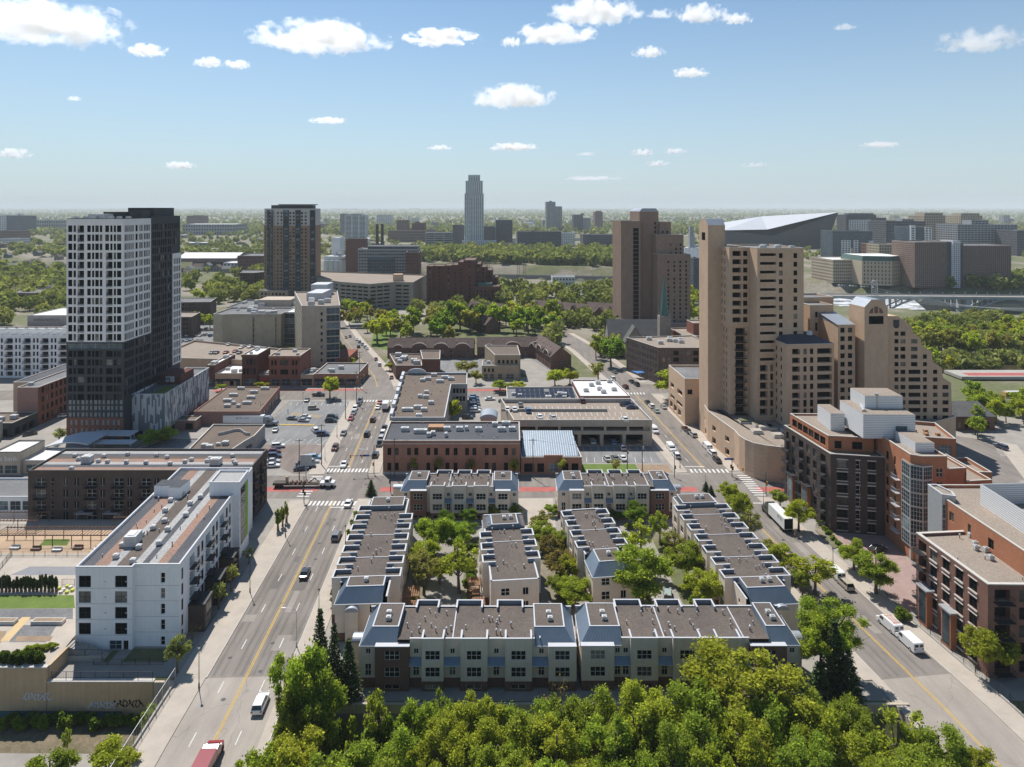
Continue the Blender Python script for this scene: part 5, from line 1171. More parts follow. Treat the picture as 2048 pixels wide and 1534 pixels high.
# ------------------------------------------------------------ orange and brown brick apartments
def orange_block():
    B=Bldg('apartment_building','large orange and dark brown brick apartment block with a white louvred penthouse','apartment block',(98,190,0))
    P=[(83.9,179.8),(97,177.4),(98,203),(81.2,203.6)]; z=20.0; fr=[]; fh=3.25
    for i in range(6): fr.append((.7+i*fh,2.9+i*fh,[(1.6,4.2,'d4'),(6.2,7.2,'w1b'),(9.1,11,'d4')]))
    lf=[(.8+i*fh,2.9+i*fh,[(1.2,2.6,'void',1.2),(4.4,6.2,'d4'),(8.2,10.6,'void',1.2),(12.2,14,'d4'),(15.6,17.4,'d4'),(19.2,21.6,'void',1.2)]) for i in range(6)]
    B.vol(P,0,z,W_brown,{0:fr,3:lf},RF_tan,.55,TRIMB)
    le=(P[0][0]-P[3][0],P[0][1]-P[3][1]); LL=math.hypot(*le); an=math.atan2(le[1],le[0])
    # window heads and sills
    for i in range(6):
        for q in(1.9,9.4,20.4): t=q/LL; balcony(B,(P[3][0]+le[0]*t,P[3][1]+le[1]*t,.75+i*fh),an,2.9,1.3)
    mb=MB(); u=((P[1][0]-P[0][0])/13.32,(P[1][1]-P[0][1])/13.32)
    for i in range(6):
        for a,b in((1.6,4.2),(6.2,7.2),(9.1,11)):
            c=(P[0][0]+u[0]*(a+b)/2,P[0][1]+u[1]*(a+b)/2)
            for zz,h in((2.9,.28),(.5,.2)): mb.obox((c[0]+.0,c[1]-.05),u,(b-a)/2+.12,.07,zz+i*fh,zz+h+i*fh)
    B.part('window_heads',mb,[TRIMB])['kind']='stuff'
    for q in(5.3,13.1):
        t=q/LL; mb=MB(); c=(P[3][0]+le[0]*t-.6,P[3][1]+le[1]*t); mb.obox(c,(le[0]/LL,le[1]/LL),1.5,.55,0,7.8); mb.obox(c,(le[0]/LL,le[1]/LL),1.8,.9,7.8,8.1,1); mb.obox((c[0]-.56,c[1]),(le[0]/LL,le[1]/LL),1.2,.05,.6,7.2,2); B.part('glazed_bay',mb,[W_orange,DKM,GLB])
    # set-back orange storey
    O=[(86.8,187),(97.4,185.3),(98.5,214),(84.2,214.5)]
    of=lambda L:[(20.9,23.0,cols(L,6,2.6,1.2))]
    B.vol([(85,183.5),(96.3,181.6),(98.6,203),(82.8,203.4)],z+.05,23.6,W_orange,{0:[(20.8,22.8,[(1.6,3.4,'d2'),(6,8.6,'d4')])],3:of},RF_tan,.5,TRIMB,st='d4')
    # main orange mass
    M_=[(96.6,165.6),(98.6,164.4),(104.8,164.4),(105,190),(97.4,190)]; zt=24.9
    gls=[(.4+i*3.3+3.4,3.3+i*3.3+3.4,[(.1,2.2,'cw')]) for i in range(6)]
    fo=[(3.9+i*3.3,6.0+i*3.3,[(1.2,2.2,'w2'),(3.6,5.2,'w4')]) for i in range(6)]
    lo=[(3.9+i*3.3,6.0+i*3.3,[(6,7.4,'d4'),(10,10.8,'d1')]) for i in range(6)]
    B.vol(M_,0,zt,W_orange,{0:gls,1:fo,4:lambda L:[(a,b,[(L-17.5+c0,L-17.5+c1,s) for c0,c1,s in c]) for a,b,c in lo]},RF_tan,.6,TRIMB)
    Gl=[(96.3,168.8),(96.3,165.1),(98.6,163.7),(101.2,164.3),(101.2,167),(97,168.9)]
    B.vol(Gl,3.3,zt-1.6,STEEL,{0:[(3.5+i*3.3,6.5+i*3.3,[(.1,3.5,'cw')]) for i in range(6)],1:[(3.5+i*3.3,6.5+i*3.3,[(.1,2.6,'cw')]) for i in range(6)],2:[(3.5+i*3.3,6.5+i*3.3,[(.1,2.55,'cw')]) for i in range(6)]},RF_tan,0,depth=.05)
    for (x,y) in((96.8,165.6),(99.8,164.3)): mb=MB(); mb.box(x-.25,x+.25,y-.25,y+.25,0,3.3); B.part('column',mb,[TRIMB])
    for i in range(5): balcony(B,(96.9,171.5,4.2+i*3.3),-rad(90),3,1.2,TRIM)
    # lower steps to the right
    B.vol([(104.85,165.2),(110.5,166),(110.5,188),(104.9,188)],0,21.6,W_orange,{0:[(15,17.2,[(.8,2.4,'w4')]),(18.2,20.9,[(.5,5.2,'cw')]),(8,10,[(.8,2.4,'w4')])]},RF_tan,.5,TRIMB)
    B.vol([(110.55,166.3),(117.5,167.2),(117.5,186),(110.55,186)],0,18.0,W_orange,{0:[(14.6,17.2,[(3.6,6.6,'cw')]),(11,13,[(.8,2.2,'w2')]),(7.4,9.6,[(.8,2.2,'w2')])]},RF_tan,.7,TRIMB)
    B.vol([(110.6,188),(121,186),(124,200),(112,204)],0,21.5,W_orange,{0:[(17.6,20.4,[(6,9.4,'cw')])]},RF_tan,.9,TRIMB)
    B.vol([(117.7,176),(123.5,175.6),(124,186),(117.7,186)],0,16.5,W_orange,{0:[(12.6,15.8,[(.6,5,'cw')])]},RF_tan,.8,TRIMB)
    # penthouse
    for (Pp,z0,z1) in(([(92,178.8),(105.4,178.4),(105.8,192),(92.4,192.4)],zt,31.2),([(95.2,184.2),(105.3,184),(105.6,192.2),(95.4,192.5)],31.2,34.6),([(88.2,189),(91.9,188.6),(92.2,198),(88.6,198)],23.6,28.4),([(99.6,168.6),(104.2,168.4),(104.4,177.5),(99.8,177.7)],zt,27.3)):
        mb=MB(); mb.prism(Pp,z0,z1,0,1); mb.prism(inset(Pp,.25),z1,z1+.02,1)
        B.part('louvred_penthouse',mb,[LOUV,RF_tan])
    mb=MB(); mb.quad((100.3,178.37,25.5),(103.2,178.3,25.5),(103.2,178.3,28.2),(100.3,178.37,28.2)); B.part('penthouse_window',mb,[GLB])
    mb=MB(); mb.tube((98.5,184.5,31),(98.5,184.5,35.2),.5,.5,10); mb.tube((93.4,181,31.3),(95.6,187,31.3),.6,.6,8); B.part('exhaust_duct',mb,[STEEL])
    B.units([(94,190),(99,190),(99,200),(94,200)],23.6,3,5,1,1.4); B.units([(105,172),(110,172),(110,186),(105,186)],21.6,3,6,1,1.6)
    for i in range(5): x=113+i*1.6; mb=MB(); mb.box(x-.5,x+.5,191+i%2*3,192+i%2*3,21.5,22.2); B.part('terrace_table',mb,[WOOD])
    B.finish()
    B=Bldg('apartment_building','red brick apartment block with pale sills and metal balconies at the right picture edge','apartment block',(95,132,0))
    P=[(86.3,123.8),(116,123.2),(116,146.5),(85,143.6)]; z=16.4
    lf=[]
    for i in range(5):
        zb=1.0+i*3.2 if i else .8
        lf.append((zb,zb+2.2,[(.8,3.2,'void',1.3),(4.4,6.4,'d4'),(8.0,10.0,'d4'),(11.6,13.6,'d4'),(15.2,17.2,'d4')]))
    fr=[(1.0+i*3.2,3.2+i*3.2,[(1.2,4.0,'void',1.3),(5.6,7.8,'d4'),(10,12,'d4'),(14,17,'void',1.3),(19,21,'d4')]) for i in range(5)]
    B.vol(P,0,z,W_brown2b,{3:lf,0:fr},RF_tan,.55,TRIMB,pt_=.6)
    le=(P[0][0]-P[3][0],P[0][1]-P[3][1]); LL=math.hypot(*le); an=math.atan2(le[1],le[0]); uu=(le[0]/LL,le[1]/LL); nn=(uu[1],-uu[0])
    mb=MB()
    for i in range(5):
        for a,b in((4.4,6.4),(8,10),(11.6,13.6),(15.2,17.2)):
            c=(P[3][0]+uu[0]*(a+b)/2+nn[0]*.08,P[3][1]+uu[1]*(a+b)/2+nn[1]*.08); zb=1.0+i*3.2
            mb.obox(c,uu,(b-a)/2+.15,.12,zb-.28,zb-.02); mb.obox(c,uu,(b-a)/2+.15,.1,zb+2.2,zb+2.35)
        balcony(B,(P[3][0]+uu[0]*2,P[3][1]+uu[1]*2,.95+i*3.2),an,2.8,1.4); balcony(B,(P[0][0]+2.6,P[0][1],.95+i*3.2),0,3.2,1.4); balcony(B,(P[0][0]+15.5,P[0][1],.95+i*3.2),0,3.2,1.4)
    B.part('window_sills',mb,[TRIMB])['kind']='stuff'
    for q,zt in((3.9,7.4),(10.8,7.0)):
        mb=MB(); c=(P[3][0]+uu[0]*q+nn[0]*.7,P[3][1]+uu[1]*q+nn[1]*.7); mb.obox(c,uu,1.3,.65,0,zt,0); mb.obox(c,uu,1.7,1.0,zt,zt+.3,1); mb.obox((c[0]+nn[0]*.63,c[1]+nn[1]*.63),uu,1.0,.05,.6,zt-.3,2); B.part('entrance_bay',mb,[W_orange,STEEL,GLB])
    for px,py in[(1941,1075),(1950,1092),(1972,1104),(1982,1120),(1952,1100)]: x,y=G(px,py,z); B.hv(x,y,z,.9,.8,1.0)
    B.vents(P,z,14,4); B.finish()
    B=Bldg('apartment_building','orange brick block with a white louvred roof screen behind the red brick one','apartment block',(108,146,0))
    P=[(95.6,127),(122,126.6),(122,158),(97,158),(95.4,152)]
    B.vol(P,0,20.6,W_orange,{4:[(17.2,19.2,[(3,4.6,'d4'),(9,10,'d1'),(15,16.6,'d4')])],3:[(6+i*3.3,8.8+i*3.3,[(1,4.6,'cw')]) for i in range(4)]},RF_tan,.6,TRIMB)
    Pp=[(101.2,128.2),(118,128),(118,150),(102.2,149)]; mb=MB()
    for a,b in zip(Pp,Pp[1:]+Pp[:1]): mb.quad((*a,20.6),(*b,20.6),(*b,25),(*a,25)); 
    I=inset(Pp,.3)
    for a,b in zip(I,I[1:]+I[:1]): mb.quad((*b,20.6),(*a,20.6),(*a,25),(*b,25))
    for (a,b),(c,d) in zip(zip(Pp,Pp[1:]+Pp[:1]),zip(I,I[1:]+I[:1])): mb.quad((*a,25.01),(*b,25.01),(*d,25.01),(*c,25.01))
    B.part('louvred_screen',mb,[LOUV]); B.vol([(94.8,150.5),(97.2,149.5),(98,152),(97,156),(95,156)],6,21.8,STEEL,{0:[(7+i*3.3,10+i*3.3,[(.1,2.4,'cw')]) for i in range(4)]},RF_tan,.3,TRIM,depth=.05)
    mb=MB(); mb.tube((108,140,21.4),(116,146,21.4),.9,.9,8); B.part('duct',mb,[BLUEM]); B.units(Pp,20.6,4,2,1.6,3); B.finish()
W_brown2b=brick('warm_red_brick',(.22,.105,.075),(.18,.085,.065),(.2,.15,.12))
orange_block()
def mid_blocks():
    P=[(71,331.5),(101,331.5),(96,364),(60,358)]; B=Bldg('apartment_building','five-storey brown brick apartment block with a blue awning on the side avenue','apartment block',ctr(P))
    B.vol(P,0,17.2,W_brown2c,{0:[(z_,z_+2.1,[(2,3.4,'w4'),(4.6,6,'w4'),(7.4,10,'void',1),(11.4,12.8,'w4'),(13.8,15.2,'w4'),(17,19.6,'void',1),(21,22.4,'w4'),(24,25.4,'w4')]) for z_ in(.8,4.1,7.4,10.7,14)],3:[(z_,z_+2.1,[(1+i*2.3,2.1+i*2.3,'w2') for i in range(12)]) for z_ in(.8,4.1,7.4,10.7,14)]},RF_tan,.5,TRIMB)
    mb=MB(); mb.prism([(60.4,345),(65.4,344),(66.6,341.5),(62.4,339.5)],3.0,3.3); B.part('blue_awning',mb,[M('blue_canvas',(.05,.16,.4),.8,.1)]); 
    for px,py in[(1340,680),(1350,684),(1338,683),(1361,682),(1362,686),(1298,680),(1321,688)]: x,y=G(px,py,17.2); B.hv(x,y,17.2,2.6,2,1.6)
    B.finish()
    # church
    B=Bldg('church','old stone church with steep grey slate roofs and a green copper spire','church',(74,402,0))
    mb=MB(); W=B.wall(W_conc2)
    def gab(x0,x1,y0,y1,ze,zr,ax):
        W.prism([(x0,y0),(x1,y0),(x1,y1),(x0,y1)],0,ze)
        if ax=='x': ym=(y0+y1)/2; mb.quad((x0-.4,y0-.4,ze-.3),(x1+.4,y0-.4,ze-.3),(x1+.4,ym,zr),(x0-.4,ym,zr)); mb.quad((x1+.4,y1+.4,ze-.3),(x0-.4,y1+.4,ze-.3),(x0-.4,ym,zr),(x1+.4,ym,zr)); W.poly([(x0,y1,ze),(x0,y0,ze),(x0,ym,zr-.2)]); W.poly([(x1,y0,ze),(x1,y1,ze),(x1,ym,zr-.2)])
        else: xm=(x0+x1)/2; mb.quad((x0-.4,y1+.4,ze-.3),(x0-.4,y0-.4,ze-.3),(xm,y0-.4,zr),(xm,y1+.4,zr)); mb.quad((x1+.4,y0-.4,ze-.3),(x1+.4,y1+.4,ze-.3),(xm,y1+.4,zr),(xm,y0-.4,zr)); W.poly([(x0,y0,ze),(x1,y0,ze),(xm,y0,zr-.2)]); W.poly([(x1,y1,ze),(x0,y1,ze),(xm,y1,zr-.2)])
    gab(56,92,394,412,10,20,'x'); gab(64,75,386,394.2,9.6,18.5,'y')
    B.part('slate_roof',mb,[RF_slate])
    mb=MB(); mb.box(84,90.5,388,394.4,0,24); 
    for x in(84,89.3):
        for y in(388,393.2): mb.tube((x+.6,y+.6,24),(x+.6,y+.6,29),.6,.05,5)
    B.part('bell_tower',mb,[W_conc2]); mb=MB(); mb.tube((87.2,391.2,24),(87.2,391.2,47),2.7,.05,8); B.part('spire',mb,[M('copper_green',(.07,.15,.13),.6,.15)]); B.finish()
    P=[(94,372),(120,374),(118,402),(92,398)]; B=Bldg('school_building','red brick hall with a pitched parapet beside the church','hall',ctr(P)); B.vol(P,0,15,W_red,{0:rows(1,4,3.6,.9,1.8,cols(26,8,1.2,1.2)),3:rows(1,4,3.6,.9,1.8,cols(26,8,1.2,1.2))},RF_tan,.6,TRIMB); B.vol([(101,380),(115,381),(114,392),(100,391)],15,21,W_red,{},RF_tan,.5,TRIMB); B.finish()
    # small tan and brown buildings behind the long gravel roof
    P=[(-15,340),(3.4,340),(3,352),(-15,352)]; B=Bldg('commercial_building','small buff three-storey building with dark windows beyond the red lane','commercial block',ctr(P)); B.vol(P,0,6.6,W_buff,{0:[(.4,2.8,[(1,3,'cw2'),(4,6,'cw2'),(8,10,'cw2'),(12,16,'cw2')]),(3.8,5.6,[(1,2,'d1'),(3,4,'d1'),(5,6,'d1')])]},RF_grey,.4); B.vol([(-8.6,342),(4.2,342),(3,366),(-14.6,366)],0,11.4,W_buff,{0:[(.6,2.6,cols(12.8,5,1.2,1)),(4.2,6,cols(12.8,5,1.1,1)),(7.6,9.4,cols(12.8,5,1.1,1))],1:lambda L:[(4.2,6,cols(L,9,1,1)),(7.6,9.4,cols(L,9,1,1))]},RF_brown,.5); B.units(P,6.6,4,3); B.finish()
    P=[(-58,341),(-45,341),(-49,368),(-66,368)]; B=Bldg('commercial_building','low brown brick building on the corner beyond the red lane','commercial block',ctr(P)); B.vol(P,0,6.4,W_brown2,{0:[(.4,2.8,cols(13,3,2.8,.8))]},RF_brown,.5); B.vol([(-44.8,341),(-36,341),(-38,362),(-48.6,362)],0,9.6,W_redd,{},RF_brown,.5); B.units(P,6.4,7,2,1.4,3); B.finish()
    # brown shingled terraces
    def terrace(label,a,b,dep,ze,zr,arches=0,gables=0,maxw=40,group=None):
        L=math.dist(a,b); ang=math.atan2(b[1]-a[1],b[0]-a[0]); B=Bldg('terrace_row',label,'terraced houses',(a[0],a[1],0),ang,True,group,maxw)
        n=max(3,int(L/4.6)); rw=[(.4,2.5,cols(L,n,1.5,.8)),(3.2,4.8,cols(L,n,1.4,.8))] if ze>5 else [(.6,2.6,cols(L,n,1.5,.8))]
        B.facade((0,0),(L,0),0,ze,rw,W_brown2,.15,'w2'); B.facade((L,0),(L,dep),0,ze,[(3.2,4.6,cols(dep,3,1.1,1))] if ze>5 else [],W_brown2,.15,'w2'); B.facade((L,dep),(0,dep),0,ze,[],W_brown2); B.facade((0,dep),(0,0),0,ze,[],W_brown2)
        w=B.wall(W_brown2); w.poly([(0,dep,ze),(0,0,ze),(0,dep/2,zr)]); w.poly([(L,0,ze),(L,dep,ze),(L,dep/2,zr)])
        mb=MB(); mb.quad((-.3,-.5,ze-.2),(L+.3,-.5,ze-.2),(L+.3,dep/2,zr+.15),(-.3,dep/2,zr+.15)); mb.quad((L+.3,dep+.5,ze-.2),(-.3,dep+.5,ze-.2),(-.3,dep/2,zr+.15),(L+.3,dep/2,zr+.15)); B.part('shingle_roof',mb,[RF_shing])
        for i in range(arches):
            c=L*(i+.5)/arches; r_=min(4.6,L/arches*.36) if i else min(2.6,L/arches*.36); k_=12; mb=MB()
            ring=[(c+r_*math.cos(math.pi*j/k_),ze-.2+r_*.62*math.sin(math.pi*j/k_)) for j in range(k_+1)]
            mb.loft([[(x,-.55,z) for x,z in ring],[(x,dep*.42,z) for x,z in ring]],0,False); mb.poly([(x,-.3,z) for x,z in ring],1)
            for (x,z),(x2,z2) in zip(ring,ring[1:]): mb.tube((x,-.6,z),(x2,-.6,z2),.2,.2,4,2)
            B.part('arched_dormer',mb,[RF_shing,W_brown2,TRIMB])
        for i in range(gables):
            c=L*(i+.5)/gables; r_=L/gables*.34; mb=MB(); zt=ze+r_*.95
            mb.poly([(c-r_,-.35,ze-.6),(c+r_,-.35,ze-.6),(c,-.35,zt)],1); mb.quad((c-r_-.3,-.7,ze-.7),(c,-.7,zt+.2),(c,dep*.4,zt+.2),(c-r_-.3,dep*.1,ze-.6)); mb.quad((c,-.7,zt+.2),(c+r_+.3,-.7,ze-.7),(c+r_+.3,dep*.1,ze-.6),(c,dep*.4,zt+.2)); B.part('gabled_dormer',mb,[RF_shing,W_brown2])
        for i in range(int(L/6)): link('vent_pipe',ventmesh(),B.root,(3+i*6,dep*.3,ze+(zr-ze)*.6),0,1.3)
        B.finish()
    terrace('brown brick terrace with four white-rimmed arched gables facing the low brown shop',(-71,389),(-22,388),11,6.2,10.6,arches=4)
    terrace('brown brick terrace with white-rimmed arched gables behind the small buff building',(-20,391),(21,392),11,6.2,10.6,arches=3)
    terrace('brown brick terrace seen end-on with a balconied side and three attic windows',(10.5,398),(20.5,361),11.5,6.8,11.6,arches=3)
    terrace('zigzag-roofed brown terrace nearest the red-brown ziggurat',(-56,530),(-18,466),11,6,11,gables=6,maxw=20)
    terrace('zigzag-roofed brown terrace in the middle of the treed estate',(-36,545),(18,510),11,6,11,gables=6,maxw=20)
    terrace('zigzag-roofed brown terrace nearest the river trees',(14,556),(72,520),11,6,10.5,gables=6,maxw=10)
    terrace('zigzag-roofed brown terrace beside the dark river tower',(58,540),(112,510),11,6,11,gables=6,maxw=10)
    terrace('short brown terrace end with a steep gable beside the dark river tower',(66,458),(74,440),10,7,12,gables=2,maxw=8)
    # red-brown ziggurat
    Y=604; k=Y/F; X=lambda p:(p-CX)*k; Z=lambda p:ZW(p,Y)
    B=Bldg('apartment_building','massive red-brown brick apartment block with a stepped ziggurat roofline','apartment block',(X(925),Y+10,0),maxw=70)
    hs=[(853,866,533,0),(866,890,533,2),(890,905,531,-4),(905,918,529,-8),(918,929,523,-10),(929,952,519,-12),(952,962,527,-10),(962,973,533,-8),(973,985,540,-4),(985,996,555,0)]
    for a,b,t,dy in hs: L=X(b)-X(a); B.vol([(X(a),Y+dy),(X(b)-.02,Y+dy),(X(b)-.02,Y+22),(X(a),Y+22)],0,Z(t),W_redd2,{0:[(5+i*3.3,6.6+i*3.3,[(L*.5-.7,L*.5+.7,'d1')]) for i in range(11)]},RF_brown,.3,W_redd2)
    B.vol([(X(951),Y-22),(X(1000),Y-22),(X(1000),Y-2),(X(951),Y-2)],0,Z(568),W_redd2,{0:[(4+i*3.3,5.8+i*3.3,cols(22,6,1.4,1)) for i in range(4)]},RF_brown,.3,W_redd2); mb=MB(); mb.box(X(958),X(985),Y-18,Y-10,Z(568),Z(562)); B.part('green_roof_house',mb,[M('copper_sheet',(.08,.14,.13),.5,.1)]); B.finish()
    # curved parking garage
    pts=[(636,572,662),(690,565,655),(740,561,652),(785,560,650),(826,558,640)]
    B=Bldg('parking_garage','long curved grey parking garage with dark horizontal deck openings','parking garage',(-130,640,0))
    F_=[(-196,640),(-165,606),(-130,586),(-96,578),(-84,592)]
    F_=[G(634,606),G(680,616),G(740,622),(XW(790,585),585),(XW(826,582),582)]
    P=F_+[(XW(826,582)+3,650),(XW(634,640)-20,690)]
    ztop=21.5; B.vol(P,0,ztop,W_concg,{i:(lambda L:[(2.6+j*3.2,4.0+j*3.2,[(.4+q*6.5,5.9+q*6.5,'void') for q in range(int((L-.6)/6.5))]) for j in range(6)]) for i in range(4)},RF_tan,1.0,W_concg,st='void',depth=1.2)
    mb=MB(); x=XW(795,600); mb.box(x-4,x+4,600,608,ztop,ztop+6); B.part('lift_house',mb,[W_tan]); B.finish()
    # tan and black condo tower
    Y=618; k=Y/F; B=Bldg('condo_tower','tan and black condominium tower with a pale crown and dark flat penthouse','tower',(X2(580,Y),Y+12,0),maxw=90)
    A=(X2(528,Y+16),Y+16); b=(X2(551,Y),Y); c=(X2(632,Y+4),Y+4); d_=(c[0]-4,Y+34); P=[A,b,c,d_]
    def fac(L,st,pat,z0,z1): 
        n=int((z1-z0)/3.15); return [(z0+.5+i*3.15,z0+2.6+i*3.15,[(p*L,p*L+w_,s_) for p,w_,s_ in pat]) for i in range(n)]
    pf=[(.03,1.6,'w2'),(.12,1.6,'w2'),(.2,3.6,'void'),(.34,1.8,'w2'),(.42,1.8,'w2'),(.5,3.4,'void'),(.63,1.8,'w2'),(.72,1.8,'w2'),(.85,3.2,'void')]
    pl=[(.08,1.4,'d1'),(.3,5,'void'),(.62,4,'void'),(.88,1.3,'d1')]
    B.vol(P,0,70,W_tanO,{1:lambda L:fac(L,0,pf,2,69),0:lambda L:fac(L,0,pl,2,69)},RF_grey,0)
    B.vol([(x,y) for x,y in inset(P,.25)],70,84.6,W_panelw2,{1:lambda L:fac(L,0,pf,70.3,84.6),0:lambda L:fac(L,0,pl,70.3,84.6)},RF_grey,.8,TRIM)
    for (p_,q_,fs) in((b,c,((.19,.33),(.49,.62),(.85,.98))),(A,b,((.26,.46),(.58,.8)))):
        L=math.dist(p_,q_); u=((q_[0]-p_[0])/L,(q_[1]-p_[1])/L)
        for f0,f1 in fs:
            m_=(f0+f1)/2*L; cc=(p_[0]+u[0]*m_,p_[1]+u[1]*m_); mb=MB(); mb.obox(cc,u,(f1-f0)*L/2,.25,8,84,0)
            for i in range(24): mb.obox((cc[0]+u[1]*.7,cc[1]-u[0]*.7),u,(f1-f0)*L/2-.3,.5,8.6+i*3.15,8.85+i*3.15,1); mb.obox((cc[0]+u[1]*.27,cc[1]-u[0]*.27),u,(f1-f0)*L/2-.8,.02,9.2+i*3.15,11.2+i*3.15,2)
            B.part('dark_balcony_bay',mb,[W_dkgrey,DKM,GLB])
    I=inset(P,4); mb=MB(); mb.prism(I,84.6,88.6,0); mb.prism([(I[1][0],I[1][1]-1),(I[2][0]+3,I[2][1]-1),(I[2][0]+3,I[2][1]+8),(I[1][0],I[1][1]+8)],88.7,89.4,0); B.part('dark_penthouse',mb,[W_dkgrey]); 
    B.vol([(b[0]-13,Y-6),(b[0]+14,Y-8),(b[0]+14,Y-.5),(b[0]-13,Y+8)],0,11.5,W_buff,{0:[(1+i*3.4,3.2+i*3.4,cols(26,7,1.8,1.4)) for i in range(3)]},RF_grey,.5); B.finish()
    P=[(X2(488,700),690),(X2(508,690),690),(X2(527,700),700),(X2(527,700),720),(X2(488,720),720)]; B=Bldg('apartment_building','dark brown mid-rise tucked beside the tan and black tower','apartment block',ctr(P),maxw=30); B.vol(P,0,20,W_brown,{0:rows(1,6,3.2,.8,1.8,cols(10,4,1.2,.6)),1:rows(1,6,3.2,.8,1.8,cols(10,4,1.2,.6))},RF_grey,.5); B.finish()
    P=[(X2(346,520),505),(X2(421,508),508),(X2(421,508)-6,532),(X2(346,520)-8,532)]; B=Bldg('apartment_building','dark brick walk-up block with white window dots right of the pale tower','apartment block',ctr(P),maxw=40); B.vol(P,0,15.4,W_brown,{0:rows(1,5,2.9,.9,1.2,cols(24,9,1.0,1))},RF_grey,.5); B.finish()
    P=[(X2(350,455),455),(X2(383,455),455),(X2(381,455)-3,476),(X2(350,455)-6,476)]; B=Bldg('apartment_building','lower dark brick block half hidden by trees right of the pale tower','apartment block',ctr(P),maxw=30); B.vol(P,0,12.6,W_brown,{0:rows(1,4,2.9,.9,1.2,cols(10,4,1.0,1))},RF_tan,.5); B.finish()
W_brown2c=brick('muted_brown_brick',(.15,.105,.085),(.125,.085,.07),(.13,.11,.1)); W_conc2=M('church_stone',(.27,.24,.2),.9,.2,.4); W_buff=brick('buff_brick',(.4,.31,.2),(.36,.27,.18),(.35,.3,.24),.15)
W_redd2=brick('ziggurat_brick',(.17,.07,.05),(.14,.06,.045),(.14,.08,.06)); W_concg=M('garage_concrete',(.3,.27,.225),.9,.12,.2,streak=.15); W_tanO=brick('orange_tan_brick',(.3,.2,.125),(.26,.17,.11),(.28,.2,.15),.15); W_panelw2=M('pale_crown_panel',(.48,.45,.42),.8,.08)
RF_slate=roofmat('slate_roof',(.13,.13,.125),(.1,.1,.1),.4)
X2=lambda px,Y:(px-CX)*Y/F
mid_blocks()
# ------------------------------------------------------------ the far city
FM={'pale':M('pale_far_concrete',(.62,.62,.63),.85,.1,.05),'grey':M('grey_far_concrete',(.29,.3,.31),.85,.1,.05),'dark':M('dark_far_cladding',(.11,.115,.125),.8,.15,.05),'brown':brick('far_brown_brick',(.26,.18,.14),(.23,.155,.125),(.23,.19,.16),.12),
'tan':M('tan_far_stone',(.4,.33,.24),.85,.12,.05),'red':brick('far_red_brick',(.18,.085,.065),(.16,.075,.06),(.16,.11,.1),.12),'white':M('white_far_panel',(.66,.66,.66),.8,.05,.05),'blue':M('blue_far_glass',(.09,.12,.15),.2,.2,.05)}
def far(name,label,cat,p0,p1,top,base,mat,dep=24,n=None,fl=None,roof=None,extra=(),sw=.55,z0=0,fh=3.6,maxw=16,par=1.0):
    Y=H*F/(base-HY); x0,x1=X2(p0,Y),X2(p1,Y); zt=ZW(top,Y); sk=-.06*dep
    P=[(x0,Y),(x1,Y),(x1+sk,Y+dep),(x0+sk,Y+dep)]; B=Bldg(name,label,cat,ctr(P),maxw=maxw); L=x1-x0
    nf=fl or max(1,int(zt/fh)); f_=zt/nf; nb=n or max(2,int(L/3.6))
    def rw(LL): q=max(1,int(nb*LL/L)); return [(i*f_+f_*.3,i*f_+f_*.8,cols(LL,q,LL/q*sw,.4)) for i in range(nf)]
    B.vol(P,z0,zt,FM[mat],{0:rw,(1 if x0<0 else 3):rw},roof or RF_grey,par,st='far',depth=.3)
    for (a,b,t,m,dy,d2) in extra:
        Pe=[(X2(a,Y),Y+dy),(X2(b,Y),Y+dy),(X2(b,Y)+sk*d2/dep,Y+dy+d2),(X2(a,Y)+sk*d2/dep,Y+dy+d2)]; ze=ZW(t,Y); z1=0 if dy<0 else zt
        nn=max(1,int((ze-z1)/f_)); Le=X2(b,Y)-X2(a,Y)
        B.vol(Pe,z1,ze,FM[m],{0:[(z1+i*f_+f_*.3,z1+i*f_+f_*.8,cols(Le,max(1,int(nb*Le/L)),Le/max(1,int(nb*Le/L))*sw,.4)) for i in range(nn)]},RF_grey,.6,st='far',depth=.3)
    B.finish(); return B.root
far('skyscraper','slim pale skyscraper with a stepped crown, tallest on the horizon','skyscraper',929,967.5,388,500,'pale',38,9,44,extra=[(925,993,481,'pale',-14,13.5),(931,965.5,362,'pale',2,32),(936,960,350,'pale',6,22),(941,956,395,'pale',-1.2,1.1)],fh=3.3,sw=.5,maxw=40)
far('apartment_tower','slab tower with a taller left shaft, alone right of the pale skyscraper','tower',1092.5,1111,404,463,'grey',40,7,30,extra=[(1111.4,1124,413,'grey',-2,38),(1099,1104,402,'grey',10,12)])
far('apartment_tower','two-toned tower of dark and pale halves right of the slab tower','tower',1147,1166,430,464,'dark',40,7,20,extra=[(1166.4,1181,436,'grey',-2,40),(1163,1169,427,'dark',10,10)])
far('apartment_tower','short brownish tower with a small cap, last of the cluster right of the slab tower','tower',1190,1205.5,424,462,'brown',40,7,20,extra=[(1193,1203,422,'brown',8,20)])
far('office_building','low pale block in the trees just right of the skyscraper','office block',1050,1071,441,453,'pale',40,6,8)
far('apartment_building','wide black apartment block with a white gridded end, right of the skyscraper','apartment block',1035,1122.6,464,497,'dark',40,26,10,extra=[(1123,1149,466,'white',-3,30),(1062,1070,461,'brown',5,10)],sw=.5)
far('apartment_building','wide low black apartment block in front of the dark river tower','apartment block',1166,1243,470,495,'dark',40,24,7,sw=.5)
far('office_building','dark square tower block touching the right side of the pale skyscraper','office block',991.5,1025,441,490,'dark',40,9,14,sw=.5)
far('office_building','dark block stepped down between the skyscraper and the dark square tower','office block',967,991,454,492,'dark',40,7,11,sw=.5)
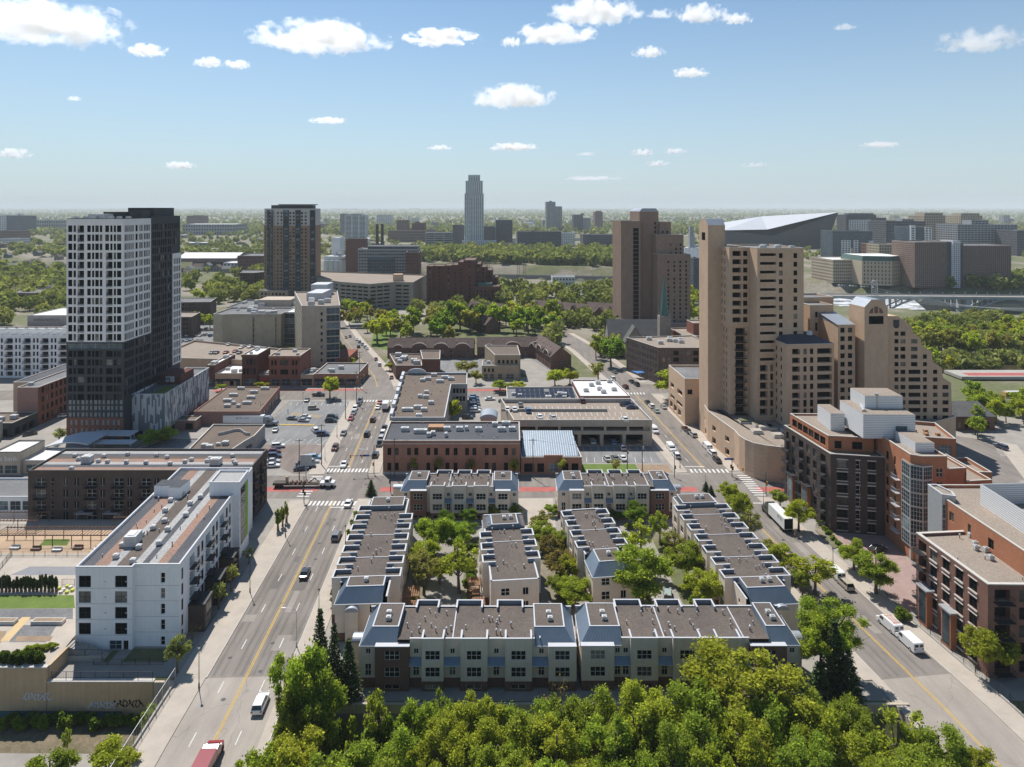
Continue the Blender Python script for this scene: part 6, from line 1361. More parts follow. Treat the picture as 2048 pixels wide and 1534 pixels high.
far('office_building','dark block touching the left side of the pale skyscraper','office block',905.5,928,451,497,'dark',40,7,12,sw=.5)
far('office_building','rounded brown-grey office block with glass bands left of the skyscraper','office block',851,906,466,492,'grey',50,3,6,sw=.9)
far('pavilion','low greenish glass pavilion at the foot of the pale skyscraper','pavilion',997,1050,489,501,'blue',30,10,2,sw=.7)
far('apartment_tower','pale grey banded tower behind the black smokestacks','tower',689.5,732,431,486,'pale',40,3,22,extra=[(697,724,428,'pale',8,16)],sw=.85)
far('apartment_tower','thin grey tower at the left of the pale banded tower','tower',680,693,428,470,'grey',40,5,18)
far('office_building','flat-topped pale block left of the two reddish blocks','office block',753,783,430,452,'pale',60,8,9)
far('office_building','reddish-brown block with a square top, left of two','office block',793,816.5,441,470,'red',50,7,10)
far('office_building','pinkish brick block, right of the two reddish ones','office block',823.5,850,447,482,'red',50,7,9,extra=[(830,838,444,'red',8,14)])
far('office_building','long low brown-red block in front of the pinkish brick block','office block',776,850,462,484,'brown',40,18,4)
far('hospital_building','grey and blue striped high-rise group at the left horizon','high-rise',-4,46,432,470,'blue',70,12,10,extra=[(0,14,430,'pale',-4,30),(26,32,428,'pale',20,20)])
far('brick_building','red brick hall rising behind the long pale roofs left of the condo tower','hall',373,408,432,456,'red',50,10,5,extra=[(384,404,431,'red',10,20)])
far('arena','low dark arena with a long pale roof left of the condo tower','arena',365,470,449,470,'grey',120,20,3,RF_white)
far('stadium_hall','blue-roofed low stadium hall in the trees at the left horizon','hall',64,121,441,462,'grey',80,12,3,RF_dark)
far('university_building','dark brown university block left of the pale tower','block',-3,40,462,488,'brown',40,12,5)
far('university_building','long low university building with white panels at the left edge','block',-4,38,478,492,'pale',40,14,3)
far('warehouse','dark flat-roofed shed at the left edge among yellow-green trees','shed',-2,70,588,608,'brown',36,8,2)
far('school_building','flat tan-roofed school at the left edge behind the shed','school',-10,52,580,590,'tan',40,14,2,RF_tan)
far('warehouse','brick industrial block left of the condo tower with a pale strip roof','warehouse',475,526,513,541,'red',60,14,4,RF_grey)
far('apartment_tower','dark apartment slab with a white gridded front right of the stadium','apartment tower',1692,1752,430,492,'dark',40,13,18,extra=[(1697,1740,440,'white',-3,2.8),(1752.4,1772,436,'dark',-.5,30),(1700,1750,427,'dark',6,20)],maxw=40)
far('apartment_building','dark blue glass block with white vertical strips in front of the white-gridded slab','apartment block',1665,1745,463,517,'blue',40,16,12,extra=[(1682,1700,481,'white',-3,2.6),(1706,1715,481,'white',-3,2.6),(1737,1745,482,'white',-3,2.6)],maxw=30)
far('office_building','long dark office block with pale grid lines, left of the stepped tan tower','office block',1772,1850,443,505,'dark',60,14,14,extra=[(1810,1834,439,'grey',10,20)],sw=.75)
far('office_tower','tan stepped office tower with arched bays, left of two twins','office tower',1848,1891,432,500,'tan',50,9,14,extra=[(1852,1889,426,'tan',5,30),(1875,1897,447,'tan',-5,30)],sw=.55,maxw=40)
far('office_tower','tan stepped office tower top over the long grid office, right of two twins','office tower',1921,1965,432,492,'tan',50,9,14,extra=[(1925,1962,427,'tan',5,30)],sw=.55)
far('office_building','long grey gridded office block under the right tan twin tower','office block',1915,2035,450,508,'grey',60,18,13,extra=[(1950,1985,441,'grey',10,25)],sw=.75,maxw=40)
far('office_building','dark office wing at the right edge beside the long grid office','office block',2034,2070,462,512,'dark',50,8,10)
far('water_tank_tower','small round-topped grey tower on the horizon above the long grid office','tower',2007,2020,431,452,'grey',30,3,8)
far('apartment_building','white-framed glass apartment block in front of the stepped tan tower','apartment block',1818,1863,455,520,'blue',40,9,14,extra=[(1819,1829,451,'white',-3,2.6),(1848,1862,455,'white',-3,2.6)],maxw=30)
far('brick_building','red brick block squeezed beside the tan stone mill','block',1744,1815,489,530,'red',30,12,6)
far('mill_building','square tan stone block behind the green-roofed mill','mill',1758,1800,490,540,'tan',30,8,9)
far('apartment_building','broad brown brick riverfront apartments with a white glass centre','apartment block',1829,1893,486,575,'brown',40,16,22,extra=[(1893.2,1902,484,'dark',-.4,30),(1902.4,1917,482,'pale',-3,20),(1917.4,1926,487,'dark',-.6,30),(1926.4,2022,492,'brown',-.3,40)],maxw=60)
for r in [(1664,1730,519,562,'tan',-1)]:
    pass
far('mill_building','long tan stone mill with rows of small windows and a pale chimney in front','mill',1666,1726,521,566,'tan',50,14,7,RF_white,maxw=40)
def mansard_mill():
    Y=H*F/(570-HY); x0,x1=X2(1724,Y),X2(1811,Y); P=[(x0,Y),(X2(1776,Y),Y-8),(x1,Y+4),(x1-3,Y+44),(x0-3,Y+44)]; B=Bldg('mill_building','tan stone mill with a green mansard roof at the riverside','mill',ctr(P),maxw=60)
    rw=lambda L:[(2+i*4.3,4.5+i*4.3,cols(L,max(2,int(L/3.4)),1.3,.8)) for i in range(6)]
    B.vol(P,0,27,FM['tan'],{0:rw,1:rw},RF_grey,0,st='far'); mb=MB(); I=inset(P,2.2)
    for i in range(5):
        j=(i+1)%5; mb.quad((*P[i],27),(*P[j],27),(*I[j],32.5),(*I[i],32.5))
    mb.poly([(x,y,32.5) for x,y in I],1); B.part('green_mansard',mb,[M('verdigris_roof',(.06,.11,.095),.7,.15),RF_white]); B.finish()
mansard_mill()
def misc_far():
    Y=H*F/(558-HY); x=X2(1700,Y); o=MB(); o.tube((0,0,0),(0,0,ZW(497,Y)),2.0,1.5,10); q=o.build('mill_chimney',FM['tan']); q.location=(x,Y-4,0); tag(q,'tall pale square chimney standing in front of the long tan mill','chimney')
    # stadium
    Y=H*F/(497-HY); X=lambda p:X2(p,Y); Z=lambda p:ZW(p,Y)
    B=Bldg('stadium','vast dark angular stadium with a white slanting roof and a sharp prow','stadium',(X(1560),Y+60,0))
    b=[(X(1449),Y+20),(X(1536),Y-10),(X(1655),Y+10),(X(1668),Y+150),(X(1470),Y+190)]
    t=[(X(1449),Y+10,Z(461)),(X(1540),Y-16,Z(471)),(X(1672),Y-10,Z(425)),(X(1640)+14,Y+165,Z(430)),(X(1462),Y+195,Z(455))]
    mb=MB()
    for i in range(5):
        j=(i+1)%5; mb.quad((*b[i],0),(*b[j],0),t[j],t[i],0)
    B.part('dark_wall',mb,[M('zinc_cladding',(.075,.085,.1),.55,.12,.04)])
    rd=(X(1590),Y+80,Z(438)); mb=MB(); 
    mb.poly([t[4],t[0],(X(1537),Y+5,Z(459)),(X(1672),Y-10,Z(424.6)),(X(1560),Y+110,Z(434))]); mb.poly([(X(1560),Y+110,Z(434)),(X(1672),Y-10,Z(424.6)),t[3],t[4]]); B.part('white_roof',mb,[M('stadium_roof',(.46,.48,.51),.5,.05,.04)])
    mb=MB(); mb.poly([t[1],(t[2][0],t[2][1]-.6,t[2][2]-7),(X(1640),Y-1,Z(451)),(X(1585),Y-8,Z(464))]); B.part('glass_prow',mb,[GLB])
    B.finish()
    # silos, mill complex around the smokestacks
    Y=H*F/(560-HY); B=Bldg('grain_elevator','row of white grain silos with a rooftop frame between the two tan towers','grain elevator',(X2(1386,Y),Y,0))
    for i in range(4): mb=MB(); x=X2(1374+i*7.5,Y); mb.tube((x,Y,0),(x,Y,ZW(495,Y)),3.3,3.3,12); B.part('silo',mb,[FM['white']])
    mb=MB(); mb.box(X2(1378,Y),X2(1388,Y),Y-3,Y+4,ZW(495,Y),ZW(468,Y)); mb.box(X2(1379,Y),X2(1386,Y),Y-2,Y+3,ZW(468,Y),ZW(452,Y)); B.part('head_house',mb,[FM['grey']]); B.finish()
    far('office_tower','slim pale blue tower glimpsed left of the tan gabled shaft','tower',1387,1402,518,592,'blue',16,4,14)
    Y=H*F/(548-HY); X=lambda p:X2(p,Y); Z=lambda p:ZW(p,Y)
    B=Bldg('mill_complex','dark brick mill with white silos and a sloping conveyor bridge behind the parking garage','mill',(X(680),Y,0),maxw=30)
    B.vol([(X(691),Y),(X(729),Y),(X(729),Y+20),(X(691),Y+20)],0,Z(478),FM['red'],{},RF_dark,.5); B.vol([(X(635),Y+30),(X(690),Y+30),(X(690),Y+60),(X(635),Y+60)],0,Z(517),FM['white'],{},RF_white,.8,FM['white'])
    B.vol([(X(637),Y+64),(X(655),Y+64),(X(655),Y+90),(X(637),Y+90)],0,Z(480),FM['white'],{},RF_white,.5,FM['white'])
    for i in range(5): mb=MB(); x=X(642+i*10.5); mb.tube((x,Y+29,0),(x,Y+29,Z(524)),4.5,4.5,12); B.part('silo',mb,[FM['white']])
    mb=MB(); a=Vector((X(652),Y+60,Z(513))); b=Vector((X(694),Y+6,Z(498))); mb.tube(a,b,2.6,2.6,4); mb.tube((X(652),Y+50,Z(527)),(X(694),Y+6,Z(513)),2,2,4); B.part('conveyor_bridge',mb,[FM['grey']]); B.finish()
    for i,px in enumerate((754.5,764.5)):
        Ys=H*F/(508-HY); mb=MB(); mb.tube((0,0,0),(0,0,ZW(448,Ys)),3.2,2.6,10); q=mb.build('smokestack',DKM); q.location=(X2(px,Ys),Ys,0); tag(q,('left' if i==0 else 'right')+' one of two tall black smokestacks above the glass condo block','smokestack')
    Ys=H*F/(520-HY); q=thing('water_tower','white water tank on legs beside the black smokestacks','water tower',(X2(735,Ys),Ys,0)); mb=MB(); z=ZW(486,Ys); mb.tube((0,0,z),(0,0,z+7),4.2,4.2,12); mb.tube((0,0,z+7),(0,0,z+9.4),4.4,.2,12); mb.build('tank',FM['white'],q)
    for sx in(-1,1):
        for sy in(-1,1): mb=MB(); mb.tube((sx*3.4,sy*3.4,0),(sx*2.8,sy*2.8,z),.35,.35,5); mb.build('leg',STEEL,q)
    far('condo_building','grey and green glass condominium block in front of the smokestacks','condo block',716,836,500,568,'grey',40,22,11,extra=[(733,834,494,'blue',6,30),(736,790,514,'blue',-2,1.8)],sw=.7,maxw=60)
    far('office_building','dark brown wing at the right end of the glass condominium block','office block',812,838,506,572,'red',36,6,11,maxw=20)
    far('pavilion','small white pumping house by the rapids below the stone arch bridge','pump house',1105,1150,555,572,'pale',14,7,2,RF_white)
    # long low sheds with bright roofs
    Y=H*F/(524-HY); B=Bldg('rail_shed','long saw-toothed railway shed with brilliant white roofs','railway shed',(X2(410,Y),Y,0))
    for i in range(5): a,b=X2(352+i*24,Y),X2(376+i*24,Y); mb=MB(); mb.quad((a,Y,6),(b,Y,6),(b-3,Y+38,13),(a-3,Y+38,13)); mb.quad((b,Y+76,6),(a,Y+76,6),(a-3,Y+38,13),(b-3,Y+38,13)); B.part('roof_bay',mb,[RF_white]); 
    mb=MB(); mb.box(X2(352,Y),X2(472,Y),Y+.5,Y+75,0,6); B.part('wall',mb,[FM['brown']]); B.finish()
    far('warehouse','low shed with a plain white roof between railway shed and condo tower','shed',446,476,527,533,'pale',40,4,1,RF_white)
    # stone arch bridge and the open-spandrel road bridge
    def archbridge(name,label,p0,p1,deck,w,span,rise,mat,zw=-13,spandrel=False):
        a=Vector((*p0,0)); b=Vector((*p1,0)); L=(b-a).length; ang=math.atan2(b.y-a.y,b.x-a.x); r=thing(name,label,'bridge',(p0[0],p0[1],zw),ang); dz=deck-zw
        n=max(1,round(L/span)); sp=L/n; mb=MB(); mb.box(0,L,0,w,dz-1.6,dz,0,True); mb.box(0,L,-.5,.1,dz-.6,dz+1.0,0,True); mb.box(0,L,w-.1,w+.5,dz-.6,dz+1.0,0,True); mb.build('deck',mat,r)
        pm=MB()
        for i in range(n+1): q=MB(); q.box(i*sp-2,i*sp+2,-.6,w+.6,0,dz-1.6); q.build('pier',mat,r)
        for i in range(n):
            k=14; x0=i*sp+2; s2=sp-4; yf=[0,w]
            pts=[(x0+s2*j/k, (dz-1.7)-(rise)*(1-math.sin(math.pi*j/k)) ) for j in range(k+1)]
            for y0,y1 in(((.3,2.2),(w-2.2,w-.3)) if spandrel else ((0,w),)):
                q=MB()
                for (xa,za),(xb,zb) in zip(pts,pts[1:]):
                    th=1.5
                    ta,tb=(min(za+th,dz-1.6),min(zb+th,dz-1.6)) if spandrel else (dz-1.6,dz-1.6)
                    q.quad((xa,y0,za),(xb,y0,zb),(xb,y0,tb),(xa,y0,ta)); q.quad((xb,y1,zb),(xa,y1,za),(xa,y1,ta),(xb,y1,tb)); q.quad((xa,y1,za),(xb,y1,zb),(xb,y0,zb),(xa,y0,za)); q.quad((xa,y0,ta),(xb,y0,tb),(xb,y1,tb),(xa,y1,ta))
                if spandrel:
                    for j in range(1,k,1):
                        xa,za=pts[j]
                        if dz-1.6-za-1.5>.8: q.box(xa-.4,xa+.4,y0,y1,za+1.3,dz-1.6)
                q.build('arch',mat,r)
        return r
    STO=M('bridge_stone',(.3,.28,.25),.9,.15,.1); CON=M('pale_bridge_concrete',(.36,.38,.37),.85,.12,.1)
    archbridge('stone_bridge','curving old stone arch bridge over the rapids behind the river trees',(X2(985,880),880),(X2(1262,850),850),-.5,8,24,7,STO)
    r=archbridge('road_bridge','long pale concrete road bridge on wide open arches across the river',(X2(1598,655),655),(X2(2110,640),640),1.2,16,77,14,CON,-14,True)
    mb=MB(); mb.quad((0,.4,15.24),(246,.4,15.24),(246,15.6,15.24),(0,15.6,15.24)); mb.build('road_surface',A_deck,r)
    for i in range(24): mb=MB(); mb.tube((i*10.2,-.3,16),(i*10.2,-.3,19.5),.14,.1,5); mb.tube((i*10.2,-.3,19.4),(i*10.2,-.3,20.2),.4,.3,6); mb.build('bridge_lamp',TRIM,r)
    Yt=652; q=thing('lattice_tower','pale steel lattice tower with an arched top beside the road bridge','pylon',(X2(1749,Yt),Yt,0))
    mb=MB(); hh=ZW(561,Yt)
    for sx in(-1,1): mb.tube((sx*2.8,0,0),(sx*2.8,0,hh-2.5),.4,.35,5)
    for i in range(9): z=i*hh/9; mb.tube((-2.8,0,z),(2.8,0,z+hh/9),.16,.16,4); mb.tube((2.8,0,z),(-2.8,0,z+hh/9),.16,.16,4)
    for k in range(8): a0,a1=math.pi*k/8,math.pi*(k+1)/8; mb.tube((2.8*math.cos(a0),0,hh-2.6+2.8*math.sin(a0)),(2.8*math.cos(a1),0,hh-2.6+2.8*math.sin(a1)),.4,.4,5)
    mb.build('lattice',STEEL,q)
    for i,(px,py,bs) in enumerate([(977,508,556),(1037,520,566),(1049,519,570)]):
        Yt=H*F/(bs-HY); q=thing('lattice_tower',['dark transmission pylon in the river trees left of the other two','dark transmission pylon by the rapids, left of a close pair','dark transmission pylon by the rapids, right of a close pair'][i],'pylon',(X2(px,Yt),Yt,0)); mb=MB(); hh=ZW(py,Yt)
        for sx in(-1,1):
            for sy in(-1,1): mb.tube((sx*2.4,sy*2.4,0),(sx*.5,sy*.5,hh),.22,.16,4)
        for k in range(7): s=2.4-1.9*k/7; z=hh*k/7; s2=2.4-1.9*(k+1)/7; mb.tube((-s,-s,z),(s2,-s2,hh*(k+1)/7),.12,.12,3); mb.tube((s,-s,z),(-s2,-s2,hh*(k+1)/7),.12,.12,3)
        for z in(.78,.9): mb.tube((-5,0,hh*z),(5,0,hh*z),.18,.18,4)
        mb.build('lattice',DKM,q)
    # power lines from the right edge to the pylon by the bridge
    for j in range(5):
        mb=MB(); a=Vector((X2(1749,652),652,ZW(575+j*5,652))); b=Vector((330+j*3,345,30+j*2.0)); last=None
        for t in range(17):
            u=t/16; p=a.lerp(b,u); p.z-=4*6*u*(1-u); 
            if last is not None: mb.tube(last,p,.06,.06,3)
            last=p
        tag(mb.build('power_line',STEEL),'thin sagging power line crossing the river trees at the right','power line','power lines over the river trees')
misc_far()
# houses in the leafy quarter at the left
def houses():
    rr=random.Random(21); spots=[(380,545),(398,540),(416,539),(436,541),(455,545),(372,556),(20,540),(60,532),(95,545),(118,520),(40,566),(88,570),(16,516),(110,556),(66,552),(30,592),(104,590),(10,560),(76,512),(120,536)]
    cols_=[((.55,.53,.5),'white'),((.15,.2,.17),'dark green'),((.3,.27,.22),'tan'),((.2,.21,.22),'grey'),((.3,.12,.09),'brick red')]
    for i,(px,py) in enumerate(spots):
        x,y=G(px,py); c,cn=cols_[[0,0,1,3,2][i%5]]; w_,d_,h_=rr.uniform(8,11),rr.uniform(9,13),rr.uniform(5,6.5)
        q=thing('house','small '+cn+' gabled house among the trees '+('right' if px>200 else 'left')+' of the pale tower','house',(x,y,0),rr.choice([0,.1,A90]),'houses in the leafy quarter')
        mb=MB(); mb.box(-w_/2,w_/2,-d_/2,d_/2,0,h_); mb.poly([(-w_/2,-d_/2,h_),(w_/2,-d_/2,h_),(0,-d_/2,h_+3.4)]); mb.poly([(w_/2,d_/2,h_),(-w_/2,d_/2,h_),(0,d_/2,h_+3.4)]); 
        k='house_'+cn.replace(' ','_'); mt=MATS.get(k) or M(k,c,.85,.08); mb.build('wall',mt,q)
        mb=MB(); mb.quad((-w_/2-.4,-d_/2-.4,h_-.3),(0,-d_/2-.4,h_+3.6),(0,d_/2+.4,h_+3.6),(-w_/2-.4,d_/2+.4,h_-.3)); mb.quad((0,-d_/2-.4,h_+3.6),(w_/2+.4,-d_/2-.4,h_-.3),(w_/2+.4,d_/2+.4,h_-.3),(0,d_/2+.4,h_+3.6)); mb.build('roof',RF_shing if i%2 else RF_grey,q)
        for sx in(-2,2):
            for sz in(1,3.6): mb=MB(); mb.quad((sx-.6,-d_/2-.04,sz),(sx+.6,-d_/2-.04,sz),(sx+.6,-d_/2-.04,sz+1.3),(sx-.6,-d_/2-.04,sz+1.3)); mb.build('window',GL,q)
houses()

def low_far():
    r=random.Random(31); bm=[FM['pale'],FM['tan'],FM['brown'],FM['grey'],FM['white'],FM['red']]; n=0; t=0
    while n<190 and t<4000:
        t+=1; px=r.uniform(-10,2060); py=r.choice([r.uniform(436,470),r.uniform(445,520)]) if px<900 else r.uniform(434,500); x,y=G(px,py)
        if rivd(x,y)<125 or (640<px<850 and py>500) or (px>1650 and py>470): continue
        w_=r.uniform(10,34)*(1+y/6000); d_=r.uniform(12,26)*(1+y/6000); h_=r.choice([5,6,7,9,12]) if n<130 else r.choice([16,22,28,36]); px=px if n<130 else r.choice([r.uniform(560,900),r.uniform(1040,1240),r.uniform(1640,2040),r.uniform(0,130)]); py=py if n<130 else r.uniform(440,468); x,y=G(px,py); mb=MB(); mb.box(-w_/2,w_/2,-d_/2,d_/2,0,h_,0); mb.box(-w_/2+.4,w_/2-.4,-d_/2+.4,d_/2-.4,h_,h_+.3,1); mb.box(-w_*.2,w_*.1,-d_*.2,d_*.2,h_+.3,h_+1.6,0)
        for f_ in range(int(h_/3.4)): mb.quad((-w_*.46,-d_/2-.05,f_*3.4+1.2),(w_*.46,-d_/2-.05,f_*3.4+1.2),(w_*.46,-d_/2-.05,f_*3.4+2.5),(-w_*.46,-d_/2-.05,f_*3.4+2.5),2)
        o=mb.build('low_building',[bm[n%6],r.choice([RF_white,RF_tan,RF_grey]),GLF]); o.location=(x,y,terrain(x,y)); o.rotation_euler=(0,0,r.choice([0,-.3,.25])); tag(o,'small flat-roofed building scattered among the far trees towards the horizon','building','low buildings among the far trees'); n+=1
low_far()
# ------------------------------------------------------------ vegetation
def leafmat(name,tr=.58,objcol=True,col=(.1,.15,.03)):
    m=bpy.data.materials.new(name); m.use_nodes=True; nt=m.node_tree; nt.nodes.clear()
    o=N(nt,'ShaderNodeOutputMaterial'); d=N(nt,'ShaderNodeBsdfDiffuse'); t=N(nt,'ShaderNodeBsdfTranslucent'); mx=N(nt,'ShaderNodeMixShader'); mx.inputs[0].default_value=tr
    g=N(nt,'ShaderNodeNewGeometry'); 
    if objcol: oi=N(nt,'ShaderNodeObjectInfo'); base=oi.outputs['Color']
    else:
        f=noise(nt,pos(nt),.022,7,.75); base=ramp(nt,f,[(.3,sc(col,.45)),(.45,sc(col,.85)),(.56,(col[0]*1.25,col[1]*1.1,col[2]*1.2)),(.7,(col[0]*1.6,col[1]*1.4,col[2]))])
    r=ramp(nt,g.outputs['Random Per Island'],[(0,.55),(.5,1.0),(1,1.5)])
    c=mixc(nt,1.0,base,r,'MULTIPLY'); hu=mixc(nt,mathn(nt,'MULTIPLY',g.outputs['Random Per Island'],.25),c,(.19,.235,.035))
    nt.links.new(hu,d.inputs[0]); lt=mixc(nt,1.0,hu,(1.65,1.6,.9),'MULTIPLY'); nt.links.new(lt,t.inputs[0])
    nt.links.new(d.outputs[0],mx.inputs[1]); nt.links.new(t.outputs[0],mx.inputs[2]); nt.links.new(mx.outputs[0],o.inputs[0]); return m
LEAF=leafmat('spring_leaves'); NEED=leafmat('spruce_needles',.12); LEAFS=leafmat('woodland_leaves',.3,False,(.21,.25,.085))
BARK=M('tree_bark',(.13,.1,.08),.95,.25,2.0)
def quads(Cn,size,rs,flat=.0,asp=.75):
    "random little leaf quads around centres"
    n=len(Cn); a=rs.normal(size=(n,3)); a/=np.linalg.norm(a,axis=1)[:,None]
    b=rs.normal(size=(n,3)); 
    if flat: a[:,2]*=(1-flat); b[:,2]*=(1-flat)
    b-=a*np.sum(a*b,axis=1)[:,None]; b/=np.linalg.norm(b,axis=1)[:,None]
    s=(size*rs.uniform(.6,1.4,n))[:,None]; a=a*s*.5; b=b*s*.5*asp
    V=np.stack([Cn-a-b,Cn+a-b*.4,Cn+a*.9+b,Cn-a*.6+b],1).reshape(-1,3); return V,np.arange(4*n).reshape(-1,4)
def crown_pts(n,rs,lobes=18,shell=.75,R_=(4.5,4.5,4.8),cz=7.6,lr=(.26,.42)):
    u=rs.normal(size=(lobes,3)); u/=np.linalg.norm(u,axis=1)[:,None]; rr_=rs.uniform(.3,.8,lobes)[:,None]; L=u*rr_; L[:,2]=np.where(L[:,2]<-.45,L[:,2]*.6,L[:,2])
    lrad=rs.uniform(lr[0],lr[1],lobes); k=rs.choice(lobes,n,p=lrad**2/np.sum(lrad**2))
    v=rs.normal(size=(n,3)); v/=np.linalg.norm(v,axis=1)[:,None]; q=lrad[k]*(1-(1-shell)*rs.uniform(0,1,n)**.5*1.6)*rs.uniform(.8,1.12,n)
    Pn=L[k]+v*q[:,None]; Pn=Pn*np.array(R_); Pn[:,2]+=cz; return Pn,L*np.array(R_)+np.array([0,0,cz])
def trunk_mesh(rs,lobes,cz,h=7,r=.28,n=8,name='trunk'):
    mb=MB(); top=Vector((rs.uniform(-.3,.3),rs.uniform(-.3,.3),h)); fork=Vector((top.x*.4,top.y*.4,cz*.42)); mb.tube((0,0,-.3),fork,r*1.25,r*.85,7); mb.tube(fork,top,r*.85,r*.3,6)
    for i in rs.choice(len(lobes),min(n,len(lobes)),replace=False):
        e=Vector(lobes[i]); s=fork.lerp(top,rs.uniform(0,.7)); m_=s.lerp(e,.5)+Vector((0,0,-.35)); mb.tube(s,m_,r*.42,r*.28,5); mb.tube(m_,e,r*.28,r*.08,4)
        for q in range(2): e2=e+Vector((rs.uniform(-1.2,1.2),rs.uniform(-1.2,1.2),rs.uniform(-.3,1.2))); mb.tube(m_.lerp(e,.5),e2,r*.14,r*.04,3)
    me=bpy.data.meshes.new(name); me.from_pydata(mb.v,[],mb.f); me.materials.append(BARK); return me
TK={}
def mk_kind(key,n,size,nv=3,lobes=18,shell=.75,lr=(.26,.42),R_=(4.5,4.5,4.8),cz=7.6,mat=None,limbs=8,asp=.75):
    L=[]
    for i in range(nv):
        rs=np.random.RandomState(100+len(TK)*17+i); Pn,lb=crown_pts(n,rs,lobes,shell,R_,cz,lr); V,Q=quads(Pn,size,rs,0,asp); L.append((npmesh('crown',V,Q,mat or LEAF),trunk_mesh(rs,lb,cz,cz+R_[2]*.6,n=limbs)))
    TK[key]=L
mk_kind('near',20000,.25,4,36,.5,(.17,.34)); mk_kind('big',42000,.165,3,46,.45,(.13,.28),limbs=14); mk_kind('mid',3600,.52,4,24,.6); mk_kind('low',800,.95,4,16,.7); mk_kind('sparse',3000,.33,3,24,.5,(.2,.34),limbs=16); mk_kind('midsparse',700,.62,2,20,.5,limbs=14)
mk_kind('bush',2200,.34,2,12,.8,(.3,.46),(1.6,1.6,1.1),1.05,limbs=3); mk_kind('col',1300,.33,2,14,.6,(.24,.36),(1.0,1.0,3.6),4.2,limbs=5); mk_kind('poplar',9000,.42,2,26,.5,(.17,.3),(4.2,4.2,8.4),10.5,limbs=12); mk_kind('clip',2600,.3,1,10,.95,(.45,.6),(1.05,1.05,.95),.95,limbs=2)
mk_kind('arbor',900,.3,2,10,.8,(.3,.45),(.55,.55,2.1),2.0,limbs=2,mat=NEED); mk_kind('bare',160,.3,1,24,.5,limbs=22)
def spruce_mesh(i):
    rs=np.random.RandomState(60+i); Ps=[]; 
    for t in range(26):
        z=1.0+t*.5; r=3.0*(1-(z-.6)/14.2)**.9; nb=max(5,int(11*r/3)+3); a0=rs.uniform(0,6.28)
        for b in range(nb):
            a=a0+6.283*b/nb+rs.uniform(-.2,.2); m=int(9+14*r/3); u=rs.uniform(.12,1,m)**.7; rr_=r*rs.uniform(.8,1.12)
            x=np.cos(a)*u*rr_+rs.normal(0,.13,m); y=np.sin(a)*u*rr_+rs.normal(0,.13,m); zz=z-.32*u*rr_+.12*u*u*rr_+rs.normal(0,.09,m); Ps.append(np.stack([x,y,zz],1))
    P_=np.concatenate(Ps); V,Q=quads(P_,.42,rs,.35,.55); mb=MB(); mb.tube((0,0,-.2),(0,0,13.8),.24,.03,6); me=bpy.data.meshes.new('trunk'); me.from_pydata(mb.v,[],mb.f); me.materials.append(BARK); return npmesh('crown',V,Q,NEED),me
TK['spruce']=[spruce_mesh(i) for i in range(2)]
DIM={'bush':(3.6,2.3),'col':(2.3,8),'poplar':(9.5,19.5),'clip':(2.2,1.95),'arbor':(1.2,4.2),'spruce':(6,14.4)}
GREEN=(.25,.315,.055); YEL=(.325,.36,.055); DEEP=(.15,.23,.045); OLIVE=(.26,.255,.085); BRONZE=(.24,.2,.075); SPR=(.045,.075,.036); PALEG=(.25,.27,.12)
tr_=random.Random(5)
def tree(x,y,h,w,kind,col,label,group=None,z=0,name=None,cat='tree',rz=None):
    q=thing(name or {'spruce':'spruce_tree','bush':'shrub','clip':'shrub','arbor':'arborvitae'}.get(kind,'leafy_tree'),label,cat,(x,y,z),tr_.uniform(0,6.28),group); L=TK[kind]; c,t=L[tr_.randrange(len(L))]; dw,dh=DIM.get(kind,(9.4,12.4)); s=(w/dw,w/dw*tr_.uniform(.92,1.08),h/dh)
    v=tr_.uniform(.88,1.14); o=link('crown',c,q,None,0,s,tuple(min(1,k_*v*tr_.uniform(.95,1.05)) for k_ in col)); o2=link('trunk',t,q,None,0,s); return q
def tp(px,pb,pt,pw,kind,col,label,group=None,z=0,**k):
    "tree whose foot is at photo pixel (px,pb) and whose top reaches pt, crown pw wide"
    x,y=G(px,pb,z); k_=1.28 if kind in('near','sparse','mid','midsparse') else 1.1
    return tree(x,y,max(.8,ZW(pt,y)-z)*(1.06 if k_>1.2 else 1),pw*k_*y/F,kind,col,label,group,z,**k)
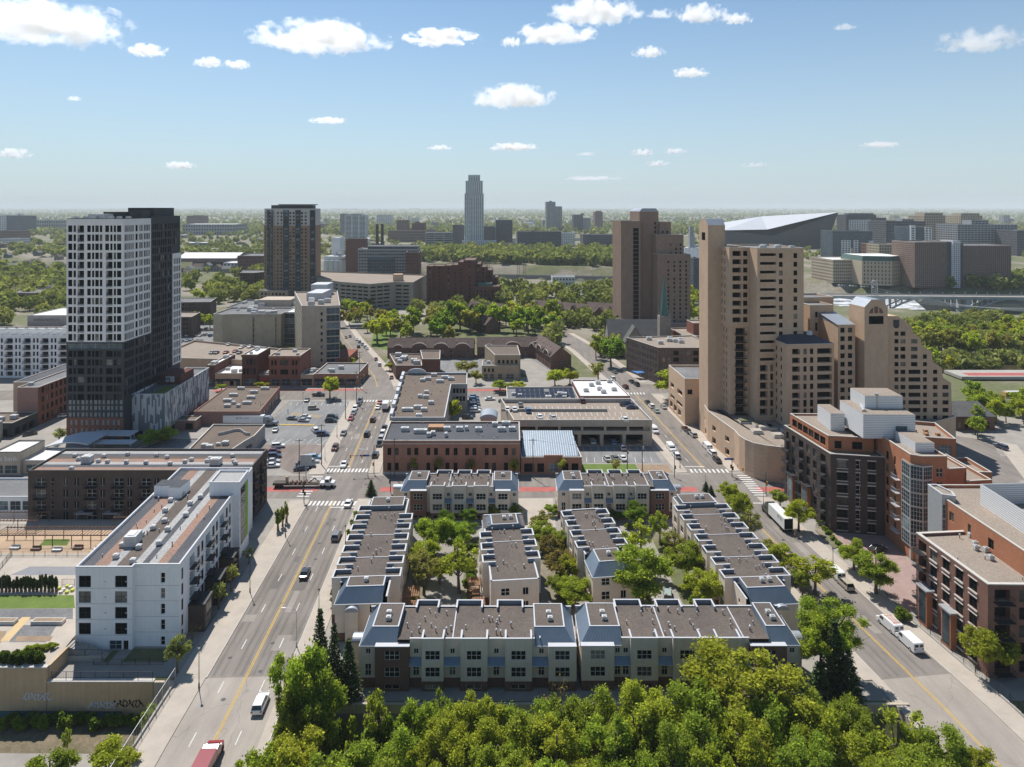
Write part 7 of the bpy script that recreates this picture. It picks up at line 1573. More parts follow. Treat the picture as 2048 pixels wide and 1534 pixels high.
# courtyard trees
for a in [(868,1112,1032,74,'near',GREEN,'rounded green courtyard tree nearest the red lane, beside the avenue townhouse row'),(852,1150,1082,62,'near',YEL,'yellow-green courtyard tree in the middle beside the avenue townhouse row'),(848,1190,1098,74,'sparse',OLIVE,'half-bare olive courtyard tree over the timber pergola of the avenue row'),(880,1168,1118,60,'near',YEL,'bright low courtyard tree over the pale drive'),
(930,1080,1048,56,'near',DEEP,'dark green courtyard tree tucked against the middle townhouse row mansard'),(910,1110,1048,70,'near',GREEN,'rounded green courtyard tree across the drive from the avenue row'),(918,1186,1085,88,'sparse',YEL,'tall airy courtyard tree with a visible trunk beside the middle row'),
(893,1056,1022,42,'near',DEEP,'dark courtyard tree under the red-lane townhouse windows'),(938,1050,1018,38,'near',DEEP,'second dark courtyard tree under the red-lane townhouse windows'),(990,1035,1006,40,'near',GREEN,'bright green tree at the end of the red-lane townhouse windows'),(1030,1040,1012,28,'near',GREEN,'small green tree at the gap between the two red-lane rows'),
(1080,1072,1022,60,'sparse',OLIVE,'olive tree at the head of the bronze garden walk'),(1092,1098,1048,66,'near',GREEN,'green tree second along the bronze garden walk'),(1100,1122,1072,62,'sparse',BRONZE,'bronze-leaved tree beside the middle row stripe'),(1132,1118,1062,48,'near',GREEN,'slim green tree between two bronze ones'),(1112,1160,1100,74,'sparse',BRONZE,'large bronze-leaved tree in the garden walk'),(1138,1168,1112,56,'near',YEL,'yellow-green tree beside the large bronze one'),(1148,1216,1160,82,'near',YEL,'bright yellow-green tree at the near end of the garden walk'),(1106,1030,1010,34,'near',GREEN,'small green tree by the garage drive'),(1118,1194,1152,50,'near',GREEN,'low green tree near the striped end wall'),
(1273,1054,1004,56,'near',DEEP,'dark round tree before the small-lawn townhouse row'),(1232,1040,1020,30,'near',DEEP,'small dark tree before the small-lawn townhouse row'),(1282,1112,1042,66,'sparse',YEL,'bare-stemmed spreading tree in the eastern courtyard'),(1320,1090,1022,44,'sparse',GREEN,'upright thin tree beside the bare-stemmed spreading one'),(1350,1120,1062,54,'sparse',OLIVE,'olive tree close to the side-avenue townhouse row'),(1283,1216,1098,128,'near',GREEN,'largest round tree of the courtyards, hiding the blue mansard corner'),(1375,1168,1086,82,'near',GREEN,'full green tree against the side-avenue townhouse row'),(1408,1222,1142,88,'near',YEL,'full yellow-green tree at the near corner of the side-avenue townhouse row'),(1310,1160,1110,50,'near',GREEN,'green tree behind the largest courtyard tree')]:
    tp(*a,group='trees in the townhouse courtyards')
for i,(px,pb,pt,pw) in enumerate([(716,1068,1018,34),(708,1092,1042,32),(700,1120,1072,26),(686,1172,1108,34),(676,1190,1150,34),(668,1212,1176,30)]):
    tp(px,pb,pt,pw,'col',[GREEN,GREEN,YEL,OLIVE,GREEN,DEEP][i],['round-topped','full','slim','half-leafed','low','dark'][i]+' green screen tree below the avenue townhouse row','trees screening the avenue row')
rb=random.Random(12)
for i in range(64):
    x0,x1,y0,y1=[(-22.5,-18.8,137,182),(-12,-9,142,176),(7.5,13.5,147,176),(26.5,31,140,182),(36,40.5,142,182)][i%5]; x,y=rb.uniform(x0,x1),rb.uniform(y0,y1)
    tree(x,y,rb.uniform(.8,2.2),rb.uniform(1.4,3),'bush',rb.choice([GREEN,DEEP,OLIVE,DEEP]),'garden shrub at the foot of the courtyard townhouses','shrubs in the townhouse gardens',cat='shrub')
# avenue sidewalk trees
for i,(px,pb,pt,pw,k_) in enumerate([(556,1062,1014,17,'col'),(573,1046,998,16,'col'),(565,1054,1008,14,'col'),(497,1128,1094,26,'midsparse'),(462,1182,1126,34,'midsparse'),(437,1218,1162,36,'midsparse'),(385,1292,1244,40,'bare'),(354,1345,1276,50,'near')]):
    tp(px,pb,pt,pw,k_,[GREEN,YEL,OLIVE,PALEG,PALEG,PALEG,BRONZE,PALEG][i],['slim young tree nearest the dark brown wing on the avenue sidewalk','slim young tree by the crossing on the avenue sidewalk','middle one of three slim young trees on the avenue sidewalk','small pale tree at the farthest brick bay of the white apartments','small pale tree at the middle brick bay of the white apartments','pale bushy tree at the nearest brick bay of the white apartments','almost bare tree at the front corner of the white apartments','pale feathery tree below the front corner of the white apartments'][i],'young trees on the avenue sidewalk')
# side avenue street trees
for i,(px,pb,pt,pw,k_,c) in enumerate([(1458,1012,965,46,'near',YEL),(1478,1042,984,56,'near',YEL),(1502,1082,1020,54,'sparse',PALEG),(1540,1132,1080,46,'sparse',OLIVE),(1560,1152,1092,62,'near',YEL),(1592,1170,1120,48,'sparse',OLIVE),(1630,1190,1116,84,'sparse',YEL),(1605,1190,1140,40,'near',GREEN)]):
    tp(px,pb,pt,pw,k_,c,['first street tree from the red lane on the townhouse side','second street tree from the red lane on the townhouse side','pale see-through street tree opposite the white semi trailer','thin olive street tree on the townhouse side','yellow-green street tree at mid-row on the townhouse side','thin street tree left of the widest one','widest half-leafed street tree at the near end of the side-avenue row','low green tree under the widest street tree'][i],'street trees along the side avenue')
for px,pb,pt,pw,k_,c,l in [(1560,1016,981,38,'near',GREEN,'small tree by the brown facade, nearest the red lane'),(1597,1064,1004,58,'near',YEL,'bright maple-like tree beside the open rear of the white trailer'),(1708,1140,1080,62,'near',GREEN,'clipped round tree, farther of two beside the brick forecourt'),(1752,1188,1108,84,'near',GREEN,'larger clipped round tree, nearer of two beside the brick forecourt'),(1978,1352,1244,104,'near',YEL,'feathery yellow tree in front of the red brick apartments'),(1940,1318,1262,46,'near',YEL,'lower feathery tree left of the yellow one at the red brick apartments')]:
    tp(px,pb,pt,pw,k_,c,l)
tp(1806,1240,1212,36,'bush',DEEP,'dark clipped oval bush on the lawn by the red brick apartments',cat='bush')
for i in range(6): tp(1640+i*9,1050+i*10,1040+i*10,16,'bush',GREEN if i%2 else DEEP,'low bush in the bed along the brown brick wall','bushes in the brown wall bed',cat='bush')
# trench woods
ZT=-6.5
def wt(px,pt,pw,Y,k_,c,l,g=None,zb=ZT):
    x=XW(px,Y); k_='big' if k_=='near' and pw*Y/F*1.22>12.5 else k_
    return tree(x,Y,ZW(pt,Y)-zb,pw*Y/F*(1.22 if k_ in('near','big') else 1),k_,c,l,g,zb)
for a in [(602,1268,110,112.5,'near',GREEN,'tall green tree leaning over the avenue bridge railing'),(640,1330,120,110.5,'near',GREEN,'second tall green tree beside the avenue bridge'),(585,1355,86,110.0,'near',GREEN,'lower green tree pressed against the avenue bridge'),(758,1372,84,113,'sparse',GREEN,'slender sprawling tree in the dark gap below the long townhouse row'),(880,1362,90,112,'sparse',GREEN,'thin green tree rising in front of the townhouse windows'),(1110,1335,76,114.5,'bare',BRONZE,'leafless grey tree at the gap between the two long townhouse rows'),
(960,1372,150,106,'near',YEL,'broad yellow-green tree in front of the first long townhouse row'),(1050,1395,160,104,'near',GREEN,'broad green tree right of the yellow-green one below the first long row'),(1190,1372,150,108,'near',GREEN,'green tree below the gap between the two long townhouse rows'),(1300,1330,180,106,'near',YEL,'wide yellow-green tree below the second long townhouse row'),(1500,1288,280,108.5,'near',YEL,'biggest yellow-green cottonwood, hiding the middle of the second long row'),(1400,1345,190,103,'near',GREEN,'green tree at the near left shoulder of the big cottonwood'),(1610,1372,150,107,'near',GREEN,'green tree at the foot of the dark spruces'),(1700,1395,150,105,'near',GREEN,'green tree under the side-avenue bridge edge'),(1800,1408,170,104,'sparse',YEL,'feathery tree overlapping the side-avenue bridge roadway'),(1880,1440,150,103,'near',GREEN,'green tree at the lower right beside the bridge roadway'),(1955,1490,100,101,'near',YEL,'lowest yellow-green tree at the right beside the bridge')]: wt(*a,g='trees in the wooded trench')
for i,(px,pt,pw,Y) in enumerate([(520,1490,120,98),(600,1462,130,99),(690,1470,140,98),(790,1455,150,98.5),(880,1425,150,100),(1000,1448,160,97),(1110,1432,160,98),(1230,1425,160,98),(1350,1440,160,96),(1470,1420,180,97),(1590,1432,170,98),(1700,1455,160,98),(1800,1475,160,97),(1890,1500,140,96),(560,1515,130,92),(740,1510,150,92),(930,1500,160,91),(1090,1505,170,91),(1260,1500,170,91),(1430,1495,170,91),(1600,1500,170,91),(1750,1512,160,91),(830,1400,90,108),(1130,1392,110,106),(940,1415,130,104),(1060,1420,130,102),(1420,1400,130,101),(1270,1395,130,102),(1540,1385,120,103),(1660,1415,120,101)]):
    wt(px,pt,pw,Y,'near',[GREEN,YEL,GREEN,OLIVE,YEL][i%5] if i%5!=3 else GREEN,'leafy tree in the unbroken canopy along the bottom of the trench','trees of the trench canopy')
for px,pt,pw,Y,l in [(640,1210,58,121.5,'tallest spruce by the avenue at the end of the first long townhouse row'),(668,1240,54,120,'middle spruce by the avenue at the end of the first long row'),(697,1272,62,118.8,'nearest spruce by the avenue in front of the brown brick bay'),(1638,1320,70,118,'leftmost spruce of the clump at the end of the second long row'),(1668,1232,76,119.5,'tallest spruce of the clump at the end of the second long row'),(1695,1290,70,118.2,'rightmost spruce of the clump beside the side avenue')]:
    wt(px,pt,pw,Y,'spruce',SPR,l,'dark spruces at the row ends',0 if Y>117 else ZT)
wt(1665,1186,140,124,'near',GREEN,'large green tree behind the spruce clump beside the side avenue',None,0)
wt(1640,1226,90,121.5,'near',YEL,'yellow-green tree between the spruce clump and the townhouse end',None,0)
tp(742,990,958,24,'spruce',SPR,'small lone spruce on the avenue corner by the townhouses')
tp(1412,982,962,16,'spruce',SPR,'little spruce on the side-avenue corner'); tp(1422,990,970,16,'spruce',SPR,'little spruce, nearer one on the side-avenue corner')
for px,pt,pw,Y,k_,c,l in [(215,1484,130,104,'near',YEL,'bright rounded tree at the bottom left below the graffiti wall'),(100,1500,110,103,'near',GREEN,'green tree at the bottom left corner'),(135,1450,26,113.5,'sparse',GREEN,'slim sapling standing in the trench floor'),(300,1405,44,118,'near',GREEN,'leafy sapling at the foot of the bridge wall')]: wt(px,pt,pw,Y,k_,c,l)
for i in range(26): wt(10+i*13,1428+tr_.uniform(-8,8),tr_.uniform(22,32),121.5-tr_.uniform(0,2),'bush',DEEP,'dark scrub growing against the foot of the graffiti wall','scrub along the graffiti wall')
for i in range(30): wt(590+i*36,1440+tr_.uniform(-10,10),tr_.uniform(34,60),113.5-tr_.uniform(0,2.5),'bush',DEEP if i%3 else GREEN,'dark scrub on the trench bank below the townhouses','scrub below the townhouses')
# terrace plants (terrace level 2.5)
ZP=2.5
for i in range(15): x,y=G(4+i*7.8,1183,ZP); tree(x,y,3.9+tr_.uniform(-.7,.9),1.2,'arbor',SPR if i%2 else (.035,.055,.02),'narrow dark evergreen in the clipped row on the garden terrace','row of terrace evergreens',ZP)
for i in range(5): x,y=G(9+i*17.8,1326,ZP); tree(x,y,2.0,2.0,'clip',(.05,.09,.02),['round clipped bush at the left edge of the graffiti wall top','round clipped bush second along the graffiti wall top','middle round clipped bush on the graffiti wall top','fourth round clipped bush along the graffiti wall top','round clipped bush at the stepped corner of the graffiti wall'][i],'clipped bushes on the graffiti wall',ZP,cat='bush')
for i in range(6): x,y=G(52+i*11,1304-i*1.5,ZP); tree(x,y,1.1,1.9,'bush',GREEN,'low bright shrub behind the clipped bushes','low shrubs on the terrace edge',ZP,cat='bush')
# middle distance singles
for a in [(660,797,755,36,'mid',YEL,'golden-green street tree in the parking lot corner by the old brick shops'),(300,896,862,54,'mid',GREEN,'leafy tree in front of the pixel-clad podium, left of two'),(326,892,856,50,'mid',GREEN,'leafy tree in front of the pixel-clad podium, right of two'),(118,884,858,40,'midsparse',PALEG,'hazy pale tree at the foot of the pale tower'),(190,880,860,36,'mid',DEEP,'dark tree under the brick base of the pale tower'),(443,782,768,20,'mid',GREEN,'small street tree before the tan white-roofed shop'),(522,780,764,28,'mid',YEL,'small street tree in front of the red mural'),(906,850,800,28,'mid',YEL,'yellow-green tree squeezed in the yard of the long gravel-roofed building'),(1192,718,670,26,'mid',GREEN,'narrow poplar-shaped tree before the brown apartment block'),(1222,734,676,52,'mid',DEEP,'rich green round tree before the brown apartment block'),(1196,768,722,40,'midsparse',OLIVE,'olive tree on the side avenue beyond the white roof'),(1110,772,740,38,'mid',YEL,'yellow-green tree by the end-on brown terrace, left of two'),(1140,770,738,36,'mid',YEL,'yellow-green tree by the end-on brown terrace, right of two'),(1346,802,744,84,'mid',YEL,'wide yellow-green tree at the corner below the tan gabled shaft'),(1000,782,762,38,'mid',GREEN,'small green tree by the solar roof, left of two'),(1035,782,764,34,'mid',YEL,'small green tree by the solar roof, right of two'),(952,768,742,26,'mid',OLIVE,'tree beside the small buff building'),(934,748,722,44,'mid',OLIVE,'olive tree left of the small buff building'),(780,742,724,22,'mid',YEL,'small street tree at the corner of the low brown building'),(828,948,912,18,'midsparse',YEL,'young tree against the rust brick facade, leftmost'),(878,950,914,20,'midsparse',OLIVE,'young tree against the rust brick facade, second'),(942,950,916,22,'midsparse',OLIVE,'young tree against the rust brick facade, third'),(1028,952,918,26,'midsparse',YEL,'young tree where the rust brick block meets the blue roof'),(1124,950,916,26,'midsparse',YEL,'young tree before the blue-roofed wing'),(1232,948,918,28,'midsparse',OLIVE,'young tree on the small lawn'),(700,1000,0,0,'x',0,'')]:
    if a[4]!='x': tp(*a)
# countless trees further out: one object per wood
def wood(name,pts,sizes,nq,seed,mat=LEAFS):
    rs=np.random.RandomState(seed); Cs=[]; S=[]
    for (x,y,z),s in zip(pts,sizes):
        n=nq; v=rs.normal(size=(n,3)); v/=np.linalg.norm(v,axis=1)[:,None]; r=rs.uniform(.55,1.05,n)[:,None]; p=v*r*np.array([s*.5,s*.5,s*.46])+np.array([x,y,z+s*.5]); Cs.append(p); S.append(np.full(n,s*(.2 if nq>100 else .34 if nq>30 else .5)))
    Cn=np.concatenate(Cs); S=np.concatenate(S); V,Q=quads(Cn,S,rs); o=link(name,npmesh(name,V,Q,mat)); struct(o,'stuff'); return o
def grove(label,group,n,x0,x1,y0,y1,w,kinds=('mid','low'),colr=(GREEN,YEL,OLIVE,GREEN,DEEP),z=0,seed=1,avoid=(),mass=None):
    r=random.Random(seed); pts=[]; t=0
    while len(pts)<n and t<n*60:
        t+=1; px,py=r.uniform(x0,x1),r.uniform(y0,y1); x,y=G(px,py,z)
        if rivd(x,y)<100 or chd(x,y)<22: continue
        if any((x-a)**2+(y-b)**2<(w*.55)**2 for a,b in pts): continue
        if any(p0<px<p1 and q0<py<q1 for p0,p1,q0,q1 in avoid): continue
        pts.append((x,y))
        if mass: continue
        ww=w*r.uniform(.75,1.25); tree(x,y,ww*r.uniform(.95,1.25),ww,r.choice(kinds),r.choice(colr),label,group,z)
    if mass: wood(mass,[(a,b,0) for a,b in pts],[w*r.uniform(.85,1.3) for _ in pts],170,seed)
B_=( 'mid','low')
grove('leafy tree in the green west of the brown arched terraces','trees west of the arched terraces',18,745,905,652,690,15,('mid',),seed=2)
grove('leafy tree among the brown terraces of the estate','trees of the brown terrace estate',26,900,1110,640,672,14,('mid','low'),seed=3,avoid=((905,985,610,656),))
grove('leafy tree between the estate and the church','trees near the church',22,1100,1245,640,715,11,('mid','low'),seed=4,mass='church_grove',avoid=((1120,1190,655,790),))
grove('bright riverside tree beyond the zigzag-roofed terraces','riverside trees beyond the terraces',30,1003,1240,588,622,14,('low',),(GREEN,YEL,GREEN),seed=5,mass='riverside_grove')
grove('tree beside the red-brown ziggurat','trees by the ziggurat',10,835,1000,612,640,11,('low',),seed=6,mass='ziggurat_grove')
grove('tree on the wooded river island beyond the stepped tan block','trees of the river island',44,1822,2060,668,745,11,('mid','low'),(GREEN,YEL,GREEN,OLIVE),seed=7)
grove('tree on the bank below the red-lane bridge at the right edge','trees by the channel',16,1925,2060,812,880,9,('mid',),(GREEN,YEL,GREEN),seed=8,avoid=((1980,2060,850,880),))
grove('tree behind the tan tower group','trees behind the tan towers',12,1375,1400,600,650,12,('low',),(GREEN,YEL),seed=9); grove('tree behind the tan tower group','trees behind the tan towers',6,1610,1650,690,700,12,('low',),(GREEN,YEL),seed=10)
grove('tree by the dark brick walk-up block','trees by the walk-up block',12,362,425,600,672,10,('mid','low'),seed=12); grove('tree between the walk-up block and the condo tower','trees below the condo tower',20,415,530,575,612,12,('low',),seed=13,mass='grove_below_the_condo_tower',avoid=((455,525,545,560),))
grove('tree at the white garden pavilion by the parking garage','trees by the parking garage',12,672,745,622,668,10,('mid','low'),(YEL,OLIVE,BRONZE,GREEN),seed=14)
grove('tree in the leafy quarter behind the white balcony apartments','trees behind the white apartments',26,-20,135,590,655,12,('low',),(YEL,OLIVE,GREEN,YEL),seed=15,mass='yellow_green_grove',avoid=((50,135,640,660),))
grove('riverbank tree in front of the tan mills','trees in front of the mills',22,1665,2040,568,592,13,('low',),(GREEN,YEL,OLIVE),z=0,seed=16,mass='mill_riverbank_grove')
grove('street tree along the avenue beyond the crossing','avenue trees beyond the crossing',9,700,745,600,640,9,('low',),seed=17)
for i in range(8): tp(676+i*5.5,690+i*7.5,676+i*7.5,13,'bush',YEL,'low hedge bush beside the clinic tower along the avenue','hedge bushes by the clinic tower',cat='bush')
def scatter(n,x0,x1,y0,y1,smin,smax,seed,clear=0,density=None):
    r=random.Random(seed); P=[]; S=[]
    for _ in range(n*4):
        if len(P)>=n: break
        px,py=r.uniform(x0,x1),r.uniform(y0,y1); x,y=G(px,py)
        if rivd(x,y)<112: continue
        if density and r.random()>density(px,py): continue
        P.append((x,y,terrain(x,y))); S.append(r.uniform(smin,smax))
    return P,S
w_=lambda nm,n,a,b,c,d,s0,s1,q,sd,den=None: wood(nm,*scatter(n,a,b,c,d,s0,s1,sd,density=den),q,sd)
w_('riverside_woodland',420,838,1262,503,545,13,20,70,31)
w_('leafy_quarter_woodland',900,-60,560,462,590,8,15,60,32,lambda px,py:.25 if 350<px<520 and py>515 else 1)
w_('riverbank_woodland',160,1640,2090,553,575,9,15,60,33,lambda px,py:.5)
w_('island_woodland',190,1810,2060,636,735,6,10,190,37)
w_('city_woodland',800,530,2090,452,520,8,15,40,34,lambda px,py:.75 if px<900 else .4)
w_('suburban_woodland',5200,-60,2110,429,470,12,22,22,35)
w_('distant_woodland',6500,-60,2110,421.5,434,20,34,9,36)
# ------------------------------------------------------------ vehicles
CT={'sedan':dict(L=4.7,W=1.82,prof=[(-2.35,.35),(-2.33,.85),(-1.9,.98),(1.0,.95),(2.15,.78),(2.35,.6),(2.33,.35)],g0=(-1.75,1.15),g1=(-1.05,.35),zb=.95,zt=1.45),
'suv':dict(L=4.75,W=1.92,prof=[(-2.37,.4),(-2.36,1.0),(-2.2,1.1),(1.0,1.08),(2.15,.95),(2.37,.7),(2.35,.4)],g0=(-2.25,1.2),g1=(-1.95,.45),zb=1.08,zt=1.74),
'pickup':dict(L=5.7,W=1.98,prof=[(-2.85,.5),(-2.85,1.05),(-.6,1.05),(1.5,1.08),(2.65,1.0),(2.85,.8),(2.83,.45)],g0=(-.7,1.55),g1=(-.45,.75),zb=1.07,zt=1.85),
'van':dict(L=5.7,W=2.02,prof=[(-2.85,.4),(-2.84,2.05),(-2.7,2.2),(1.15,2.2),(1.35,2.12),(2.0,1.3),(2.75,1.05),(2.85,.7),(2.83,.4)],g0=None,g1=None,zb=1.2,zt=2.2)}
def car_parts(k):
    c=CT[k]; L,W=c['L'],c['W']; b=MB(); h=W/2; pr=c['prof']
    rings=[]
    for y,s,dz in((-h,.965,-.03),(-h+.03,.99,-.01),(-h*.8,1,0.0),(h*.8,1,0.0),(h-.03,.99,-.01),(h,.965,-.03)): rings.append([(x*s,y,z+dz*(1 if z>.5 else 0)) for x,z in pr])
    b.loft([r[::-1] for r in rings],0)
    g=MB()
    if c['g0']:
        a0,a1=c['g0']; t0,t1=c['g1']; zb,zt=c['zb']-.03,c['zt']; w0,w1=h*.92,h*.74
        lo=[(a0,-w0,zb),(a1,-w0,zb),(a1,w0,zb),(a0,w0,zb)]; hi=[(t0,-w1,zt-.07),(t1,-w1,zt-.07),(t1,w1,zt-.07),(t0,w1,zt-.07)]
        for i in range(4): j=(i+1)%4; g.quad(lo[i],lo[j],hi[j],hi[i])
        rp=[(t0-.06,-w1-.03),(t1+.05,-w1-.03),(t1+.05,w1+.03),(t0-.06,w1+.03)]; b.prism(rp,zt-.08,zt,0,0,True)
        for i in range(4): b.tube((lo[i][0]*1.005,lo[i][1]*1.01,zb),(hi[i][0],hi[i][1]*1.02,zt-.06),.05,.045,4)
        for y in(-1,1): xm=(a0+a1)/2-.1; b.tube((xm,y*w0*1.005,zb),(((t0+t1)/2),y*w1*1.02,zt-.06),.045,.045,4)
        if k=='pickup': g.quad((-2.7,-h*.82,1.065),(-.8,-h*.82,1.065),(-.8,h*.82,1.065),(-2.7,h*.82,1.065))
    else:
        g.quad((1.36,-.88,2.08),(1.36,.88,2.08),(1.98,.9,1.36),(1.98,-.9,1.36)); 
        for y in(-1,1): p=[(1.2,y*(h+.012),1.95),(.5,y*(h+.012),1.95),(.5,y*(h+.012),1.32),(1.75,y*(h+.012),1.32)]; g.poly(p if y>0 else p[::-1])
        for y in(-.5,.5): g.quad((-2.87,y+.36,1.45),(-2.87,y-.36,1.45),(-2.87,y-.36,1.95),(-2.87,y+.36,1.95))
    r=.33 if k in('sedan','suv') else .38; xs=(-L*.29,L*.3); wh=MB(); wh.tube((0,-.11,0),(0,.11,0),r,r,12,0); ri=MB(); ri.tube((0,-.125,0),(0,.125,0),r*.62,r*.62,8,0)
    hl=MB(); hl.box(-.05,.05,-.2,.2,-.07,.07,0,True); tl=MB(); tl.box(-.04,.04,-.16,.16,-.1,.1,0,True)
    return dict(ri=ri,b=b,g=g,w=wh,h=hl,t=tl,r=r,xs=xs,L=L,W=W,zl=pr[-3][1]+.05 if k!='van' else .95,zt=.85 if k!='van' else 1.1,z3=c['zt'])
CP={}
def mesh_of(mb,name,mats):
    me=bpy.data.meshes.new(name); me.from_pydata([tuple(v) for v in mb.v],[],mb.f)
    for m in mats: me.materials.append(m)
    me.polygons.foreach_set('material_index',mb.m); me.update(); return me
for k in CT:
    d=car_parts(k); E=dict(d); E['mb']=mesh_of(d['b'],'body',[PAINT]); E['mg']=mesh_of(d['g'],'windows',[CGL]); E['mw']=mesh_of(d['w'],'wheel',[TYRE]); E['mr']=mesh_of(d['ri'],'rim',[STEEL]); E['mh']=mesh_of(d['h'],'headlight',[LWH]); E['mt']=mesh_of(d['t'],'taillight',[LRED])
    one=MB(); merge(one,d['b'],mi=0); merge(one,d['g'],mi=1)
    for x in d['xs']:
        for y in(-1,1): merge(one,d['w'],(x,y*(d['W']/2-.1),d['r']),2); merge(one,d['ri'],(x,y*(d['W']/2-.1),d['r']),3)
    E['one']=mesh_of(one,'car',[PAINT,CGL,TYRE,STEEL]); CP[k]=E
COL={'white':(.72,.72,.71),'silver':(.42,.43,.43),'grey':(.16,.165,.17),'black':(.018,.018,.02),'dark blue':(.02,.035,.085),'blue':(.04,.12,.26),'red':(.3,.025,.02),'dark red':(.1,.012,.012),'pale green':(.3,.36,.34),'dark green':(.02,.04,.03),'light blue':(.25,.38,.5),'beige':(.38,.34,.28)}
CATN={'sedan':('sedan','car'),'suv':('suv','car'),'pickup':('pickup_truck','pickup'),'van':('delivery_van','van')}
def car(px,py,hd,kind,colr,where,group=None,z=.025,full=None):
    x,y=G(px,py,z); return carw(x,y,hd,kind,colr,where,group,z,full)
def carw(x,y,hd,kind,colr,where,group=None,z=.025,full=None):
    E=CP[kind]; nm,ct=CATN[kind]; lab=where if where.startswith('*') else f'{colr} {nm.replace("_"," ")} {where}'; lab=lab.lstrip('*')
    a=rad(hd)+tr_.uniform(-.02,.02)
    if full is None: full=y<262
    if not full: return tag(link(nm,E['one'],None,(x,y,z),a,None,COL[colr]),lab,ct,group)
    q=thing(nm,lab,ct,(x,y,z),a,group); link('body',E['mb'],q,None,0,None,COL[colr]); link('windows',E['mg'],q)
    for xx in E['xs']:
        for s in(-1,1): o=link('wheel',E['mw'],q,(xx,s*(E['W']/2-.1),E['r'])); link('rim',E['mr'],o)
    for s in(-1,1): link('headlight',E['mh'],q,(E['L']/2-.06,s*E['W']*.36,E['zl'])); link('taillight',E['mt'],q,(-E['L']/2,s*E['W']*.4,E['zt']))
    return q
UP,DN=92.5,-87.5
g1='vehicles driving on the avenue'
for a in [(688,932,DN,'sedan','white','coming down the avenue just before the zebra crossing'),(687,869,DN,'sedan','grey','coming down the avenue, level with the dark flat roof'),(734,871,UP,'suv','black','driving away up the avenue, level with the dark flat roof'),(746,842,UP,'suv','dark red','driving away up the avenue ahead of the black one'),(756,817,UP,'sedan','white','waiting before the far crossing beside the box truck'),(760,807,UP,'sedan','red','waiting ahead of the white one before the far crossing'),(697,1010,UP,'sedan','white','stopped at the line of the near zebra crossing'),(673,1076,UP,'suv','grey','driving up the avenue beside the hedge trees'),(610,1151,UP+1,'sedan','black','driving up the avenue alongside the white apartments'),(521,1414,UP+2,'suv','white','driving over the avenue bridge'),(692,676,105,'sedan','grey','approaching the park bend at the top of the avenue'),(700,674,105,'sedan','black','beside the grey one at the top of the avenue'),(717,695,105,'suv','dark red','driving away past the parked row near the clinic')]: car(*a,group=g1)
g2='cars parked along the avenue kerbs'
for a in [(670,899,DN,'suv','dark red','parked at the avenue kerb beside the brown lot'),(702,839,DN,'sedan','red','at the near end of the kerb queue by the parking lot'),(707,828,DN,'sedan','grey','second in the kerb queue by the parking lot'),(710,820,DN,'suv','white','in the middle of the kerb queue by the parking lot'),(717,811,DN,'sedan','black','fourth in the kerb queue by the parking lot'),(720,804,DN,'suv','dark blue','at the far end of the kerb queue by the parking lot'),(769,860,UP,'pickup','black','at the far end of the kerb row by the dark flat roof'),(766,868,UP,'suv','white','second from the far end of the kerb row by the dark flat roof'),(763,879,UP,'suv','silver','third in the kerb row by the dark flat roof'),(759.5,890,UP,'pickup','grey','fourth in the kerb row by the dark flat roof'),(751,913,UP,'suv','black','at the near end of the kerb row, by the signal mast'),(725,764,-80,'sedan','grey','standing at the corner below the low corner shop'),(783,757,95,'sedan','dark red','parked across from the low brown building'),(759,731,105,'suv','white','parked up the avenue, nearest the arched terraces'),(752,720,105,'sedan','dark red','parked up the avenue behind the white one'),(713,680,107,'sedan','white','at the head of the parked row by the park lawn'),(719,685,107,'suv','silver','second in the parked row by the park lawn'),(725,690,107,'sedan','blue','third in the parked row by the park lawn'),(730,695,107,'suv','white','fourth in the parked row by the park lawn'),(734,699,107,'sedan','silver','last in the parked row by the park lawn')]: car(*a,group=g2)
g3='vehicles on the side avenue'
for a in [(1295,807,95,'sedan','black','leading three cars up the side avenue beside the ramp'),(1303,815,95,'suv','white','in the middle of three cars beside the ramp'),(1313,824,95,'sedan','pale green','last of three cars beside the ramp'),(1327,816,95,'sedan','silver','parked opposite the three cars beside the ramp'),(1263,765,100,'sedan','black','parked below the brown apartment block, farther of two'),(1273,771,100,'suv','black','parked below the brown apartment block, nearer of two'),(1251,776,100,'suv','dark red','waiting at the junction beside the white roof'),(1225,759,102,'suv','white','parked on the side avenue past the white roof'),(1229,746,103,'sedan','grey','in the shade of the rich green tree'),(1370,860,95,'sedan','dark red','parked below the tan shaft, farthest of three'),(1376,865,95,'sedan','black','parked below the tan shaft, middle of three'),(1386,872,95,'suv','silver','parked below the tan shaft, nearest of three'),(1424,909,95,'suv','white','parked against the curved podium behind the van'),(1434,923,95,'sedan','black','parked against the curved podium, nearest the signal pole'),(1352,914,95,'suv','white','parked on the ramp side of the side avenue'),(1690,1173,96,'suv','beige','parked behind the white van by the brick forecourt'),(1755,1102,20,'sedan','black','in the shadow of the orange block entrance'),(1335,1196,80,'suv','pale green','parked in the townhouse courtyard behind the largest tree')]: car(*a,group=g3)
for a in [(1414,897,95,'van','white','parked against the curved podium'),(1342,900,-85,'van','white','parked on the ramp side of the side avenue'),(1308,864,-85,'van','white','parked beside the ramp end wall'),(1669,1152,96,'van','white','parked by the lamp at the clipped round trees'),(1818,1291,97,'van','white','parked nearest on the side avenue, behind the one with ladders')]: car(*a,group='white vans on the side avenue')
q=car(1779,1256,97,'van','white','with ladders on its roof beside the man in the bright vest',group='white vans on the side avenue')
mb=MB()
for s in(-.55,-.15,.2,.6): mb.tube((-2.4,s,2.36),(1.0,s,2.36),.035,.035,4)
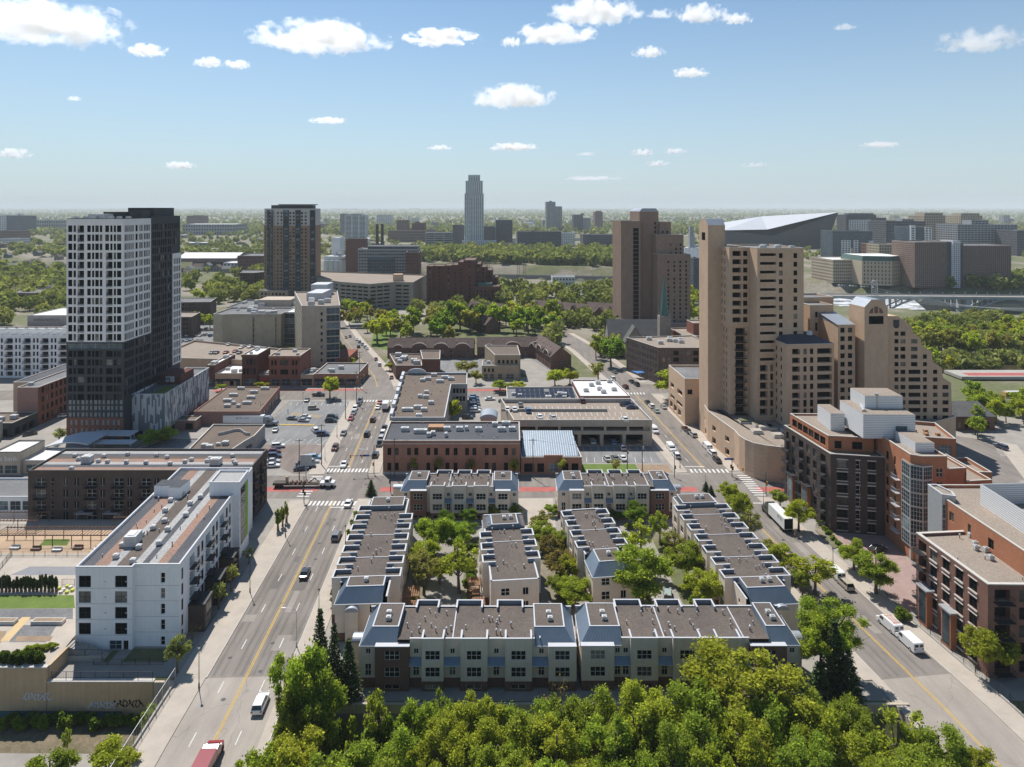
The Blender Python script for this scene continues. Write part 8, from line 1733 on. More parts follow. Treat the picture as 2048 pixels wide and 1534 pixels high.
for i in range(9): mb.tube((-2.3+i*.4,-.55,2.36),(-2.3+i*.4,-.15,2.36),.03,.03,4); mb.tube((-2.3+i*.4,.2,2.36),(-2.3+i*.4,.6,2.36),.03,.03,4)
for x in(-2,.6): mb.tube((x,-.8,2.2),(x,-.8,2.34),.03,.03,4); mb.tube((x,.8,2.2),(x,.8,2.34),.03,.03,4); mb.tube((x,-.8,2.32),(x,.8,2.32),.03,.03,4)
mb.build('ladder_rack',M('orange_ladder',(.45,.16,.06),.6,.1),q)
g4='cars in the blue-grey parking lot'
for a in [(627,819,4,'suv','beige','crossing the yellow hatching in the parking lot'),(585,839,-8,'sedan','grey','left of the yellow island in the parking lot'),(611,836,-8,'sedan','white','far car of the pair on the yellow island'),(607,843,-8,'sedan','silver','near car of the pair on the yellow island'),(665,837,4,'suv','black','farther of two black ones at the lot edge'),(662,844,4,'suv','black','nearer of two black ones at the lot edge'),(551,862,100,'sedan','pale green','parked alone in the near bay row of the lot'),(630,863,120,'suv','white','parked in the near bay row of the lot'),(646,871,0,'suv','dark blue','stopped beside the utility pole at the lot gate'),(614,802,95,'sedan','grey','alone in the far bay row of the lot'),(669,802,95,'suv','dark blue','in the far bay row under the golden-green tree'),(637,792,0,'pickup','black','passing along the red lane behind the lot')]: car(*a,group=g4)
g5='cars in the brown lot'
for a in [(556,895,15,'suv','white','farthest in the row beside the dark brown wing'),(548,905,8,'sedan','dark red','second in the row beside the dark brown wing'),(549,915,8,'suv','dark blue','third in the row beside the dark brown wing'),(546,925,8,'sedan','silver','fourth in the row beside the dark brown wing'),(545,934,8,'sedan','white','nearest in the row beside the dark brown wing'),(616,918,10,'sedan','light blue','at the back of the huddle by the lot sign'),(629,918,10,'suv','light blue','at the avenue end of the huddle by the lot sign'),(624,926,10,'sedan','silver','in the middle of the huddle by the lot sign'),(606,929,10,'sedan','grey','at the left of the huddle by the lot sign'),(617,935,10,'suv','black','at the front of the huddle by the lot sign'),(602,940,10,'sedan','dark blue','nearest the utility pole in the huddle by the lot sign')]: car(*a,group=g5)
g6='cars on the ramp deck'
for a in [(1015,821,95,'sedan','white','left of two white ones on the ramp deck'),(1029,821,95,'sedan','white','right of two white ones on the ramp deck'),(1056,824,95,'suv','blue','beside the two white ones on the ramp deck'),(1079,836,100,'sedan','white','against the front edge of the ramp deck, left'),(1106,838,100,'sedan','silver','against the front edge of the ramp deck'),(1041,812,95,'sedan','grey','behind the deck wall of the ramp'),(1164,804,95,'suv','dark red','alone at the back of the ramp deck'),(1253,811,5,'pickup','dark blue','at the right end of the ramp deck, behind the blue sedan'),(1264,817,5,'sedan','dark blue','at the right end of the ramp deck'),(1250,841,95,'sedan','white','at the front right corner of the ramp deck')]: car(*a,group=g6,z=8.53)
for i,(px,py) in enumerate([(947,795),(948,801),(949,806.5),(950,812),(951,818),(951,824)]): car(px,py,8,['sedan','suv'][i%2],['grey','blue','black','dark blue','silver','white'][i],'in the tight row between the gravel-roofed building and the ramp','cars in the tight yard row')
for a in [(935,837,0,'suv','black','at the near end of the yard by the yellow-green tree'),(980,800,5,'sedan','white','alone in the lane beside the solar roof'),(1007,790,0,'suv','black','in the alley left of the solar roof'),(1007,804,0,'sedan','dark green','in the alley left of the solar roof, nearer')]: car(*a,group='cars beside the solar-roofed building')
for a in [(1214,920,100,'sedan','silver','left of three in the open lot under the ramp'),(1230,919,100,'sedan','grey','between two pale ones in the open lot under the ramp'),(1245,919,100,'sedan','white','right of three in the open lot under the ramp'),(1185,886,95,'suv','white','parked in the shade under the ramp'),(1226,888,95,'suv','light blue','parked in the shade under the ramp'),(1245,898,95,'suv','silver','parked at the mouth of the ramp undercroft')]: car(*a,group='cars in the lot under the ramp')
for a in [(60,870,40,'sedan','black','on the back street left of the pale tower'),(128,834,40,'sedan','white','on the back street just left of the pale tower'),(17,970,0,'sedan','white','on the red-lane street at the left edge'),(34,928,10,'suv','white','stopped by the bank at the left edge'),(2002,897,100,'suv','dark blue','behind the orange block at the right edge')]: car(*a)
for px,py,c in [(424,707,'grey'),(433,707,'black'),(452,706.5,'red'),(470.5,704,'red'),(479,707,'black'),(458,690,'silver'),(483,696,'white'),(500,695,'white')]: car(px,py,90,'sedan',c,'*'+{'grey':'grey car first at the edge of the tan parking deck','black':'black car among the row on the tan parking deck','red':'red car on the tan parking deck behind the old brick shops','silver':'silver car at the back of the tan parking deck','white':'white car in the shade at the back of the tan parking deck'}[c],'cars on the tan parking deck',z=7.63)
rc=random.Random(8)
for i in range(26):
    px,py=364+(i%7)*9.5+rc.uniform(-2,2),[648,660,672,684][i//7]+rc.uniform(-1,1)
    if px<424: car(px,py,90+rc.choice([0,0,5]),rc.choice(['sedan','suv']),rc.choice(['white','silver','grey','black','blue']),'*car in the crowded lot left of the slotted clinic','cars parked in the crowded lot')
for i in range(13): car(1678+i*5.6,571+i*.35,60,'sedan',['white','silver','grey','black'][i%4],'*tiny parked car below the long tan mill across the river','cars parked by the mills')
# trucks and buses
def truck(name,label,x,y,hd,cab,box,cl,bl,cabcol,boxcol,tz,dark=False,cat='truck',text_=None,open_=False):
    q=thing(name,label,cat,(x,y,.025),rad(hd)); w=1.22; L0=bl+cl
    b=MB(); b.box(-L0/2,-L0/2+bl,-w,w,1.05,tz,0,True)
    if open_: b.quad((-L0/2-.01,w*.9,1.15),(-L0/2-.01,-w*.9,1.15),(-L0/2-.01,-w*.9,tz-.15),(-L0/2-.01,w*.9,tz-.15),1)
    o=b.build('cargo_box',[PAINT,VOID],q); o.color=(*boxcol,1)
    f=-L0/2+bl+.25; c=MB(); pr=[(f,.6),(f,tz-.4),(f+cl*.3,tz-.25),(f+cl*.5,tz-.9),(f+cl*.62,1.75),(f+cl*.93,1.5),(f+cl*.97,.6)] if cab=='long' else [(f,.6),(f,2.5),(f+cl*.45,2.5),(f+cl*.8,1.6),(f+cl*.97,1.4),(f+cl*.97,.6)]
    c.loft([[(x_,y_,z_) for x_,z_ in pr][::-1] for y_ in(-w*.95,w*.95)],0); o=c.build('cab',PAINT,q); o.color=(*cabcol,1)
    g=MB(); (xa,za),(xb,zb)=(pr[3],pr[4]) if cab=='long' else (pr[2],pr[3]); nx,nz=(za-zb),(xb-xa); l_=math.hypot(nx,nz); nx,nz=nx/l_*.02,nz/l_*.02
    g.quad((xa+nx,-w*.8,za+nz-.08),(xa+nx,w*.8,za+nz-.08),(xb+nx,w*.8,zb+nz+.05),(xb+nx,-w*.8,zb+nz+.05))
    for s in(-1,1): p=[(f+cl*.22,s*w*.962,1.6),(f+cl*.5,s*w*.962,1.6),(f+cl*.44,s*w*.962,2.15),(f+cl*.22,s*w*.962,2.15)]; g.poly(p[::-1] if s>0 else p)
    g.build('windscreen',CGL,q); ch=MB(); ch.box(-L0/2+.2,L0/2-.3,-.5,.5,.6,1.04); ch.build('chassis',DKM,q)
    for xx in [-L0/2+1.2,-L0/2+2.4]+([f-.6,f+.4] if bl>8 else [])+[f+cl*.75]:
        for s in(-1,1): link('wheel',CP['van']['mw'],q,(xx,s*(w-.15),.5),0,1.3)
    for s in(-1,1): link('headlight',CP['van']['mh'],q,(L0/2-.1,s*w*.7,1.1))
    if text_:
        r=random.Random(len(name)+int(bl)); mb=MB(); c0,n_,h_=text_
        for s in(-1,1):
            x0=-L0/2+bl*c0
            for i in range(n_):
                ww=r.uniform(.16,.34); z0=(tz+1.05)/2+.15; y_=s*(w+.015); k=[(x0,z0,x0+.09,z0+h_),(x0+.09,z0+r.choice([0,h_*.45,h_*.8]),x0+ww,z0+r.choice([h_*.2,h_*.6,h_]))]
                for a,b,c,d in k:
                    p=[(a,y_,b),(c,y_,b),(c,y_,max(d,b+.08)),(a,y_,max(d,b+.08))]; mb.poly(p if s<0 else p[::-1])
                x0+=ww+(.1 if i!=n_//2 else .4)
        mb.build('lettering',MATS.get('grey_blue_lettering') or M('grey_blue_lettering',(.13,.16,.22),.6,.03),q)
    return q
x,y=G(484,852); truck('semi_truck','grey semi tractor with a long white trailer docked at the low brown shop',x+3,y+1.2,-2,'long','t',5.2,16,(.2,.21,.23),(.66,.67,.69),3.9,text_=(.33,14,.7)); BUSW=(.12,.2,.3)
x,y=G(1556,1046); truck('semi_truck','dark tractor with a white box trailer, rear doors open, parked on the side avenue',x,y+1.0,93.5,'long','t',4.6,9.5,(.02,.03,.025),(.68,.69,.67),3.9,text_=(.12,7,.85),open_=True)
x,y=G(769,822); truck('box_truck','white box truck waiting before the far crossing',x,y+3,UP,'short','b',2.3,5,(.6,.6,.6),(.7,.7,.7),3.3,True)
x,y=G(428,1512); q=truck('dump_truck','red truck entering the avenue bridge at the bottom of the picture',x,y-2.2,UP,'long','b',3.0,3.8,(.28,.02,.025),(.24,.02,.025),2.6,True)
def bus(label,x,y,hd,c1,c2,L=12):
    q=thing('bus',label,'bus',(x,y,.03),rad(hd)); b=MB(); b.box(-L/2,L/2,-1.25,1.25,.35,3.0,0,True); b.box(-L/2+1,L/2-3,-1.0,1.0,3.0,3.25,1); o=b.build('body',[PAINT,HVAC],q); o.color=(*c1,1)
    for s in(-1,1):
        g=MB(); g.box(-L/2+.4,L/2-.4,*sorted((s*1.25,s*1.275)),1.5,2.5); g.build('window_band',CGL,q); g=MB(); g.box(-L/2,L/2,*sorted((s*1.25,s*1.27)),.5,.95); o=g.build('stripe',PAINT,q); o.color=(*c2,1)
    g=MB(); g.box(L/2,L/2+.03,-1.1,1.1,1.3,2.7); g.build('windscreen',CGL,q)
    for xx in(-L*.28,L*.3):
        for s in(-1,1): link('wheel',CP['van']['mw'],q,(xx,s*1.12,.48),0,1.28)
x,y=G(721,657); bus('blue and silver city bus crossing at the top of the avenue',x,y,8,(.2,.3,.38),(.5,.5,.5),15)
x,y=G(2034,797,2.0); bus('orange and cream city bus on the red-lane bridge at the right edge',x,y,3,(.5,.32,.08),(.6,.55,.4)); bpy.data.objects[[o.name for o in bpy.data.objects if o.name.startswith('bus')][-1]].location.z=2.0
def flatbed():
    x,y=G(607,974); q=thing('flatbed_truck','white tractor pulling a long brown flatbed trailer through the crossing','truck',(x,y,.05),rad(1)); b=MB(); b.box(-9,5,-1.2,1.2,.95,1.2,0,True); b.box(-9,-5,-1.2,1.2,1.2,1.6); b.build('flatbed',W_brown,q)
    for i in range(4): b=MB(); b.tube((-3.6+i*1.3,-.9,1.5),(-3.6+i*1.3,.9,1.5),.33,.33,10); b.build('spool',W_brown2,q)
    b=MB(); b.tube((-5,0,1.2),(-5,0,3.2),.45,.45,10); b.build('drum',W_buff,q); b=MB(); b.tube((1.6,0,1.3),(3.4,0,2.6),.2,.16,6); b.tube((3.4,0,2.6),(4.6,0,1.6),.16,.12,6); b.build('loader_arm',DKM,q)
    c=MB(); c.loft([[(a_,s*1.15,z_) for a_,z_ in [(5.2,.7),(5.2,1.6),(6.6,1.6),(6.7,2.7),(8.0,2.7),(8.4,1.75),(9.5,1.55),(9.6,.7)]][::-1] for s in(-1,1)],0); o=c.build('cab',PAINT,q); o.color=(.68,.68,.68,1)
    g=MB(); g.quad((8.02,-1,2.62),(8.02,1,2.62),(8.42,1,1.8),(8.42,-1,1.8))
    for s in(-1,1): p=[(6.9,s*1.165,1.75),(8.1,s*1.165,1.75),(7.9,s*1.165,2.5),(6.9,s*1.165,2.5)]; g.poly(p[::-1] if s>0 else p)
    g.build('windscreen',CGL,q)
    for xx in(-8,-6.9,5.6,6.7,8.9):
        for s in(-1,1): link('wheel',CP['van']['mw'],q,(xx,s*1.05,.5),0,1.3)
flatbed()
# ------------------------------------------------------------ people
def person(px,py,label,top,leg,hd=0):
    x,y=G(px,py,.14); me=bpy.data.meshes.new('person'); J=[(0,0,.95),(0,0,1.2),(0,0,1.42),(0,0,1.52),(0,0.02,1.68),(-.1,0,.88),(-.12,.04,.48),(-.12,.02,.06),(-.12,.16,.03),(.1,0,.88),(.13,-.05,.48),(.13,-.02,.06),(.13,.12,.03),(-.2,0,1.38),(-.27,.0,1.1),(-.24,.14,.86),(.2,0,1.38),(.27,.02,1.1),(.25,.17,.88)]
    Ed=[(0,1),(1,2),(2,3),(3,4),(0,5),(5,6),(6,7),(7,8),(0,9),(9,10),(10,11),(11,12),(2,13),(13,14),(14,15),(2,16),(16,17),(17,18)]
    me.from_pydata(J,Ed,[]); o=link('person',me,None,(x,y,.14),rad(hd)); sk_=o.modifiers.new('skin','SKIN'); sv=me.skin_vertices[0].data if me.skin_vertices else None
    if sv is None: bpy.context.view_layer.objects.active=o; sv=me.skin_vertices.new().data if hasattr(me.skin_vertices,'new') else None
    rr_=[.15,.15,.16,.06,.105,.1,.07,.05,.045,.1,.07,.05,.045,.075,.05,.035,.075,.05,.035]
    if sv:
        for v,r in zip(sv,rr_): v.radius=(r,r)
        sv[0].use_root=True
    o.modifiers.new('sub','SUBSURF').levels=1
    dg=bpy.context.evaluated_depsgraph_get(); m2=bpy.data.meshes.new_from_object(o.evaluated_get(dg)); o.modifiers.clear(); o.data=m2
    for nm,c in(('top',top),('leg',leg),('skin',(.4,.26,.19)),('hair',(.04,.03,.02))): m2.materials.append(MATS.get('wear_%s_%.2f%.2f'%(nm,c[0],c[1])) or M('wear_%s_%.2f%.2f'%(nm,c[0],c[1]),c,.9,.05))
    for p in m2.polygons: z=p.center.z; a=abs(p.center.x); p.material_index=1 if z<.93 and a<.21 else (3 if z>1.68 or (z>1.58 and p.center.y<-.02) else (2 if z>1.49 or (a>.21 and z<1.0) else 0))
    return tag(o,label,'person')
person(1801,1268,'person in a bright yellow-green safety vest standing on the sidewalk by the ladder van',(.45,.6,.06),(.05,.055,.06),200)
person(576,826,'person in dark clothes walking across the parking lot',(.03,.03,.035),(.03,.035,.05),90)
person(1590,1078,'person in a tan jacket at the open rear of the white trailer',(.3,.18,.09),(.06,.05,.05),120)
person(1476,1030-94,'person in pale clothes on the corner by the curved podium',(.5,.48,.45),(.06,.07,.12),40)
# ------------------------------------------------------------ street furniture
LM={}
def lamp(px,py,top,kind,label,group,z=.14,arm=-1):
    x,y=G(px,py,z); h=ZW(top,y)-z; q=thing('street_lamp',label,'street lamp',(x,y,z),0,group); mb=MB(); mb.tube((0,0,0),(0,0,.9),.16,.13,8); mb.tube((0,0,.9),(0,0,h),.075,.055,6); mb.build('post',DKM if kind!='davit' else STEEL,q)
    if kind=='post': mb=MB(); mb.tube((0,0,h),(0,0,h+.5),.16,.24,8); mb.tube((0,0,h+.5),(0,0,h+.75),.26,.05,8,1); mb.build('lantern',[LWH,DKM],q)
    else:
        mb=MB(); mb.tube((0,0,h),(arm*.8,0,h+.5),.05,.05,5); mb.tube((arm*.8,0,h+.5),(arm*2.2,0,h+.6),.05,.045,5); mb.build('arm',STEEL,q); mb=MB(); mb.box(min(arm*2.1,arm*2.9),max(arm*2.1,arm*2.9),-.16,.16,h+.48,h+.64,0,True); mb.build('lamp_head',STEEL,q)
    return q
gl='lamps along the streets'
for a in [(398,1376,1298,'post','black lamp post nearest the bridge on the apartment side of the avenue'),(500,1184,1112,'post','black lamp post beside the middle brick bay of the white apartments'),(571,1073,1012,'post','black lamp post by the slim young trees'),(691,1088,1056,'post','black lamp post among the screen trees on the townhouse side'),(638,1230,1184,'post','black lamp post by the near end of the avenue townhouse row'),(593,1292,1222,'davit','tall lamp with an arm over the avenue near the spruces'),(606,832,788,'post','tall light in the middle of the parking lot'),(674,874,832,'post','black lamp post on the sidewalk by the brown lot'),(650,920,893,'davit','arm lamp on the sidewalk by the brown lot'),(1666,1132,1101,'post','black lamp post by the clipped round trees'),(1527,1008,977,'davit','arm lamp on the corner by the brown facade'),(1411,965,945,'davit','arm lamp on the townhouse side of the far side-avenue corner'),(1360,936,905,'post','plain post on the ramp side of the side avenue'),(1464,952,898,'davit','tall arm lamp with a street sign at the podium corner'),(736,955,902,'davit','arm lamp over the signal mast on the avenue corner'),(1348,826,800,'post','black lamp post before the tan shaft')]: lamp(*a,group=gl)
def pole(px,py,top,label,z=.02,n=1):
    x,y=G(px,py,z); h=ZW(top,y)-z; q=thing('utility_pole',label,'utility pole',(x,y,z),0,'wooden utility poles'); mb=MB(); mb.tube((0,0,0),(0,0,h),.17,.11,7); mb.build('pole',BARK,q)
    for i in range(n): mb=MB(); mb.box(-1.3,1.3,-.06,.06,h-.6-i*1.2,h-.45-i*1.2,0,True); mb.build('crossarm',BARK,q)
    if n>1: mb=MB(); mb.tube((.3,0,h-3.2),(.3,0,h-2.3),.24,.24,8); mb.build('transformer',STEEL,q)
    return (x,y,h)
PL=[pole(598.5,960,878,'wooden utility pole in the brown lot'),pole(643,930,848,'wooden utility pole at the edge between the two lots'),pole(691,838,757,'tall wooden utility pole by the parking lot corner'),pole(713,808,742,'utility pole at the far crossing',n=2),pole(719,776,703,'utility pole beside the low corner shop',n=2),pole(1254.5,946,888,'left of two utility poles by the small lawn',n=2),pole(1284.5,942,879,'right of two utility poles by the small lawn',n=2),pole(789,956,876,'utility pole against the rust brick facade, left'),pole(1066,956,877,'utility pole before the blue-roofed wing')]
def wire(a,b,s=.8,label='overhead wire between the utility poles'):
    A,B_=Vector((a[0],a[1],a[2]-.4)),Vector((b[0],b[1],b[2]-.4)); mb=MB(); last=None
    for t in range(9):
        u=t/8; p=A.lerp(B_,u); p.z-=4*s*u*(1-u)
        if last is not None: mb.tube(last,p,.022,.022,3)
        last=p
    tag(mb.build('overhead_wire',DKM),label,'wire','overhead wires')
for a,b in((0,1),(1,2),(2,3),(3,4),(5,6),(7,8),(8,5)): wire(PL[a],PL[b])
def signal(px,py,top,label,arm=None,heads=((0,0),),z=.14):
    x,y=G(px,py,z); h=ZW(top,y)-z; q=thing('traffic_signal',label,'traffic signal',(x,y,z),0,'traffic signals at the crossings'); mb=MB(); mb.tube((0,0,0),(0,0,h),.12,.09,7); mb.build('post',DKM,q); ha=min(h-.2,5.8)
    if arm: mb=MB(); mb.tube((0,0,ha),(arm[0],arm[1],ha+.3),.09,.06,6); mb.build('mast_arm',DKM,q)
    for hx,hy,hz in heads:
        mb=MB(); mb.box(hx-.2,hx+.2,hy-.15,hy+.15,hz-.55,hz+.55,0,True)
        for k,m in enumerate((1,2,3)): mb.tube((hx,hy-.15,hz+.33-.33*k),(hx,hy-.22,hz+.33-.33*k),.12,.12,8,m)
        mb.build('signal_head',[LORG if arm else DKM,LRED,LORG,VOID],q)
    return q
signal(748,948,890,'traffic signal mast reaching over the avenue with two amber heads and a blue sign',(-7.5,-.6),[(-7.4,-.6,5.9),(-3.8,-.3,5.8),(-.3,0,3.2)])
signal(608,1006,953,'traffic signal post on the corner by the dark brown wing',None,[(-.25,0,3.4),(.3,0,2.7)]); signal(781,985,940,'traffic signal post at the brick end of the red-lane townhouse row',None,[(-.25,0,3.3)])
signal(1532,990,944,'traffic signal mast on the corner by the brown facade with a slanted arm',(-5.5,4.5),[(-5.4,4.4,6.0),(.3,0,3.4)]); signal(1464,953,918,'traffic signal post on the curved podium corner',None,[(-.3,0,3.2),(.3,0,2.6)])
signal(713,776,752,'traffic signal at the far crossing by the low corner shop',(7,0),[(6.8,0,5.9),(3.5,0,5.9),(0,0,3)]); signal(1349,955,902,'signal post beside the small-lawn sidewalk',None,[(.25,0,3.2)])
for px,py,l in((720,911,'blue street-name sign hanging from the avenue signal mast'),(1449,918,'blue street-name sign on the podium corner pole')):
    Yb=G(748,948)[1]-.6 if px<800 else G(1464,953)[1]; mb=MB(); mb.box(-1.5,1.5,-.03,.03,-.3,.3,0,True); o=mb.build('street_sign',MATS.get('sign_blue') or M('sign_blue',(.03,.1,.35),.5,.05)); o.location=(XW(px,Yb)+1.5,Yb,ZW(py,Yb)); tag(o,l,'sign')
x,y=G(612,958); q=thing('lot_sign','grey billboard-like sign panel standing in the brown lot','sign',(x,y,.02)); mb=MB(); mb.tube((0,0,0),(0,0,5.5),.15,.15,6); mb.build('post',STEEL,q); mb=MB(); mb.box(-1.8,1.8,-.15,.15,4.2,7.6,0,True); mb.build('panel',HVAC,q)
# fences, railings, low walls
def fence(P,h,label,name='fence',z=0.,mat=None,post=2.4,bars=.3,cat='fence',solid=None,chain=False):
    q=thing(name,label,cat,(P[0][0],P[0][1],z)); o=(P[0][0],P[0][1],z); pm=MB(); rm=MB()
    for a,b in zip(P,P[1:]):
        L=math.dist(a,b); n=max(1,int(L/post)); f=lambda u,zz:(a[0]+(b[0]-a[0])*u,a[1]+(b[1]-a[1])*u,z+zz)
        for i in range(n+1): pm.tube(f(i/n,0),f(i/n,h),.05,.05,5)
        rm.tube(f(0,h),f(1,h),.035,.035,4); rm.tube(f(0,.12),f(1,.12),.03,.03,4)
        m=int(L/bars)
        if chain:
            for i in range(m): rm.tube(f(i/m,.1),f((i+1)/m,h),.012,.012,3); rm.tube(f(i/m,h),f((i+1)/m,.1),.012,.012,3)
        else:
            for i in range(m): rm.tube(f(i/m,.12),f(i/m,h),.018,.018,3)
    k=pm.build('posts',mat or DKM,q,o); k['kind']='stuff'; rm.build('railing',mat or DKM,q,o); return q
bl=pline_offset(poly_between(C1,40,123),-12.2); br=pline_offset(poly_between(C1,40,120),9.3); b2=pline_offset(poly_between(C2,40,123),11.6)
fence(bl,2.6,'chain-link fence on the apartment side of the avenue bridge',z=.14,mat=STEEL,bars=.55,chain=True); fence(br,1.4,'railing on the wooded side of the avenue bridge',z=.14,mat=STEEL); fence(b2,2.2,'chain-link fence on the outer side of the side-avenue bridge',z=.14,mat=DKM,bars=.6,chain=True)
fence(pline_offset(poly_between(C2,123,150),11.7),1.2,'low black railing in front of the red brick apartments',z=.14)
def lowwall(P,w,h,mat,label,name='retaining_wall',z0=0):
    mb=MB(); kerb(mb,P,-w/2,w/2,z0,h); o=mb.build(name,mat); return tag(o,label,'wall')
lowwall(bl,.3,.55,W_conc,'concrete parapet under the chain-link fence of the avenue bridge','bridge_parapet',-1.4); lowwall(br,.3,.7,W_conc,'concrete parapet on the wooded side of the avenue bridge','bridge_parapet',-1.4); lowwall(b2,.3,.5,W_conc,'concrete parapet of the side-avenue bridge','bridge_parapet',-1.4)
lowwall(pline_offset(poly_between(C2,123,150),11.75),.25,.4,TRIMB,'pale kerb wall in front of the red brick apartments'); lowwall([(-38.5,117),(-20,117),(68,117)],.5,.25,W_concd,'grey retaining wall holding up the townhouse yards above the wooded trench',z0=-6.6)
# garden terrace
def terrace():
    T=[(-230,123.2),(-84,123.2),(-84,128),(-84.5,131.6),(-88.9,181.5),(-230,181.5)]
    mb=MB(); mb.prism(T,0,2.5,0); struct(mb.build('garden_terrace',A_side))
    W_tw=M('tan_block_wall',(.5,.36,.22),.92,.14,.3,streak=.15)
    mb=MB(); mb.box(-230,-83.6,122.6,123.15,-6.6,2.55,0); mb.box(-230,-83.5,122.5,123.3,2.55,2.75,1); mb.box(-84,-83.5,123.2,128.5,-.5,2.56,0); mb.box(-83.5,-64.5,122.6,123.15,-6.6,.02,0); mb.box(-83.5,-64.4,122.5,123.3,.02,.2,1); mb.box(-64.4,-57.2,122.6,123.1,-6.6,.0,2)
    o=mb.build('retaining_wall',[W_tw,TRIMB,W_concd]); tag(o,'long tan block retaining wall with graffiti at the lower left above the trench','wall')
    for s,px,py,sz,c in(('GATTS',75,1401,1.5,(.55,.55,.55)),('NIK',257,1415,1.4,(.02,.02,.02)),('LEO',206,1418,1.4,(.5,.5,.52))):
        mb=MB(); r=random.Random(px); x,z=XW(px,122.55)-2.4,ZW(py,122.55)+.7; last=(x,122.56,z)
        for i in range(26):
            nx=(x+i*.19+.35*math.sin(i*2.1+px),122.56,z+.62*math.sin(i*1.35+px*.3)+r.uniform(-.15,.15)); mb.tube(last,nx,.13 if c[0]>.1 else .08,None,4); last=nx
        mb.build('graffiti',MATS.get('spray_%.2f'%c[0]) or M('spray_%.2f'%c[0],c,.9,.15),o)
    GT=M('teal_spray',(.05,.11,.12),.9,.4,1.2)
    mb=MB(); mb.quad((-112,122.58,-6.5),(-70,122.58,-6.5),(-70,122.58,-5.2),(-112,122.58,-5.0)); q=mb.build('graffiti',GT,o)
    z=2.512; 
    def pat(nm,P,m,zz=z,k='structure'): mb=MB(); mb.poly([(*G(px,py,zz),zz) for px,py in P]); struct(mb.build(nm,m),k)
    pat('terrace_lawn',[(-40,1218),(-40,1190),(148,1190),(150,1216)],LAWN); pat('gravel_strip',[(-40,1238),(-40,1218.5),(146,1216.5),(146,1238)],RF_grey); pat('terrace_path',[(-40,1252),(-40,1239),(140,1239),(132,1252)],A_side,z+.004)
    pat('planting_bed',[(-40,1300),(-40,1262),(14,1262),(2,1284),(-8,1300)],DIRT); pat('planting_bed',[(18,1284),(40,1250),(114,1250),(92,1284)],RF_grey,z+.008); pat('planting_bed',[(30,1282),(34,1272),(106,1272),(100,1282)],DIRT,z+.012); pat('yellow_path',[(0,1282),(44,1234),(62,1234),(18,1282)],M('sand_path',(.5,.37,.2),.95,.1),z+.016)
    pat('terrace_deck',[(-40,1152),(-40,1112),(185,1112),(160,1142),(156,1152)],RF_white if False else A_side); pat('pool_cover',[(20,1150),(60,1133),(165,1133),(150,1150)],M('grey_pool_cover',(.16,.165,.18),.5,.2,.2),z+.01); pat('terrace_lawn',[(78,1091),(92,1078),(140,1078),(134,1091)],LAWN,z+.01)
    pat('terrace_paving',[(-40,1106),(-40,1060),(250,1060),(205,1106)],M('peach_paving',(.42,.3,.2),.9,.12,.4),z+.006)
    for (px,py,w_,l_) in((97,1246,6.2,'long pale concrete planter on the terrace path'),(14,1246,3.6,'shorter pale concrete planter at the left edge of the terrace')):
        x,y=G(px,py,z); mb=MB(); mb.box(x-w_/2,x+w_/2,y-.7,y+.7,2.5,3.2); mb.box(x-w_/2+.2,x+w_/2-.2,y-.5,y+.5,3.2,3.215,1); tag(mb.build('planter',[TRIMB,DIRT]),l_,'planter')
    def perg(x0,x1,y0,y1,label,n):
        q=thing('pergola',label,'pergola',((x0+x1)/2,y0,2.5)); o=((x0+x1)/2,y0,2.5); k=max(2,int((x1-x0)/4.2))
        for i in range(k+1):
            for y in(y0,y1): mb=MB(); x=x0+(x1-x0)*i/k; mb.box(x-.07,x+.07,y-.07,y+.07,2.5,5.2); mb.build('post',W_brown2,q,o)
        for y in(y0,y1): mb=MB(); mb.box(x0-.3,x1+.3,y-.06,y+.06,5.0,5.25,0,True); mb.build('beam',W_brown2,q,o)
        mb=MB()
        for i in range(n): x=x0+(x1-x0)*i/(n-1); mb.box(x-.04,x+.04,y0-.5,y1+.5,5.26,5.4,0,True)
        mb.build('rafters',W_brown2,q,o)
    x,y=G(-10,1092,z); perg(x,x+37.5,y,y+4.2,'long dark timber pergola over the terrace seating, nearest the pool',46); x,y=G(218,1070,z); perg(x-1,x+7.5,y+4,y+10,'short pergola ending against the white apartments',12); x,y=G(-6,1062,z); perg(x-4,x+10,y,y+5,'pergola at the left edge beside the glass pavilion',16)
    fence([G(-20,1112,z),G(178,1112,z)],1.2,'black railing between the pool deck and the pergola seating',z=2.5); fence([G(-4,1144,z),G(22,1112,z)],1.2,'slanting black railing at the left end of the pool deck',z=2.5); fence([G(124,1170,z),G(149,1170,z)],1.3,'short black fence beside the row of evergreens',z=2.5)
    fence([(-83.2,123.4),(-65,123.4)],1.2,'black fence along the patio edge above the graffiti wall',z=.2); fence([(-78,127.2),(-65,127.2)],1.1,'inner black fence on the patio below the white apartments',z=0.05)
    for i,(px,py,c) in enumerate([(118,1178,'lime'),(127,1181,'cream'),(135,1174,'lime'),(122,1186,'cream'),(134,1186,'lime'),(141,1176,'cream'),(145,1182,'lime')]):
        x,y=G(px,py,z); mb=MB(); mb.tube((x,y,2.5),(x,y,2.95),.45,.4,10); tag(mb.build('stool',MATS.get('stool_'+c) or M('stool_'+c,(.4,.45,.05) if c=='lime' else (.5,.48,.42),.6,.05)),c+' round drum stool in the cluster beside the white apartments','stool','drum stools on the terrace')
    # stairs, patio, glass pavilion
    mb=MB(); n=14
    for i in range(n): mb.box(-83.9+i*.5,-83.9+(i+1)*.5,128.6,130.6,0.02,2.5-i*(2.5/n))
    mb.box(-83.9,-77.2,128.2,128.55,0,1.0); tag(mb.build('stairs',W_conc),'concrete stairs coming down from the terrace beside the white apartments','stairs')
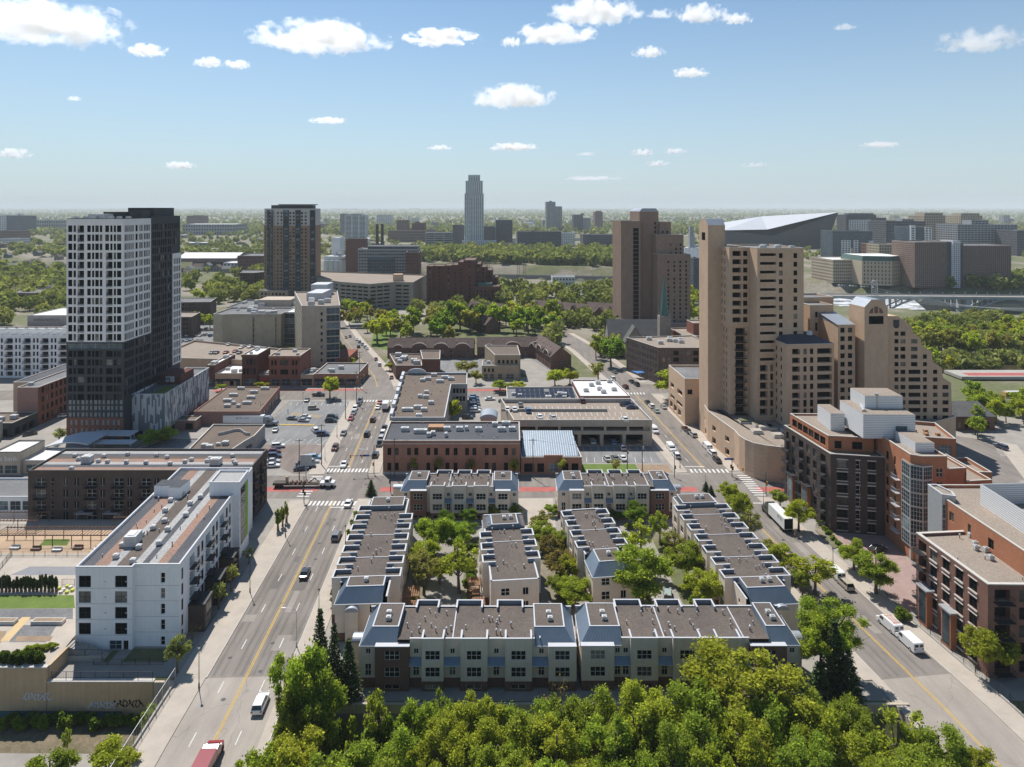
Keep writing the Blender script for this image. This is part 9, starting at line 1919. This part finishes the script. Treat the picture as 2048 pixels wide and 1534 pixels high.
    fence([(-83.6,128.5),(-77.2,128.5)],1.8,'black stair railing beside the white apartments',name='stair_railing',z=0.3)
    for nm,P,m in(('patio_bed',[(-76.8,128),(-75.6,128),(-75.6,131.4),(-76.8,131.4)],GRD),('patio_bed',[(-73.2,128),(-64.8,128),(-64.8,132),(-73.2,132)],GRD),('patio_paving',[(-83.4,123.4),(-64.6,123.4),(-64.6,126.8),(-96,126.8)],A_pave)): struct(sheet(nm,P,.03 if nm!='patio_paving' else .025,m))
    B=Bldg('pavilion_building','low white glass-fronted pavilion at the left end of the dark brown wing','pavilion',(-140,190,0)); B.vol(rect(-165,-130.3,186,199),0,6.2,W_white,{0:[(2.9,5.4,[(1+i*3.4,3.9+i*3.4,'cw2') for i in range(10)])]},RF_grey,.4,TRIM); B.finish()
    for i in range(6): x,y=G(30+i*42,1098+(i%3)*2,z); mb=MB(); mb.box(x-1.1,x+1.1,y-.45,y+.45,2.92,3.0,0,True); mb.box(x-1.1,x+1.1,y-.45,y-.35,2.5,2.92); mb.box(x-1.1,x+1.1,y+.35,y+.45,2.5,3.4); tag(mb.build('bench',[W_brown2 if i%2 else STEEL]),'patio bench under the long terrace pergola','bench','benches under the pergola')
terrace()
# lots, lawns, yards
DIRT2=roofmat('rough_scrub_soil',(.1,.09,.05),(.2,.16,.11),.25)
def grounds():
    s=lambda nm,P,m,z=.012: struct(sheet(nm,P,z,m))
    s('trench_floor',[(-230,60),(-58,60),(-58,120.5),(-230,121)],DIRT2,-6.47); s('gravel_track',[(-230,112.5),(-60,111),(-60,114.5),(-230,116)],A_pave,-6.45)
    s('parking_lot',[(-98.5,247),(-64,247),(-67.5,301),(-98.5,302)],A_lot); s('brown_lot',[(-69.5,219),(-66,219),(-65.2,246.6),(-90,246.6),(-90,236),(-70,219)],A_lotb)
    mb=MB()
    for i in range(11): x=-96+i*2.7; mb.quad((x,247.6,.03),(x+.15,247.6,.03),(x+.9,252.2,.03),(x+.75,252.2,.03)); mb.quad((x,295,.03),(x+.15,295,.03),(x-.7,300,.03),(x-.85,300,.03))
    for i in range(10): mb.quad((-70.5,258+i*3.2,.03),(-65.8,259.6+i*3.2,.03),(-65.8,259.75+i*3.2,.03),(-70.5,258.15+i*3.2,.03))
    struct(mb.build('bay_marking',P_wht)); mb=MB()
    for i in range(12): x=-92+i*1.15; mb.quad((x,281.5-i*.35,.032),(x+.35,281.5-i*.35,.032),(x+1.6,285-i*.35,.032),(x+1.25,285-i*.35,.032))
    for i in range(10): mb.quad((-97.5,256+i*4.5,.03),(-97.3,256+i*4.5,.03),(-97.3,259+i*4.5,.03),(-97.5,259+i*4.5,.03))
    mb.obox((-84.5,268.5),(1,-.05),7,.5,.02,.16); struct(mb.build('yellow_marking',P_yel))
    s('courtyard_drive',[(-22,133),(-8.5,133),(-8,186.5),(-22.5,186.5)],A_pave,.014); s('courtyard_drive',[(27,136),(40,136),(40,186),(25,186)],A_pave,.014); s('garage_drive',[(2.4,176),(11.6,176),(12,200.5),(2,200.5)],A_side,.016); s('garden_walk',[(8.5,146),(14,146),(11,176),(4.5,176)],GRD,.014)
    s('courtyard_grass',[(-22.4,140),(-18.6,140),(-20,180),(-23,180)],GRD,.018); s('courtyard_grass',[(-11.5,140),(-8.5,140),(-8.2,176),(-11,176)],GRD,.018); s('courtyard_grass',[(27,140),(30.5,140),(29,180),(25,180)],GRD,.018); s('courtyard_grass',[(37,140),(41,140),(40,180),(36,180)],GRD,.018)
    s('small_lawn',[(22.8,220),(41.5,220),(41,227.5),(22.6,227.5)],LAWN,.016); s('bare_bed',[(41.8,220),(52,220),(51.5,227),(41.4,227)],DIRT,.016); s('under_ramp_lot',[(22.8,228.5),(50.5,228.5),(49.8,244.3),(22,244.3)],A_lot,.014)
    mb=MB()
    for i in range(9): x=25+i*2.75; mb.quad((x,229,.03),(x+.14,229,.03),(x+.5,233.6,.03),(x+.36,233.6,.03)); mb.quad((x,239.5,.03),(x+.14,239.5,.03),(x+.3,244,.03),(x+.16,244,.03))
    struct(mb.build('bay_marking',P_wht))
    s('brick_forecourt',[(84,143.8),(86,143.8),(96,160),(96.2,176.8),(83,179),(82.6,160)],A_pink,.02); s('forecourt_drive',[G(1600,1105),G(1650,1090),G(1850,1265),G(1815,1285)],A_side,.018); s('side_lawn',[G(1828,1272),G(1842,1262),G(1866,1292),G(1852,1300)],LAWN,.022); s('planting_bed',[G(1632,1046),G(1660,1064),G(1682,1092),G(1668,1098),G(1630,1062)],GRD,.17)
    s('park_lawn',[(-88,425),(-70,405),(-78,470),(-100,500)],LAWN,.02); s('hedge_strip',[(-95,372),(-84,372),(-105,428),(-118,428)],GRD,.02); s('estate_yard',[(-70,350),(-20,352),(22,352),(30,385),(-70,386)],A_lot,.012)
    s('estate_drive',[(10,336),(26,336),(20,358),(8,395),(2,395),(4,362)],A_pave,.016); s('riverside_car_park',[(-95,520),(-60,500),(-50,560),(-95,585)],A_pave,.02); s('tower_lot',[(-330,720),(-240,720),(-235,790),(-345,790)],A_pave,.02)
    s('clinic_lot',[(-255,405),(-190,405),(-190,520),(-250,520)],A_lot,.015); s('right_road',[(124,172),(140,172),(175,250),(158,262)],A_road,.02); s('right_path',[(142,172),(146,172),(182,246),(177,250)],A_side,.03)
    mb=MB(); mb.box(X2(1905,345),X2(2110,345),338,352,.6,2.0,0,True); mb.quad((X2(1925,345),340,2.01),(X2(2110,345),340,2.01),(X2(2110,345),346,2.01),(X2(1925,345),346,2.01),1); tag(mb.build('channel_bridge',[W_conc,A_red]),'flat road bridge with a red lane over the brown channel','bridge')
    s('island_path',[(196,470),(204,470),(290,395),(300,400),(330,380),(320,372),(285,385)],A_pave,.03)
    B=Bldg('restaurant_building','small dark-roofed brick house behind the orange block beside the road','house',(X2(1950,262),262,0)); P=[(X2(1908,262),262),(X2(1990,262),262),(X2(1990,262),276),(X2(1908,262),276)]; B.vol(P,0,5.5,W_brown2,{0:[(.8,3.2,cols(15,5,1.4,.8))]},RF_dark,0); mb=MB(); x0,x1=P[0][0],P[1][0]; xm=(x0+x1)/2; mb.quad((x0-.4,261.6,5.4),(x1+.4,261.6,5.4),(x1-2,269,9.4),(x0+2,269,9.4)); mb.quad((x1+.4,276.4,5.4),(x0-.4,276.4,5.4),(x0+2,269,9.4),(x1-2,269,9.4)); mb.poly([(x0-.4,276.4,5.4),(x0-.4,261.6,5.4),(x0+2,269,9.4)]); mb.poly([(x1+.4,261.6,5.4),(x1+.4,276.4,5.4),(x1-2,269,9.4)]); B.part('hipped_roof',mb,[RF_slate]); B.finish()
grounds()
